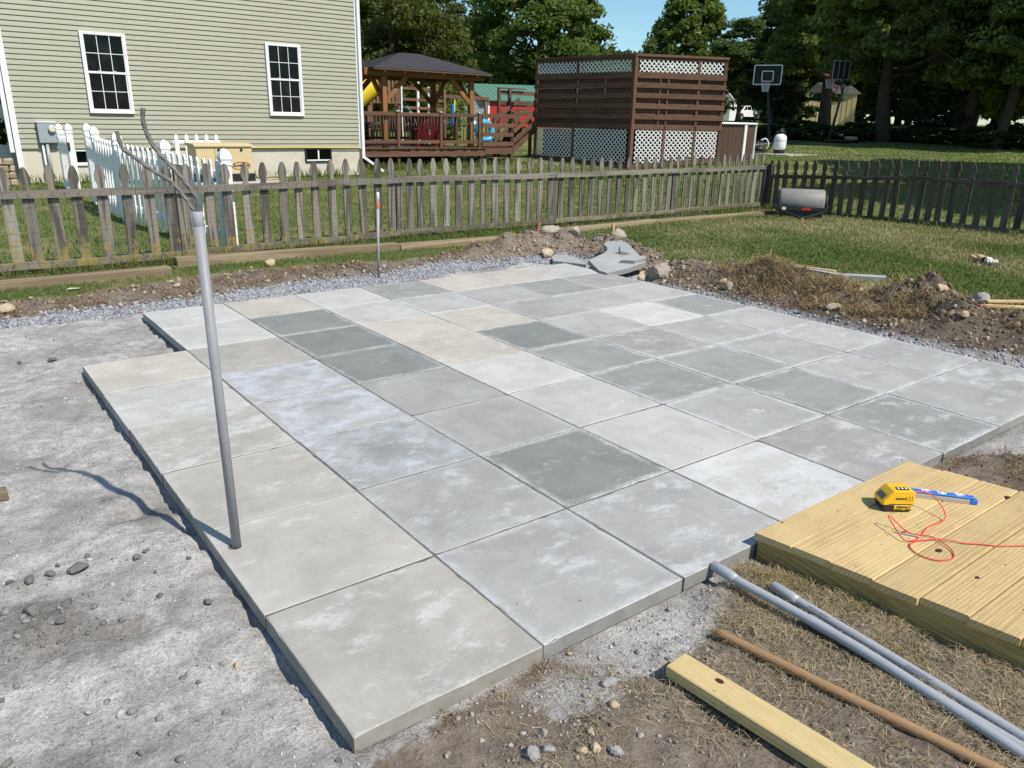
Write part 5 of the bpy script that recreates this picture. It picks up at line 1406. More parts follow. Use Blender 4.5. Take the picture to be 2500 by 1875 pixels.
t = thing('electric_meter', 'grey electric meter box with a round glass dial on the house wall', 'electric meter', (1.84,17.95,1.0))
part('box', MB().bbox((1.665,17.86,.81),(2.015,17.982,1.215),.012), M['grey_metal'], t)
part('hood', MB().bbox((1.655,17.85,1.216),(2.02,17.982,1.235),.004), M['white_trim'], t)
part('dial', MB().tube([(1.925,17.858,1.095),(1.925,17.80,1.095),(1.925,17.785,1.095)], [.072,.070,.055], 20), M['clear_vinyl'], t)
part('dial_face', MB().cyl((1.925,17.7845,1.095),(1.925,17.783,1.095),.050,18), M['shed_yellow'], t)
part('conduit', MB().tube([(1.80,17.92,.81),(1.80,17.92,.1)], .032, 12), M['pvc'], t)
part('conduit', MB().tube([(1.72,17.93,.81),(1.72,17.93,.3),(1.75,17.93,.15)], .02, 10), M['white_trim'], t)

t = thing('generator', 'tan home generator cabinet with an oval logo beside the white fence', 'generator', (4.85,16.2,.1))
gx0, gx1, gy0, gy1 = 4.25, 5.43, 16.0, 16.62
part('base', MB().bbox((gx0-.02,gy0-.03,.08),(gx1+.03,gy1+.03,.235),.01), M['black'], t)
part('cabinet', MB().bbox((gx0,gy0,.236),(gx1,gy1,.80),.008), M['tan_metal'], t)
part('lid', MB().prism([(gy0-.035,.795),(gy0-.035,.825),(gy0+.1,.85),(gy1,.86),(gy1+.02,.8)], lambda y, z: (gx0-.035,y,z+.006), lambda y, z: (gx1+.03,y,z+.006)), M['tan_metal'], t)
for x in (4.72, 5.20): part('lock', MB().cyl((x,gy0,.735),(x,gy0-.02,.735),.028,12), M['black'], t)
part('panel_seam', MB().box((4.635,gy0-.003,.245),(4.642,gy0+.001,.79)), M['black'], t)
pts = [(5.17+.20*math.cos(a), gy0-.004, .405+.075*math.sin(a)) for a in [2*math.pi*k/28 for k in range(29)]]
part('logo_oval', MB().tube(pts, .007, 5), M['ink_red'], t)
lettering(t, 'GUARDIAN', .068, M['label_ink'], (5.17,gy0-.003,.405), (1,0,0), (0,0,1), .003, 1.0)
at_base('generator_pad', MB().bbox((4.1,15.7,-.1),(5.75,16.9,.078),.02), M['concrete_pad'], 'pale stone pad under the generator', 'pad', (4.9,16.3,0))
for k, (x, y, a, l) in enumerate([(6.1,16.6,.2,'flat grey stone slab in the grass right of the generator'),(5.95,16.0,-.3,'tan flat stone at the corner of the generator pad')]):
    rock('flat_stone', (x,y), (.8,.55,.10), 300+k, M['wall_stone'], l, 'stone', None, rot=a)

t = thing('stone_retaining_wall', 'low dry stone retaining wall of tan blocks left of the house', 'stone wall', (.5,17.6,0))
rs = np.random.default_rng(77)
for row in range(4):
    x = -.9 - .1*(row % 2)
    while x < 1.10:
        L_ = rs.uniform(.28,.5); h = .125
        mb = MB().bbox((x, 17.45+.05*row+rs.normal(0,.015), row*(h+.008)), (min(x+L_,1.12), 17.85, row*(h+.008)+h), .022)
        mb.v = [(a+rs.normal(0,.006), b+rs.normal(0,.008), c+rs.normal(0,.005)) for a, b, c in mb.v]
        part('stone', mb, M['wall_stone'], t); x += L_+.012
# ------------------------------------------------------------------ pavilion deck, gazebo
deck = thing('timber_deck', 'brown stained raised deck with railing under the gazebo', 'deck', (12,20,0))
DX0, DX1, DY0, DY1, DZ = 9.25, 14.45, 20.0, 24.6, .60
bm_ = MB().bbox((0,0,-.03),(.138,DY1-DY0+.03,0),.003).mesh('deck_board', M['stain_y'])
rd = np.random.default_rng(41)
x = DX0
while x < DX1-.1:
    o = link(bpy.data.objects.new('deck_board', bm_), deck)
    o.location = Vector((x, DY0-.03-rd.uniform(0,.035), DZ))-deck.location; x += .145
part('fascia', MB().bbox((DX0,DY0+.005,.345),(DX1,DY0+.043,.568),.004), M['stain_x'], deck)
part('fascia', MB().bbox((DX1-.04,DY0+.045,.345),(DX1,DY1,.568),.004), M['stain_y'], deck)
for x in (9.7,11.31,12.86,14.32):
    for y in (20.06,22.2,24.4): part('deck_leg', MB().bbox((x-.045,y,-.05),(x+.045,y+.09,.565),.004), M['stain_z'], deck)
part('deck_shade_sheet', MB().box((DX0,24.5,-.05),(DX1,24.53,.56)), M['dark_inside'], deck)  # dark sheet standing in for the shade beneath the deck
def rail_post(x, y, z0=.345, z1=1.63, par=None, s=.046):
    p = part('rail_post', MB().bbox((x-s,y-s,z0),(x+s,y+s,z1),.004), M['stain_z'], par or deck)
    part('post_cap', MB().bbox((x-.07,y-.07,z1+.001),(x+.07,y+.07,z1+.03),.004).add([(x-.05,y-.05,z1+.03),(x+.05,y-.05,z1+.03),(x+.05,y+.05,z1+.03),(x-.05,y+.05,z1+.03),(x,y,z1+.06)],[(0,1,4),(1,2,4),(2,3,4),(3,0,4)]), M['barn_grey'], p)
def rail_run(p, q, bal, m, mat_b, step=.115):
    p, q = Vector(p), Vector(q); d = (q-p); L = d.length; d.normalize()
    for z, h in ((1.57,.10),(.775,.095)):
        part('handrail', MB().obox(p+Vector((0,0,z))+d*.047, q+Vector((0,0,z))-d*.047, .040, h, (0,0,1), .003), m, deck)
    n_ = int(L/step)
    for k in range(1, n_):
        c = p + d*L*k/n_
        part('baluster', MB().cyl(c+Vector((0,0,.80)), c+Vector((0,0,1.54)), .010, 6) if mat_b is M['black_metal'] else MB().box((c.x-.018,c.y-.018,.80),(c.x+.018,c.y+.018,1.54)), mat_b, deck)
px_ = [9.6, 11.29, 12.79, 14.24]
for x in px_: rail_post(x, 20.05)
for a, b in zip(px_, px_[1:]): rail_run((a,20.05,0),(b,20.05,0), 0, M['stain_x'], M['black_metal'])
bx_ = [10.2, 11.8, 13.1, 14.24]
for x in bx_: rail_post(x, 24.4, .4)
for a, b in zip(bx_, bx_[1:]): rail_run((a,24.4,0),(b,24.4,0), 0, M['stain_x'], M['stain_z'])
for y in (21.5, 23.0): rail_post(14.30, y, .4)
rail_run((14.30,21.5,0),(14.30,23.0,0), 0, M['stain_y'], M['black_metal'])
rail_run((14.30,23.0,0),(14.30,24.4,0), 0, M['stain_y'], M['black_metal'])

gz_ = thing('gazebo', 'brown timber gazebo with a dark shingled hip roof on the deck', 'gazebo', (12.5,21.3,.6))
PXY = [(10.95,20.22),(14.03,20.22),(14.03,22.5),(10.95,22.5)]
for x, y in PXY: part('post', MB().bbox((x-.075,y-.075,.602),(x+.075,y+.075,2.60),.006), M['cedar'], gz_)
zb = 2.61
part('beam', MB().bbox((10.3,20.14,zb),(14.5,20.28,zb+.20),.006), M['cedar_x'], gz_)
part('beam', MB().bbox((10.3,22.42,zb),(14.5,22.56,zb+.20),.006), M['cedar_x'], gz_)
for x in (10.88, 13.97): part('beam', MB().bbox((x,20.282,zb+.003),(x+.12,22.418,zb+.197),.006), M['cedar_x'], gz_)
def brace(p, q): part('brace', MB().obox(p, q, .09, .13, (0,0,1) , .004), M['cedar'], gz_)
for (x, y) in PXY:
    sx = 1 if x < 12 else -1; sy = 1 if y < 21 else -1
    brace((x+sx*.05,y,1.93),(x+sx*.75,y,2.62)); brace((x,y+sy*.05,1.93),(x,y+sy*.75,2.62))
EX0, EX1, EY0, EY1, EZ, PZ = 10.42, 14.56, 19.78, 22.92, 2.80, 3.36
RX0, RX1, RY = 12.15, 12.85, 21.35
core = [(EX0,EY0,EZ),(EX1,EY0,EZ),(EX1,EY1,EZ),(EX0,EY1,EZ),(RX0,RY,PZ),(RX1,RY,PZ)]
part('roof_deck', MB().add([(a,b,c-.012) for a,b,c in core]+[(a,b,c-.045) for a,b,c in core[:4]], [(0,1,5,4),(1,2,5),(2,3,4,5),(3,0,4),(9,8,7,6),(0,6,7,1),(1,7,8,2),(2,8,9,3),(3,9,6,0)]), M['stain_x'], gz_)
rsh = np.random.default_rng(43)
def courses(A, B, Cc_, D, n_):
    """shingle courses on the slope A-B (eave) to D-C (top)"""
    A, B, Cc_, D = map(Vector, (A, B, Cc_, D)); nrm = (B-A).cross(D-A).normalized()
    if nrm.z < 0: nrm = -nrm
    for k in range(n_):
        u0, u1 = k/n_, min(1, (k+1.18)/n_)
        l0, r0 = A.lerp(D,u0), B.lerp(Cc_,u0); l1, r1 = A.lerp(D,u1), B.lerp(Cc_,u1)
        L = (r0-l0).length; m_ = max(1, int(L/.9)); off = rsh.uniform(0,.4)
        cuts = [0]+[min(max((i+off)/m_,0),1) for i in range(m_)]+[1]
        for a, b in zip(cuts, cuts[1:]):
            if b-a < .02: continue
            j = rsh.uniform(0,.003)
            p = [l0.lerp(r0,a)+nrm*(.012+j), l0.lerp(r0,b)+nrm*(.012+j), l1.lerp(r1,b)+nrm*.002, l1.lerp(r1,a)+nrm*.002]
            q = [v-nrm*.012 for v in p[:2]]
            part('shingle', MB().add(p+q, [(0,1,2,3),(4,5,1,0),(4,0,3),(5,2,1)]), M['shingle'], gz_)
courses(core[0], core[1], core[5], core[4], 13)
courses(core[3], core[0], core[4], core[4], 13)
courses(core[1], core[2], core[5], core[5], 13)
courses(core[2], core[3], core[4], core[5], 13)
for (x, y) in [(10.95,20.1),(11.6,20.1),(12.3,20.1),(12.95,20.1),(13.6,20.1),(14.2,20.1)]:
    part('string_light', MB().lathe([(.008,0),(.02,-.02),(.03,-.05),(.018,-.075),(.002,-.08)], x, y, 2.79, 8), M['clear_vinyl'], gz_)

# furniture on the deck
def adirondack(x, y, z, rot, label):
    t = thing('garden_chair', label, 'chair', (x,y,z), 'red slatted garden chairs on the deck', rot)
    for k in range(5):
        a = (k-2)*.13
        part('back_slat', MB().obox((a*.8,.20,.28),(a*1.25,.42,.98-.03*(k-2)**2), .10, .02, (0,1,0)), M['dark_red'], t, True)
    for k in range(5): part('seat_slat', MB().box((-.28,-.30+k*.105,.30-k*.02),(.28,-.21+k*.105,.32-k*.02)), M['dark_red'], t, True)
    for s in (-1,1):
        part('arm', MB().bbox((s*.36-.07,-.35,.52),(s*.36+.07,.38,.545),.005), M['dark_red'], t, True)
        part('leg', MB().box((s*.32-.02,-.32,0),(s*.32+.02,-.24,.52)), M['dark_red'], t, True)
        part('leg', MB().box((s*.32-.02,.20,0),(s*.32+.02,.28,.52)), M['dark_red'], t, True)
adirondack(13.0,21.2,.6,2.7,'red slatted garden chair facing away on the deck, left one')
adirondack(13.55,22.3,.6,1.9,'red slatted garden chair deeper on the deck, right one')

# ------------------------------------------------------------------ landing, stairs to the pool platform
t = thing('pool_stairs', 'brown wooden stairs with railings climbing from the deck to the pool enclosure', 'stairs', (15.5,20.2,0))
for z0, z1 in ((1.51,1.645),(1.22,1.352),(.94,1.067),(.65,.78)):
    part('rail_board', MB().bbox((14.32,19.975,z0),(15.58,20.015,z1),.004), M['stain_x'], t)
part('fascia', MB().bbox((14.47,20.02,.40),(15.55,20.06,.62),.004), M['stain_x'], t)
part('landing_floor', MB().bbox((14.46,20.062,.58),(15.6,21.3,.62),.004), M['stain_y'], t)
for x, z in ((14.32,1.6),(15.56,1.6)): part('post', MB().bbox((x-.045,20.018,-.05 if x > 15 else .3),(x+.045,20.105,z),.004), M['stain_z'], t)
for y in (20.0, 21.05):
    for a, b in (((15.58,1.44),(16.62,2.16)),((15.58,1.10),(16.62,1.83)),((15.58,.78),(16.62,1.51))):
        part('sloped_rail', MB().obox((a[0],y,a[1]),(b[0],y,b[1]),.038,.13,(0,0,1),.004), M['stain_x'], t)
    part('stringer', MB().obox((15.45,y+.12 if y < 20.5 else y-.1,.42),(16.62,y+.12 if y < 20.5 else y-.1,1.26),.04,.26,(0,0,1),.004), M['stain_x'], t)
for k in range(5):
    part('tread', MB().bbox((15.62+k*.21,20.16,.74+k*.155),(15.90+k*.21,20.92,.78+k*.155),.004), M['stain_y'], t)
for x, y, z0, z1 in ((15.55,21.0,.0,1.62),(15.8,21.1,0,2.46),(16.25,21.1,0,2.46),(16.55,20.3,0,1.5)):
    part('post', MB().bbox((x-.045,y,z0),(x+.045,y+.09,z1),.004), M['stain_z'], t)
part('top_rail', MB().bbox((15.75,21.095,2.462),(16.9,21.2,2.50),.004), M['stain_x'], t)
for z in (2.28,1.95,1.62): part('rail_board', MB().bbox((15.85,21.2,z),(17.4,21.235,z+.13),.004), M['stain_x'], t)
part('step', MB().bbox((14.45,19.55,.27),(14.95,19.97,.30),.004), M['stain_x'], t)
part('step_side', MB().prism([(19.6,.265),(19.97,.265),(19.97,-.05)], lambda y, z: (14.62,y,z), lambda y, z: (14.66,y,z)), M['stain_y'], t)

t = thing('pool_float', 'light blue ring float stacked behind the landing rail', 'pool float', (15.02,20.9,.62))
def torus(c, R, r, tilt=0.0, n=20, m_=10, sq=1.0):
    vs, fs = [], []
    for i in range(n):
        a = 2*math.pi*i/n
        for k in range(m_):
            b = 2*math.pi*k/m_
            x_, z_, y_ = (R+r*math.cos(b))*math.cos(a), (R+r*math.cos(b))*math.sin(a)*sq, r*math.sin(b)
            vs.append((c[0]+x_, c[1]+y_*1.0+z_*math.sin(tilt), c[2]+z_*math.cos(tilt)))
    for i in range(n):
        for k in range(m_): fs.append((i*m_+k, ((i+1)%n)*m_+k, ((i+1)%n)*m_+(k+1)%m_, i*m_+(k+1)%m_))
    return MB().add(vs, fs, True)
part('ring', torus((15.02,20.85,1.10),.29,.105,.15), M['float_blue'], t)
t = thing('pool_float', 'pale clear inflatable lounger slumped left of the blue ring float', 'pool float', (14.62,21.0,.62))
mb = MB()
for k, (x, z, r) in enumerate([(14.52,1.25,.13),(14.66,1.35,.12),(14.58,1.0,.15),(14.72,1.1,.12),(14.56,.80,.12)]):
    v, f = rock_protos(1, 2, 400+k, .1)[0]; mb.add([(x+a[0]*r, 21.0+a[1]*r, z+a[2]*r) for a in v], [tuple(q) for q in f], True)
part('body', mb, M['clear_vinyl'], t)

# ------------------------------------------------------------------ pool enclosure: shadow-box screens with lattice
enc = thing('pool_enclosure', 'brown slatted privacy enclosure with white lattice panels around the pool deck', 'pool enclosure', (17.2,16.2,.1))
EC, EL, ER = Vector((17.2,16.2,0)), Vector((16.53,20.10,0)), Vector((20.05,15.07,0))
def lattice(o_, d, nrm, u0, u1, z0, z1, name='lattice_panel'):
    """diagonal white strips between u0..u1, z0..z1"""
    mb = MB(); pitch = .150; w = .035; th = .007
    for sgn, off in ((1, .0), (-1, th+.001)):
        k = -int((z1-z0)/pitch)-2
        while True:
            c = u0 + k*pitch*1.0
            if c > u1 + (z1-z0) + .2: break
            k += 1
            # line u = c + sgn*(z-z0)
            pts = []
            za, zb_ = z0, z1
            if sgn > 0: ua, ub = c, c+(z1-z0)
            else: ua, ub = c, c-(z1-z0)
            def clip(ua, za, ub, zb_):
                if ua > ub: ua, za, ub, zb_ = ub, zb_, ua, za
                if ub <= u0 or ua >= u1: return None
                if ua < u0: za += (zb_-za)*(u0-ua)/(ub-ua); ua = u0
                if ub > u1: zb_ = za + (zb_-za)*(u1-ua)/(ub-ua); ub = u1
                return ua, za, ub, zb_
            r_ = clip(ua, za, ub, zb_)
            if r_ is None or abs(r_[2]-r_[0]) < .02: continue
            ua, za, ub, zb_ = r_; s = 1 if zb_ > za else -1
            hw = w*.7071*.5
            q = [(ua-hw, za+s*hw),(ua+hw, za-s*hw),(ub+hw, zb_-s*hw),(ub-hw, zb_+s*hw)]
            q = [(min(max(a,u0-.01),u1+.01), min(max(b,z0-.01),z1+.01)) for a, b in q]
            lo = [o_+d*a+Vector((0,0,b))+nrm*off for a, b in q]; hi = [v+nrm*th for v in lo]
            mb.add(lo+hi, [(3,2,1,0),(4,5,6,7),(0,1,5,4),(1,2,6,5),(2,3,7,6),(3,0,4,7)])
    part(name, mb, M['lattice'], enc)
def screen(A, B, ubot, utop, zslope, mx):
    d = (B-A); L = d.length; d.normalize(); nrm = Vector((d.y,-d.x,0))
    if nrm.dot(Vector((-.6,-1.4,0))-A) < 0: nrm = -nrm
    zb = lambda u: .12 + zslope*u
    def board(z0, z1, u0=0.0, u1=None, off=.0, th=.025, nm='slat_board'):
        u1 = L if u1 is None else u1
        part(nm, MB().obox(A+d*u0+nrm*off+Vector((0,0,(z0+z1)/2)), A+d*u1+nrm*off+Vector((0,0,(z0+z1)/2)), th, z1-z0, (0,0,1), .003), mx, enc)
    def post(u, z0, z1, w=.09, off=-.03, nm='post', th=.09):
        c = A+d*u+nrm*off
        part(nm, MB().obox(c+Vector((0,0,z0)), c+Vector((0,0,z1)), w, th, tuple(nrm), .003), M['stain_z'], enc)
    # posts
    for u in (0.05, L-.05): post(u, zb(u)-.1, 3.40)
    for u in ubot: post(u, zb(u)-.05, 1.40, .085, -.012)
    for u in utop: post(u, 2.72, 3.36, .085, -.012)
    # frame boards
    board(3.33, 3.40, 0, L, .030, .09, 'cap_board')
    board(3.245, 3.325, 0, L, .012); board(2.73, 2.905, 0, L, .022, .03, 'band_board')
    board(1.27, 1.415, 0, L, .018, .03, 'band_board')
    c0, c1 = A+Vector((0,0,zb(0)+.035)), B+Vector((0,0,zb(L)+.035))
    part('kick_board', MB().obox(c0+nrm*.018, c1+nrm*.018, .03, .15, (0,0,1), .003), mx, enc)
    # shadow-box: front slats and the boards behind the gaps
    for z in (2.46,2.17,1.87,1.56): board(z, z+.142, 0, L, .042)
    for z in (2.585,2.295,2.005,1.705,1.418): board(z-.018, z+.166, 0, L, -.055, .022, 'back_slat')
    k = 0
    for u in sorted(ubot+utop+[L*.27]): 
        post(u+.02, 1.42, 2.73, .05, .0, 'batten', .05)
    # lattice panels
    us = [.10]+sorted(ubot)+[L-.10]
    for a, b in zip(us, us[1:]):
        z0 = zb((a+b)/2)+.115
        lattice(A+nrm*.0, d, nrm, a+.045, b-.045, z0, 1.262)
    us = [.10]+sorted(utop)+[L-.10]
    for a, b in zip(us, us[1:]): lattice(A+nrm*.0, d, nrm, a+.045, b-.045, 2.91, 3.24)
screen(EC, EL, [2.26], [2.16], .035, M['stain_y'])
screen(EC, ER, [1.09,2.13], [2.10], .08, M['stain_x'])
part('corner_post', MB().bbox((17.14,16.14,.0),(17.25,16.25,3.40),.006), M['stain_z'], enc)
part('platform', MB().add([(17.3,16.3,1.25),(20.0,15.2,1.25),(21.0,18.5,1.25),(18.4,20.8,1.25),(16.65,20.0,1.25),(17.3,16.3,1.38),(20.0,15.2,1.38),(21.0,18.5,1.38),(18.4,20.8,1.38),(16.65,20.0,1.38)], [(4,3,2,1,0),(5,6,7,8,9)]+[(i,(i+1)%5,5+(i+1)%5,5+i) for i in range(5)]), M['stain_x'], enc)
part('under_shade_sheet', MB().obox((17.45,16.45,.68),(16.85,20.0,.68),.02,1.1), M['dark_inside'], enc)  # dark sheets behind the lattice stand in for shade under the platform
part('under_shade_sheet', MB().obox((17.45,16.45,.70),(20.0,15.5,.70),.02,1.05), M['dark_inside'], enc)

# ------------------------------------------------------------------ round pool
PC, PR_ = (21.5,18.3), 2.75
t = thing('swimming_pool', 'round above ground pool with brown corrugated wall and white uprights', 'pool', (PC[0],PC[1],.4))
wl_ = MB(); n_ = 180; vs = []; fs = []
for i in range(n_):
    a = 2*math.pi*i/n_; r_ = PR_ + (.012 if i % 2 else -.012)
    vs += [(PC[0]+r_*math.cos(a), PC[1]+r_*math.sin(a), .25),(PC[0]+r_*math.cos(a), PC[1]+r_*math.sin(a), 1.47)]
for i in range(n_):
    j = (i+1) % n_; fs.append((2*i,2*j,2*j+1,2*i+1))
part('wall', wl_.add(vs, fs), M['pool_wall'], t)
part('top_rail', MB().lathe([(PR_-.10,1.47),(PR_+.07,1.47),(PR_+.08,1.50),(PR_+.07,1.535),(PR_-.08,1.54),(PR_-.10,1.53)], PC[0], PC[1], 0, 64), M['white_trim'], t)
part('water', MB().lathe([(PR_-.12,1.30),(.01,1.302)], PC[0], PC[1], 0, 48), M['float_blue'], t)
base_a = math.radians(-82)
for k in range(14):
    a = base_a + 2*math.pi*k/14; c, s = math.cos(a), math.sin(a)
    up = MB().obox((PC[0]+(PR_+.03)*c, PC[1]+(PR_+.03)*s, .22),(PC[0]+(PR_+.03)*c, PC[1]+(PR_+.03)*s, 1.50), .15, .06, (c,s,0), .01)
    part('upright', up, M['white_trim'], t)

# sand filter, pump and hoses
fx, fy_, fz = 22.39, 14.51, .60
FB_ = Vector((26.99, 17.70, .43)); FS_ = 1.2
def fl(v): return FB_ + (v-Vector((fx,fy_,fz)))*FS_
at_base('filter_pad', MB().bbox((25.9,16.5,.20),(28.0,18.7,.43),.01), M['concrete_pad'], 'pale flat pad under the white sand filter', 'pad', (26.99,17.7,.4))
t = thing('sand_filter', 'white round pool sand filter with a black valve head', 'pool filter', tuple(FB_))
part('stand', MB().lathe([(.17,.0),(.155,.12),(.13,.14)], fx, fy_, fz+.001, 20).xf(fl), M['black'], t)
part('tank', MB().lathe([(.12,.10),(.175,.13),(.20,.19),(.205,.30),(.205,.44),(.195,.52),(.15,.58),(.08,.61),(.03,.615)], fx, fy_, fz, 24).xf(fl), M['white_paint'], t)
part('band', MB().lathe([(.2065,.39),(.209,.392),(.209,.40),(.2065,.402)], fx, fy_, fz, 24).xf(fl), M['roof_grey'], t)
part('valve', MB().lathe([(.05,.61),(.085,.63),(.09,.70),(.06,.72),(.05,.76),(.02,.78)], fx, fy_, fz, 14).tube([(fx-.12,fy_+.10,fz+.68),(fx+.12,fy_-.10,fz+.68)],.03,8).tube([(fx-.02,fy_-.02,fz+.79),(fx+.1,fy_-.08,fz+.75)],.018,6).xf(fl), M['black'], t)
t = thing('pool_pump', 'small black pool pump with hoses between the pool and the sand filter', 'pump', tuple(fl(Vector((21.95,15.0,.6)))))
part('motor', MB().tube([(21.82,15.06,.72),(21.83,15.05,.72),(22.08,14.86,.72),(22.09,14.85,.72)],[.05,.09,.09,.06],12).box((21.8,14.85,.601),(22.1,15.1,.63)).xf(fl), M['black'], t)
part('strainer', MB().lathe([(.07,0),(.09,.04),(.09,.16),(.06,.20),(.02,.21)], 21.78, 15.12, .62, 12).xf(fl), M['black'], t)
part('hose', MB().tube(smooth_path([(21.45,15.36,1.15),(21.45,15.30,.95),(21.55,15.2,.72),(21.9,14.9,.62),(22.15,14.72,.75),(22.22,14.65,1.05),(22.30,14.58,1.27)],6),.026,8).xf(fl), M['black'], t)
part('hose', MB().tube(smooth_path([(21.80,15.10,.86),(21.92,15.0,.98),(22.1,14.82,1.0),(22.2,14.72,1.10)],6),.018,7).xf(fl), M['black'], t)
part('white_pipe', MB().tube(smooth_path([(21.95,14.95,.63),(22.1,14.80,.66),(22.14,14.77,.90),(22.06,14.83,1.05),(21.95,14.93,1.0)],6),.022,8).xf(fl), M['white_paint'], t)

# ------------------------------------------------------------------ lawn roller
RC = Vector((11.38,6.32,.24)); RA = Vector((.60,-.80,0)); RB = Vector((.80,.60,0)); R_ = .215; HL = .36
t = thing('lawn_roller', 'grey lawn roller with a black drawbar parked against the side fence', 'lawn roller', (RC.x,RC.y,0))
pr = [(-HL-.02,R_*.62),(-HL,R_*.90),(-HL+.03,R_),(HL-.03,R_),(HL,R_*.90),(HL+.02,R_*.62)]
vs, fs = [], []
for a, r_ in pr:
    for k in range(32):
        th = 2*math.pi*k/32; vs.append(RC+RA*a+RB*(r_*math.cos(th))+Vector((0,0,r_*math.sin(th))))
for i in range(len(pr)-1):
    for k in range(32): fs.append((i*32+k, i*32+(k+1)%32, (i+1)*32+(k+1)%32, (i+1)*32+k))
part('drum', MB().add(vs, fs, True), M['drum'], t)
for s in (-1,1):
    part('end_plate', MB().cyl(RC+RA*(s*(HL+.018)), RC+RA*(s*(HL+.024)), R_*.90, 24), M['black_metal'], t)
    part('side_arm', MB().obox(RC+RA*(s*(HL+.045)), RC+RA*(s*(HL+.045))-RB*.31-Vector((0,0,.085)), .03, .04), M['black_metal'], t)
    part('drawbar_arm', MB().obox(RC+RA*(s*(HL+.03))-RB*.31-Vector((0,0,.10)), RC-RB*.72-Vector((0,0,.205)), .03, .03), M['black_metal'], t)
fb = MB().obox(RC-RA*(HL+.06)-RB*.30-Vector((0,0,.085)), RC+RA*(HL+.06)-RB*.30-Vector((0,0,.085)), .03, .055)
part('front_bar', fb, M['black_metal'], t)
part('scraper_plate', MB().obox(RC-RA*(HL-.02)-RB*.28-Vector((0,0,.165)), RC+RA*(HL-.02)-RB*.28-Vector((0,0,.165)), .008, .10), M['black_metal'], t)
part('red_label', MB().obox(RC-RA*.0-RB*.317-Vector((0,0,.085)), RC+RA*.14-RB*.317-Vector((0,0,.085)), .003, .042), M['red'], t)
part('white_label', MB().obox(RC-RA*.31-RB*.317-Vector((0,0,.088)), RC-RA*.25-RB*.317-Vector((0,0,.088)), .003, .042), M['white_trim'], t)
part('hitch', MB().obox(RC-RB*.68-Vector((0,0,.20)), RC-RB*.80-Vector((0,0,.215)), .035, .02), M['aluminium'], t)

# ------------------------------------------------------------------ play set
def G3(x, y): return float(tz(x, y))
t = thing('play_set', 'wooden play set with a tower and climbing frame beyond the deck', 'play set', (15.2,26.6,.5))
def pl(p, q, w=.10, h=.10, nm='beam', m='play'): part(nm, MB().obox(p, q, w, h, (0,1,.01), .004), M[m], t)
for x, y in ((13.95,27.1),(14.95,26.5),(14.5,28.0),(15.5,27.4)): pl((x,y,.4),(x,y,3.0), nm='post')
d_ = Vector((1.0,-.6,0)).normalized()
for k in range(8): 
    c = Vector((13.95,27.05,0))+d_*(.06+k*.145); pl(c+Vector((0,0,2.02)), c+Vector((0,0,2.86)), .125, .02, 'plank')
for z in (2.0, 2.9): pl((13.9,27.08,z),(15.0,26.42,z), .05, .10)
for k in range(10):
    c = Vector((13.95,27.05,0))+d_*(.06+k*.11)
pl((15.0,26.45,2.55),(16.3,25.6,2.50)); pl((15.0,26.45,2.15),(16.4,25.55,2.1)); pl((15.0,26.45,1.85),(16.4,25.55,1.8)); pl((15.0,26.4,1.60),(16.4,25.5,1.58))
pl((15.55,26.1,.5),(15.55,26.1,3.0), .09,.09,'post','white_trim'); pl((15.0,26.4,.5),(15.0,26.4,2.65), .06,.06,'post','white_trim'); pl((15.9,25.9,.5),(15.9,25.9,2.6), .06,.06,'post','white_trim')
pl((16.4,25.55,.5),(16.4,25.55,2.5),nm='post'); pl((16.4,25.6,2.28),(17.9,24.7,2.23), .12,.14)
pl((17.25,25.1,2.25),(17.05,24.7,.5)); pl((17.25,25.1,2.25),(17.5,25.5,.5)); pl((17.8,24.8,2.25),(17.6,24.3,.5))
def trough(P, w, h, m, nm):
    P = smooth_path(P, 4); vs, fs = [], []
    for i, p in enumerate(P):
        d = (P[min(i+1,len(P)-1)]-P[max(i-1,0)]); s = Vector((0,0,1)).cross(d).normalized(); u = d.cross(s).normalized()
        for a, b in ((-w,h),(-w,h+.03),(-w*.85,h),(-w*.7,.03),(w*.7,.03),(w*.85,h),(w,h+.03),(w,h),(w*.75,0),(-w*.75,0)): vs.append(p+s*a+u*b)
    for i in range(len(P)-1):
        for k in range(10): fs.append((i*10+k, i*10+(k+1)%10, i*10+10+(k+1)%10, i*10+10+k))
    part(nm, MB().add(vs, fs, True), m, t)
trough([(15.15,26.45,1.78),(15.25,26.35,1.70),(15.40,26.25,1.30),(15.50,26.18,.98),(15.65,26.05,.88)], .20, .10, M['slide_green'], 'slide')
part('tube_slide', MB().tube(smooth_path([(14.25,27.0,2.62),(14.05,27.05,2.52),(13.6,27.2,2.15),(13.2,27.35,1.80),(12.8,27.5,1.45),(12.4,27.5,1.1)],5), .36, 18), M['slide_yellow'], t)
part('blue_panel', MB().bbox((16.6,25.3,1.25),(16.7,25.42,2.0),.01), M['blue'], t)
part('swing_chain', MB().tube([(16.75,25.35,2.2),(16.72,25.33,1.2)], .02, 6), M['slide_yellow'], t)

# ------------------------------------------------------------------ barn, sheds, far house, truck
t = thing('barn', 'grey barn with a green metal roof and a red side wall behind the play set', 'barn', (28,39,1))
P0 = Vector((27.7,39.4,1.0)); bu = Vector((.56,.83,0)).cross(Vector((0,0,1))).normalized(); bv = Vector((-bu.y,bu.x,0))
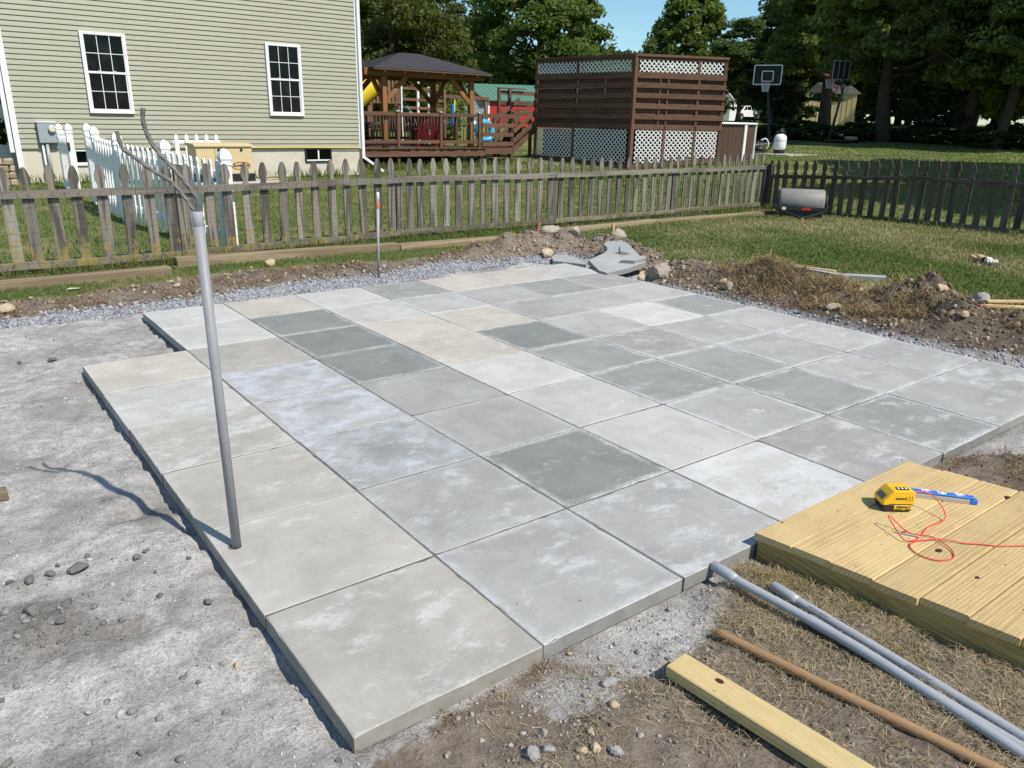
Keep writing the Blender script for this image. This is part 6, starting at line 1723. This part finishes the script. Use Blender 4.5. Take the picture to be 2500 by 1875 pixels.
# gable end from eave left to corner, long red side running right
GA, GB = Vector((26.3,40.2,.9)), Vector((28.15,39.2,.9))
gd = (GB-GA); gw = gd.length; gd.normalize(); ld = Vector((gd.x*.35+.75, gd.y*.35-.25, 0)).normalized(); LL = 7.5
ze, zp = 2.62, 3.42
gm = (GA+GB)/2
part('gable_wall', MB().add([GA,GB,GB+Vector((0,0,ze-.9)),gm+Vector((0,0,zp-.9)),GA+Vector((0,0,ze-.9))]+[v+ld*.05 for v in (GA,GB,GB+Vector((0,0,ze-.9)),gm+Vector((0,0,zp-.9)),GA+Vector((0,0,ze-.9)))], [(0,1,2,3,4),(9,8,7,6,5)]+[(i,5+i,5+(i+1)%5,(i+1)%5) for i in range(5)]), M['barn_grey'], t)
for k in range(7):
    z = 1.05 + k*.21
    part('siding_line', MB().obox(GA-ld*.006+Vector((0,0,z-.9)), GB-ld*.006+Vector((0,0,z-.9)), .012, .012), M['roof_grey'], t)
part('side_wall', MB().obox(GB+ld*.06+Vector((0,0,(ze-.9)/2)), GB+ld*LL+Vector((0,0,(ze-.9)/2)), .06, ze-.9), M['red'], t)
for k in range(9):
    part('wall_rib', MB().obox(GB+ld*.1+Vector((0,0,.15+k*.18))+Vector((ld.y,-ld.x,0))*.035, GB+ld*LL+Vector((0,0,.15+k*.18))+Vector((ld.y,-ld.x,0))*.035, .02, .03), M['red'], t)
part('corner_trim', MB().obox(GB+Vector((0,0,0)), GB+Vector((0,0,ze-.9)), .12, .12, (1,0,0)), M['white_trim'], t)
dn = Vector((ld.y,-ld.x,0))
e0 = GB + dn*.25 - ld*.3 + Vector((0,0,ze-.96)); e1 = GB + dn*.25 + ld*(LL+.3) + Vector((0,0,ze-.96))
r0 = gm - ld*.3 + Vector((0,0,zp-.86)); r1 = gm + ld*(LL+.3) + Vector((0,0,zp-.86))
f0 = GA - dn*.25 - ld*.3 + Vector((0,0,ze-.96)); f1 = GA - dn*.25 + ld*(LL+.3) + Vector((0,0,ze-.96))
nu = Vector((0,0,.05))
part('roof', MB().add([e0,e1,r1,r0,f1,f0]+[v+nu for v in (e0,e1,r1,r0,f1,f0)], [(6,7,8,9),(9,8,10,11),(3,2,1,0),(5,4,2,3),(0,1,7,6),(1,2,8,7),(2,4,10,8),(4,5,11,10),(5,3,9,11),(3,0,6,9)]), M['green_roof'], t)
for k in range(27):
    a = e0.lerp(e1, (k+.5)/27)+nu*1.05; b = r0.lerp(r1, (k+.5)/27)+nu*1.05
    part('roof_rib', MB().obox(a, b, .025, .018), M['green_roof'], t)

t = thing('cream_shed', 'cream metal garden shed half hidden behind a dark tree trunk', 'shed', (55.4,33.6,1.6))
sa, sb, sc_ = Vector((54.41,34.99,1.6)), Vector((55.5,33.25,1.6)), Vector((57.6,32.1,1.6))
sc_ = Vector((56.2,31.85,1.6))
H_ = 2.25
def wallp(a, b, nm):
    part(nm, MB().obox(a+Vector((0,0,H_/2)), b+Vector((0,0,H_/2)), .04, H_), M['shed_yellow'], t)
    L = (b-a).length; d = (b-a).normalized(); nn = Vector((d.y,-d.x,0))
    if nn.dot(Vector((-1,-.6,0))) < 0: nn = -nn
    for k in range(1, int(L/.33)+1): part('wall_rib', MB().obox(a+d*k*.33+nn*.025, a+d*k*.33+nn*.025+Vector((0,0,H_)), .03, .02, tuple(nn)), M['tan_metal'], t)
wallp(sa, sb, 'wall'); wallp(sb, sc_, 'wall')
sd_ = sa + (sc_-sb)
up_ = Vector((0,0,H_)); pk = Vector((0,0,H_+.75)); m1 = (sb+sc_)/2; m2 = (sa+sd_)/2
part('roof', MB().add([sb+up_-Vector((.2,.1,.05)), sc_+up_+Vector((.1,-.3,-.05)), sd_+up_, sa+up_, m1+pk, m2+pk], [(0,4,5,3),(1,2,5,4),(0,1,4),(3,5,2)]), M['roof_grey'], t)

t = thing('white_house', 'white house corner with a grey roof far behind the pool', 'house', (83,65,2))
wa, wb = Vector((82.7,64.1,2.0)), Vector((80.2,69.8,2.0)); wc = Vector((87.8,67.0,2.0))
part('wall', MB().obox(wa+Vector((0,0,1.0)), wb+Vector((0,0,1.0)), .1, 2.2), M['white_trim'], t)
part('wall', MB().obox(wa+Vector((0,0,1.0)), wc+Vector((0,0,1.0)), .1, 2.2), M['white_trim'], t)
part('roof', MB().add([wa+Vector((-.2,-.8,1.95)), wb+Vector((-1.0,-.4,1.95)), wb+Vector((1.6,2.4,4.3)), wa+Vector((1.0,2.2,3.9)), wa+Vector((-.2,-.8,2.15)), wb+Vector((-1.0,-.4,2.15)), wb+Vector((1.6,2.4,4.5)), wa+Vector((1.0,2.2,4.1))], [(0,1,2,3),(7,6,5,4),(0,4,5,1),(1,5,6,2),(2,6,7,3),(3,7,4,0)]), M['roof_grey'], t)
part('fascia', MB().obox(wa+Vector((-.25,-.9,2.05)), wb+Vector((-1.1,-.5,2.05)), .1, .28), M['white_paint'], t)
part('fascia', MB().obox(wa+Vector((-.15,-.85,2.05)), wa+Vector((1.0,2.2,4.05)), .1, .32), M['white_paint'], t)

def truck(o_, ux):
    t = thing('pickup_truck', 'white pickup truck parked far away beside the white house', 'pickup truck', tuple(o_))
    ux = Vector(ux).normalized(); uy = Vector((-ux.y, ux.x, 0)); o_ = Vector(o_)
    L = lambda v: o_ + ux*v.x + uy*v.y + Vector((0,0,v.z))
    body = [(2.9,.55),(2.9,1.12),(2.75,1.22),(1.55,1.30),(-.9,1.30),(-2.85,1.32),(-2.9,.6),(-2.1,.5),(2.2,.5)]
    part('body', MB().prism(body, lambda x, z: (x,-.98,z), lambda x, z: (x,.98,z)).xf(L), M['white_paint'], t)
    cab = [(1.55,1.301),(.75,1.88),(-.6,1.92),(-.95,1.301)]
    part('cab', MB().prism(cab, lambda x, z: (x,-.84+.1*(z-1.3),z), lambda x, z: (x,.84-.1*(z-1.3),z)).xf(L), M['white_paint'], t)
    part('windscreen', MB().add([(1.50,-.74,1.35),(1.50,.74,1.35),(.82,.66,1.85),(.82,-.66,1.85),(1.53,-.74,1.35),(1.53,.74,1.35),(.85,.66,1.86),(.85,-.66,1.86)],[(0,1,2,3),(7,6,5,4),(0,4,5,1),(2,6,7,3)]).xf(L), M['glass'], t)
    for s in (-1,1):
        for a, b, c_, d in ((1.2,.35,.70,.35),(.25,-.78,.25,-.6)):
            y = s*.835
            part('side_window', MB().add([(a,y,1.36),(b,y,1.36),(d,y-s*.05,1.80),(c_,y-s*.05,1.80),(a,y+s*.012,1.36),(b,y+s*.012,1.36),(d,y-s*.03,1.80),(c_,y-s*.03,1.80)],[(0,1,2,3),(7,6,5,4),(0,4,5,1),(2,6,7,3),(1,5,6,2),(3,7,4,0)]).xf(L), M['glass'], t)
        part('mirror', MB().bbox((1.05,s*.98-.08,1.32),(1.2,s*.98+.08,1.5),.02).xf(L), M['black'], t)
        for x in (1.85,-1.75):
            w = part('wheel', MB().cyl((x,s*.72,.42),(x,s*.99,.42),.42,20).xf(L), M['black'], t)
            part('rim', MB().cyl((x,s*.985,.42),(x,s*1.0,.42),.26,14).xf(L), M['aluminium'], w)
        part('headlight', MB().box((2.86,s*.72-.2,.95),(2.915,s*.72+.2,1.12)).xf(L), M['clear_vinyl'], t)
        part('wheel_arch', MB().cyl((1.85,s*.975,.42),(1.85,s*.986,.42),.52,20).xf(L), M['dark_inside'], t)
        part('wheel_arch', MB().cyl((-1.75,s*.975,.42),(-1.75,s*.986,.42),.52,20).xf(L), M['dark_inside'], t)
    part('grille', MB().box((2.89,-.5,.75),(2.915,.5,1.10)).xf(L), M['black'], t)
    part('bumper', MB().bbox((2.88,-.95,.45),(3.02,.95,.68),.03).xf(L), M['aluminium'], t)
truck((91.6,68.9,2.08), (-.985,-.13,0))

# mailbox-like white post light
mx_, my_ = 56.6, 38.85; mz = G3(mx_, my_)
t = thing('mailbox', 'white mailbox on a post near the round hedge', 'mailbox', (mx_,my_,mz))
part('post', MB().box((mx_-.04,my_-.04,mz-.1),(mx_+.04,my_+.04,mz+.95)), M['white_trim'], t)
part('box', MB().bbox((mx_-.3,my_-.18,mz+.95),(mx_+.3,my_+.18,mz+1.25),.06), M['white_paint'], t)

# ------------------------------------------------------------------ basketball hoops
def hoop1():
    b = Vector((32.79,22.33,.93)); n_ = Vector((-.86,-.51,0)).normalized(); s = Vector((-n_.y, n_.x, 0))
    t = thing('basketball_hoop', 'basketball hoop with a clear backboard facing the camera, left of two', 'basketball hoop', tuple(b))
    c = Vector((32.45,22.6,3.72))
    top = c + Vector((0,0,-.35)) - n_*.55
    part('pole', MB().obox(b, b.lerp(top,.5), .11, .11, (1,0,0), .006).obox(b.lerp(top,.5), top+Vector((0,0,.1)), .09, .09, (1,0,0), .006), M['black_metal'], t)
    part('pole_pad', MB().obox(b+Vector((0,0,.5)), b.lerp(top,.50), .20, .20, (1,0,0), .03), M['black'], t)
    for a in (-.2,.2): part('support_arm', MB().obox(top+Vector((0,0,-.25 if a < 0 else .05)), c+Vector((0,0,a*1.1))-n_*.05, .06, .06), M['black_metal'], t)
    part('support_arm', MB().obox(b.lerp(top,.80), c+Vector((0,0,-.25))-n_*.05+s*.1, .05,.05), M['black_metal'], t)
    W, H2 = .62, .42
    part('backboard', MB().obox(c-s*W, c+s*W, .02, 2*H2), M['glass'], t)
    def fr(u0,u1,z0,z1,w,nm):
        m_ = MB()
        for a, b_ in (((u0,z0),(u1,z0)),((u0,z1),(u1,z1))): m_.obox(c+s*a[0]+Vector((0,0,a[1]))+n_*.016, c+s*b_[0]+Vector((0,0,b_[1]))+n_*.016, .012, w)
        for u in (u0,u1): m_.obox(c+s*u+Vector((0,0,z0+w/2))+n_*.016, c+s*u+Vector((0,0,z1-w/2))+n_*.016, w, .012, tuple(n_))
        part(nm, m_, M['white_paint'], t)
    fr(-W,W,-H2,H2,.045,'board_frame'); fr(-.25,.25,-.28,.16,.04,'target_square')
    rim(t, c+Vector((0,0,-.36))+n_*.38, s, n_)
def rim(t, rc, s, n_):
    part('rim', MB().tube([rc+s*.23*math.cos(a)+n_*.23*math.sin(a) for a in [2*math.pi*k/20 for k in range(21)]], .016, 6), M['red'], t)
    net = MB()
    for k in range(12):
        a0 = 2*math.pi*k/12
        for dlt in (-1,1):
            pts = []
            for i in range(5):
                r_ = .225-.085*math.sin(i/4*1.5); a = a0+dlt*i*.26
                pts.append(rc+s*r_*math.cos(a)+n_*r_*math.sin(a)+Vector((0,0,-.10*i)))
            net.tube(pts, .008, 4, False)
    part('net', net, M['white_trim'], t)
hoop1()
def hoop2():
    b = Vector((34.25,20.1,.80)); n_ = Vector((-.28,.96,0)).normalized(); n_ = Vector((.21,.98,0)).normalized(); s = Vector((-n_.y, n_.x, 0))
    t = thing('basketball_hoop', 'basketball hoop turned sideways with a grey backboard and a red hose hanging on it', 'basketball hoop', tuple(b))
    c = Vector((34.15,20.25,3.95))
    c = Vector((34.2,19.95,3.92))
    top = c + Vector((0,0,-.75)) - n_*.30
    part('pole', MB().obox(b, b.lerp(top,.5), .09, .09, (1,0,0), .006).obox(b.lerp(top,.5), top, .075, .075, (1,0,0), .006), M['black_metal'], t)
    for a in (-.35,.0): part('support_arm', MB().obox(top+Vector((0,0,a)), c+Vector((0,0,a-.1))-n_*.03, .05, .05), M['black_metal'], t)
    part('support_arm', MB().obox(b.lerp(top,.78), top+n_*-.25+Vector((0,0,-.1)), .04,.04), M['grey_metal'], t)
    part('spring', MB().obox(top+Vector((0,0,-.1))-n_*.25, c+Vector((0,0,-.35)), .03,.03), M['grey_metal'], t)
    part('backboard', MB().obox(c-s*.50, c+s*.50, .03, .80), M['black_metal'], t)
    fr = MB()
    for u in (-.49,-.16,.16,.49): fr.obox(c+s*u-n_*.022+Vector((0,0,-.39)), c+s*u-n_*.022+Vector((0,0,.39)), .03, .02, tuple(n_))
    for z in (-.39,.39): fr.obox(c-s*.5-n_*.022+Vector((0,0,z)), c+s*.5-n_*.022+Vector((0,0,z)), .012, .03)
    part('board_frame', fr, M['grey_metal'], t)
    rim(t, c+Vector((0,0,-.36))+n_*.55, s, n_)
    part('rim_bracket', MB().obox(c+Vector((0,0,-.36)), c+Vector((0,0,-.36))+n_*.32, .12,.03), M['red'], t)
    part('red_hose', MB().tube(smooth_path([c+Vector((0,0,-.45))+n_*.05, c+Vector((0,0,-.62))+n_*.28, c+Vector((0,0,-.75))+n_*.12, c+Vector((0,0,-.62))+n_*.02, c+Vector((0,0,-.85))+n_*.1, c+Vector((0,0,-1.05))+n_*.40, c+Vector((0,0,-1.0))+n_*.55],5),.022,6), M['red'], t)
    part('base', MB().bbox((b.x-.2,b.y-1.0,b.z-.02),(b.x+1.0,b.y+.2,b.z+.10),.05), M['black'], t)
    part('brace', MB().obox(b+Vector((0,0,.5)), b+Vector((.55,-.75,.12)), .03,.03), M['black_metal'], t)
    part('brace', MB().obox(b+Vector((0,0,.5)), b+Vector((.75,-.45,.12)), .03,.03), M['black_metal'], t)
    part('sand_bag', MB().bbox((b.x+.35,b.y-1.05,b.z+.102),(b.x+.75,b.y-.55,b.z+.26),.06), M['wall_stone'], t)
hoop2()
# asphalt court in front of the hoops
def strip(name, poly, m, lift=.012):
    vs = [(x, y, float(tz(x, y))+lift) for x, y in poly]
    structure(name, MB().add(vs, [tuple(range(len(vs)))]).mesh(name, m))
strip('asphalt_court', [(29.2,20.6),(34.0,20.9),(38,24.5),(34,28.0),(28.5,25.0)], M['asphalt'])
vs = [(29.6,20.9),(33.2,21.1)]
strip('court_marking', [(29.3,20.95),(33.9,21.25),(33.9,21.32),(29.3,21.02)], M['white_paint'], .03)
# ------------------------------------------------------------------ trees
def leaf_cards(C, size, rng, base, var=.3, upbias=.5, hue=.06, droop=0.0):
    """each leaf spray is a folded rhombus of two triangles"""
    n = len(C)
    nrm = rng.normal(size=(n,3)); nrm[:,2] += upbias; nrm /= np.linalg.norm(nrm, axis=1)[:,None]
    a = rng.normal(size=(n,3)); a[:,2] -= droop; a -= nrm*np.sum(a*nrm,1)[:,None]; a /= np.linalg.norm(a, axis=1)[:,None]
    b = np.cross(nrm, a)
    s = size[:,None]
    V = np.stack([C-a*s, C-b*s*.55+nrm*s*.12, C+a*s, C+b*s*.55+nrm*s*.12], 1).reshape(-1,3)
    o = (np.arange(n)*4)[:,None]
    F = np.concatenate([o+np.array([0,1,2]), o+np.array([0,2,3])], 0)
    col = rgba(base, var, n, rng, hue)
    return V, F, np.repeat(col, 4, 0)
def crown_points(n_cl, per, shape, rng, clump=.75, shell=.35):
    """clump centres inside a crown profile: shape(u) radius at relative height u; heights 0..1"""
    u = rng.beta(1.15, 1.25, n_cl); a = rng.uniform(0, 2*np.pi, n_cl)
    r = shape(u)*(rng.uniform(shell, 1.0, n_cl)**.5)
    r = r*(.86+.28*rng.uniform(0,1,n_cl))
    return u, a, r
def crown_mesh(name, rng, H, shape, n_cl, per, leaf, base, clump=(.9,.9,.55), var=.3, sag=.0, droop=0.0, gap=.0, upbias=1.0, shell=.35):
    u, a, r = crown_points(n_cl, per, shape, rng, shell=shell)
    cc = np.stack([r*np.cos(a), r*np.sin(a), u*H - sag*r*r], -1)
    pts, cl = [], []
    for k in range(n_cl):
        m_ = int(per*rng.uniform(.5,1.5)); sc_ = rng.uniform(.6,1.25)
        d = rng.normal(size=(m_,3)); d /= np.linalg.norm(d,axis=1)[:,None]; d *= (rng.uniform(.15,1,m_)**.45)[:,None]
        d[:,2] = np.where(d[:,2] < -.25, d[:,2]*.45, d[:,2])
        pts.append(cc[k] + d*np.array(clump)*sc_); cl.append(np.full(m_, rng.uniform(.80,1.2)))
    P = np.concatenate(pts); f = np.concatenate(cl)
    V, F, Cc_ = leaf_cards(P, leaf*rng.uniform(.6,1.3,len(P)), rng, base, var, upbias, droop=droop)
    Cc_[:,:3] *= np.repeat(f,4)[:,None]
    return np_mesh(name, V, F, M['leaf'], np.clip(Cc_,0,1))
def trunk_mesh(H, r, rng, limbs=8, crown_base=.3, spread=2.5, lean=0.0, rise=.6):
    mb = MB()
    pts = [Vector((lean*t*H + .02*H*math.sin(3*t+1)*(t>0), .012*H*math.sin(4*t), t*H)) for t in np.linspace(0,1,9)]
    rr_ = [r*1.35]+[r*(1-.88*t) for t in np.linspace(.1,1,8)]
    pts[0].z = -.4
    mb.tube(pts, rr_, 10)
    for k in range(limbs):
        t = crown_base + (1-crown_base)*(k+.3)/limbs*.9
        p = Vector((lean*t*H, 0, t*H)); a = rng.uniform(0, 2*math.pi); L = spread*(1.15-t)*rng.uniform(.7,1.15)+.3
        q = p + Vector((math.cos(a)*L*.5, math.sin(a)*L*.5, L*rise*.35)); e = p + Vector((math.cos(a)*L, math.sin(a)*L, L*rise))
        mb.tube([p, q, e], [r*.42*(1.05-t)+.02, r*.25*(1.05-t)+.015, .012], 6)
        for _ in range(2):
            a2 = a+rng.uniform(-.9,.9); L2 = L*.45
            mb.tube([q, q+Vector((math.cos(a2)*L2, math.sin(a2)*L2, L2*rise*.8))], [r*.14*(1.05-t)+.012,.008], 5)
    return mb.mesh('trunk', M['bark'])
rt = np.random.default_rng(101)
def round_shape(R, lo=.35, tip=.9):
    return lambda u: R*np.clip(np.sin(np.clip(np.pi*(u*.86+.12),0,np.pi)),0,1)**.62
def cone_shape(R): return lambda u: R*np.clip(1.02-u,0,1)**.85*(.35+.65*np.clip(u*8,0,1))
G_DARK, G_MID, G_LIGHT, G_YEL = (.160,.215,.082), (.135,.195,.056), (.165,.220,.064), (.20,.25,.06)
def make_tree(name, label, pos, crown, trunk, cz=0.0, sc=(1,1,1), rot=0.0, cat='tree', group=None):
    x, y = pos[:2]; z = float(tz(x, y)) if len(pos) == 2 else pos[2]
    t = thing(name, label, cat, (x,y,z), group, rot)
    if trunk is not None:
        o = part('trunk', trunk, None, t, True); o.scale = sc
    o = part('crown', crown, None, t, True); o.location = (0,0,cz*sc[2]); o.scale = sc
    return t
# individual crowns
maple = crown_mesh('maple_crown', rt, 13.0, round_shape(5.2), 300, 195, .18, G_MID, (.95,.95,.80))
tr_m = trunk_mesh(13.5, .38, rt, 10, .16, 5.0)
make_tree('maple_tree', 'broad tall dark green maple with a round crown behind the barn', (38.2,46.9), maple, tr_m, 1.0, (.95,.95,1.0))
maple2 = crown_mesh('maple_crown', rt, 11.8, lambda u: 4.6*np.clip(np.sin(np.clip(np.pi*(u*.68+.32),0,np.pi)),0,1)**.75, 280, 175, .19, G_LIGHT, (.85,.85,.72))
make_tree('maple_tree', 'single rounded light green tree standing against the sky right of the enclosure', (59.51,51.32), maple2, tr_m, .6, (.90,.90,1.0), 1.0)
willow = crown_mesh('willow_crown', rt, 10.2, round_shape(4.9), 120, 330, .15, (.115,.135,.042), (1.2,1.2,1.25), .3, .03, 1.5, upbias=.1)
tr_w = trunk_mesh(9.5, .3, rt, 8, .2, 4.5)
make_tree('willow_tree', 'soft drooping green tree rising behind the gazebo roof', (22.2,40.2), willow, tr_w, .3, (.95,.95,.84))
thin = crown_mesh('thin_tree_crown', rt, 12.0, round_shape(2.9), 60, 260, .19, (.095,.115,.042), (1.0,1.0,.8))
tr_t = trunk_mesh(13, .2, rt, 12, .2, 3.0, 0, .9)
for k, (x, y, s, l) in enumerate([(39.4,62.0,0.84,'loose thin crowned tree at the left of the group beyond the play set'),(43.6,65.2,0.90,'tallest thin crowned tree in the group beyond the play set'),(41.0,57.6,.78,'thin grey green tree right beside the broad dark maple'),(33.5,58,0.85,'thin tree behind the drooping tree, next to the house')]):
    make_tree('thin_tree', l, (x,y), thin, tr_t, .8, (s,s,s), k*1.9, 'tree', 'thin trees beyond the play set')
tall = crown_mesh('tall_tree_crown', rt, 15.5, round_shape(4.8), 240, 290, .14, G_DARK, (.95,.95,.70), .4, .02, .4, shell=.6)
tall2 = crown_mesh('tall_tree_crown', rt, 15.0, round_shape(4.4), 210, 290, .135, (.180,.230,.078), (.9,.9,.70), .4, .035, .8, shell=.6)
locust = crown_mesh('locust_crown', rt, 11.0, lambda u: 3.9*np.clip(.55+u*1.2,0,1)*np.clip(1.30-u,.15,1), 130, 190, .16, (.105,.150,.062), (1.0,1.0,.85))
tr_tall = trunk_mesh(16, .34, rt, 14, .18, 4.2, 0.0, .25)
tr_tall2 = trunk_mesh(15, .26, rt, 12, .18, 3.8, .02, .35)
spr = crown_mesh('spruce_crown', rt, 16.5, cone_shape(3.5), 190, 220, .15, (.05,.068,.030), (.95,.95,.30), .3, .045, .6)
tr_s = trunk_mesh(16.5, .28, rt, 14, .08, 3.2, 0, -.1)
DG = 'trees at the right edge of the yard'
make_tree('locust_tree', 'feathery dark tree against the sky at the left of the wood', (56.42,42.49), locust, tr_tall2, 6.2, (.85,.85,.46), .4)
make_tree('locust_tree', 'dark leafy tree filling the gap between the locust and the left hoop', (60.5,42.0), tall, tr_tall2, 7.2, (.62,.62,.42), 2.4)
make_tree('spruce_tree', 'tall pointed spruce behind the left basketball hoop', (49.0,32.3), spr, tr_s, .6, (1.05,1.05,1.12), 0)
make_tree('tall_tree', 'big dark tree whose thick trunk stands in front of the cream shed', (44.6,26.9), tall, tr_tall, 3.2, (1,1,1), .7, 'tree', DG)
make_tree('tall_tree', 'tall dark tree with a bare lower trunk right of the cream shed', (37.19,19.02), tall2, tr_tall, 3.0, (.95,.95,1.0), 2.1, 'tree', DG)
make_tree('tall_tree', 'tall tree with a leaning trunk and thick crown beside the young spruces', (38.75,16.1), tall, tr_tall2, 3.2, (1.0,1.0,1.05), 3.6, 'tree', DG)
make_tree('tall_tree', 'thin trunked tree with light leaves near the right edge of the wood', (37.34,14.05), tall2, tr_tall2, 3.0, (.8,.8,.9), 5.0, 'tree', DG)
make_tree('tall_tree', 'tree at the far right edge whose crown leaves the picture', (39.2,12.3), tall, tr_tall, 2.4, (1.0,1.0,1.0), 1.3, 'tree', DG)
BG = 'trees of the wood behind the hoops'
for k, (x, y, m_, s, l) in enumerate([(112,84,tall,.6,'low tree of the wood behind the white pickup truck'),(70.5,44.5,tall2,.95,'tree of the wood behind the left hoop'),(72,40.5,tall,1.0,'tree of the wood directly behind the right hoop'),(70.5,36.0,tall2,1.05,'tree of the wood between the hoops and the bare trunk'),
        (69.5,31.2,tall,1.05,'tree of the wood behind the left young spruce'),(73.2,29.2,tall2,1.1,'tree of the wood behind the right young spruce'),(69.5,24.0,tall,1.0,'tree of the wood at its right end'),(62.0,20.5,tall2,1.0,'tree of the wood behind the thin trunk'),(80,46.5,tall2,1.1,'tallest tree of the wood, far behind the cream shed'),(82,41,tall,1.15,'tree of the wood far behind the round hedge'),(78,33,tall,1.1,'tree of the wood deep behind the young spruces'),(64,28,tall2,.9,'small crowned tree of the wood behind the bare trunk')]):
    make_tree('wood_tree', l, (x,y), m_, tr_tall2, 1.2, (s,s,s), 1.1*k, 'tree', BG)
# light green young growth at the right edge
light = crown_mesh('light_tree_crown', rt, 6.0, round_shape(2.6), 45, 150, .20, G_YEL, (.95,.95,.5), .3, .03, .6)
make_tree('young_tree', 'bright yellow green young tree at the right edge', (41.0,13.9), light, tr_tall2, 1.5, (1,1,.9), .6)
make_tree('young_tree', 'bright green small tree seen through the gazebo', (19.6,30.6), light, None, .2, (.42,.42,.50), 2)
# understorey
shrub = crown_mesh('shrub_crown', rt, 1.9, round_shape(1.15), 22, 120, .13, (.055,.09,.03), (.48,.48,.32))
shrub2 = crown_mesh('shrub_crown', rt, 1.5, round_shape(1.4), 22, 120, .12, (.07,.105,.032), (.5,.5,.28))
SG_ = 'shrubs under the trees'
for k, (x, y, m_, s, l) in enumerate([(33.6,23.6,shrub,1.0,'shrub behind the pole of the left hoop'),(35.0,22.8,shrub2,.95,'shrub between the two hoops, left one'),(34.9,21.4,shrub,.90,'shrub between the two hoops, right one'),(36.4,20.9,shrub2,1.0,'shrub just behind the right hoop'),(37.6,20.3,shrub,.85,'low shrub below the cream shed'),
        (38.4,17.5,shrub2,.95,'shrub between the two young spruces'),(39.0,15.4,shrub,.9,'shrub right of the right young spruce'),(38.0,14.6,shrub2,.95,'shrub at the foot of the thin trunk'),(38.6,13.6,shrub,1.0,'shrub near the right edge under the trees'),(39.0,12.6,shrub2,1.1,'last shrub at the right edge under the trees'),(38.3,19.4,shrub,.7,'small shrub left of the bare trunk')]):
    make_tree('shrub', l, (x,y), m_, None, .0, (s,s,s*.56), .9*k, 'shrub', SG_)
ysp = crown_mesh('young_spruce_crown', rt, 3.0, cone_shape(1.05), 60, 70, .11, (.042,.078,.034), (.34,.34,.12), .3, .12, .4)
make_tree('young_spruce', 'small young spruce just right of the bare trunk', (38.2,18.3), ysp, None, .05, (1,1,1.05), 0)
make_tree('young_spruce', 'small young spruce further right on the lawn edge', (38.3,16.75), ysp, None, .05, (1.1,1.1,.95), 2)
hed = crown_mesh('hedge_crown', rt, 1.55, lambda u: 1.95*np.sqrt(np.clip(1-u*u*.85,0,1)), 60, 150, .10, (.09,.14,.045), (.45,.45,.22))
make_tree('round_hedge', 'clipped rounded hedge left of the cream shed', (61.36,40.79), hed, None, .0, (1.15,1.15,1.0), 0, 'hedge')
make_tree('round_hedge', 'clipped rounded hedge right of the cream shed', (64.0,35.9), hed, None, .0, (1.1,1.1,.9), 1, 'hedge')
make_tree('garden_bush', 'dark green shrub growing at the left corner of the house', (.1,18.6), shrub, None, .3, (.85,.85,1.0), 0, 'bush')
make_tree('garden_bush', 'dark leafy bush behind the deck railing next to the house', (10.5,23.0), shrub, None, .5, (.8,.8,.85), 3, 'bush')
flow = crown_mesh('flower_heads', rt, 1.2, round_shape(.7), 12, 9, .075, (.75,.58,.05), (.3,.3,.2))
part('flowers', flow, None, bpy.data.objects['garden_bush.001'], True).location = (-.1,-.3,.5)
low = crown_mesh('hillside_crown', rt, 6.5, round_shape(5.0), 60, 130, .34, (.07,.115,.035), (1.6,1.6,.8))
HG = 'distant trees on the skyline'
for k, (x, y, s, l) in enumerate([(72.5,75.0,1.15,'distant low tree filling the skyline right of the broad maple'),(81.0,79.5,1.2,'distant low tree left of the single round tree'),(62.0,70.0,1.25,'distant tree behind the broad maple, right part'),(50,74,1.4,'distant tree behind the thin trees'),(30,66,1.4,'distant tree behind the drooping tree'),(108,82,1.5,'distant tree behind the single round tree'),(96,78,1.3,'distant tree behind the far white house'),(100,64,1.4,'distant tree behind the pickup truck'),(22,58,1.3,'distant tree hidden mostly by the house')]):
    make_tree('distant_tree', l, (x,y), low, None, .0, (s,s,s), 1.3*k, 'tree', HG)
# tree standing beyond the right edge of the picture, shading the lawn behind the side fence
make_tree('shade_tree', 'large tree beyond the side fence that shades the lawn', (21.5,-2.0), tall, tr_tall, 2.5, (1.0,1.0,.72), .2)
make_tree('shade_tree', 'second large tree beyond the side fence shading the lawn', (28.0,1.0), tall2, tr_tall2, 2.5, (1.1,1.1,.8), 2.0)
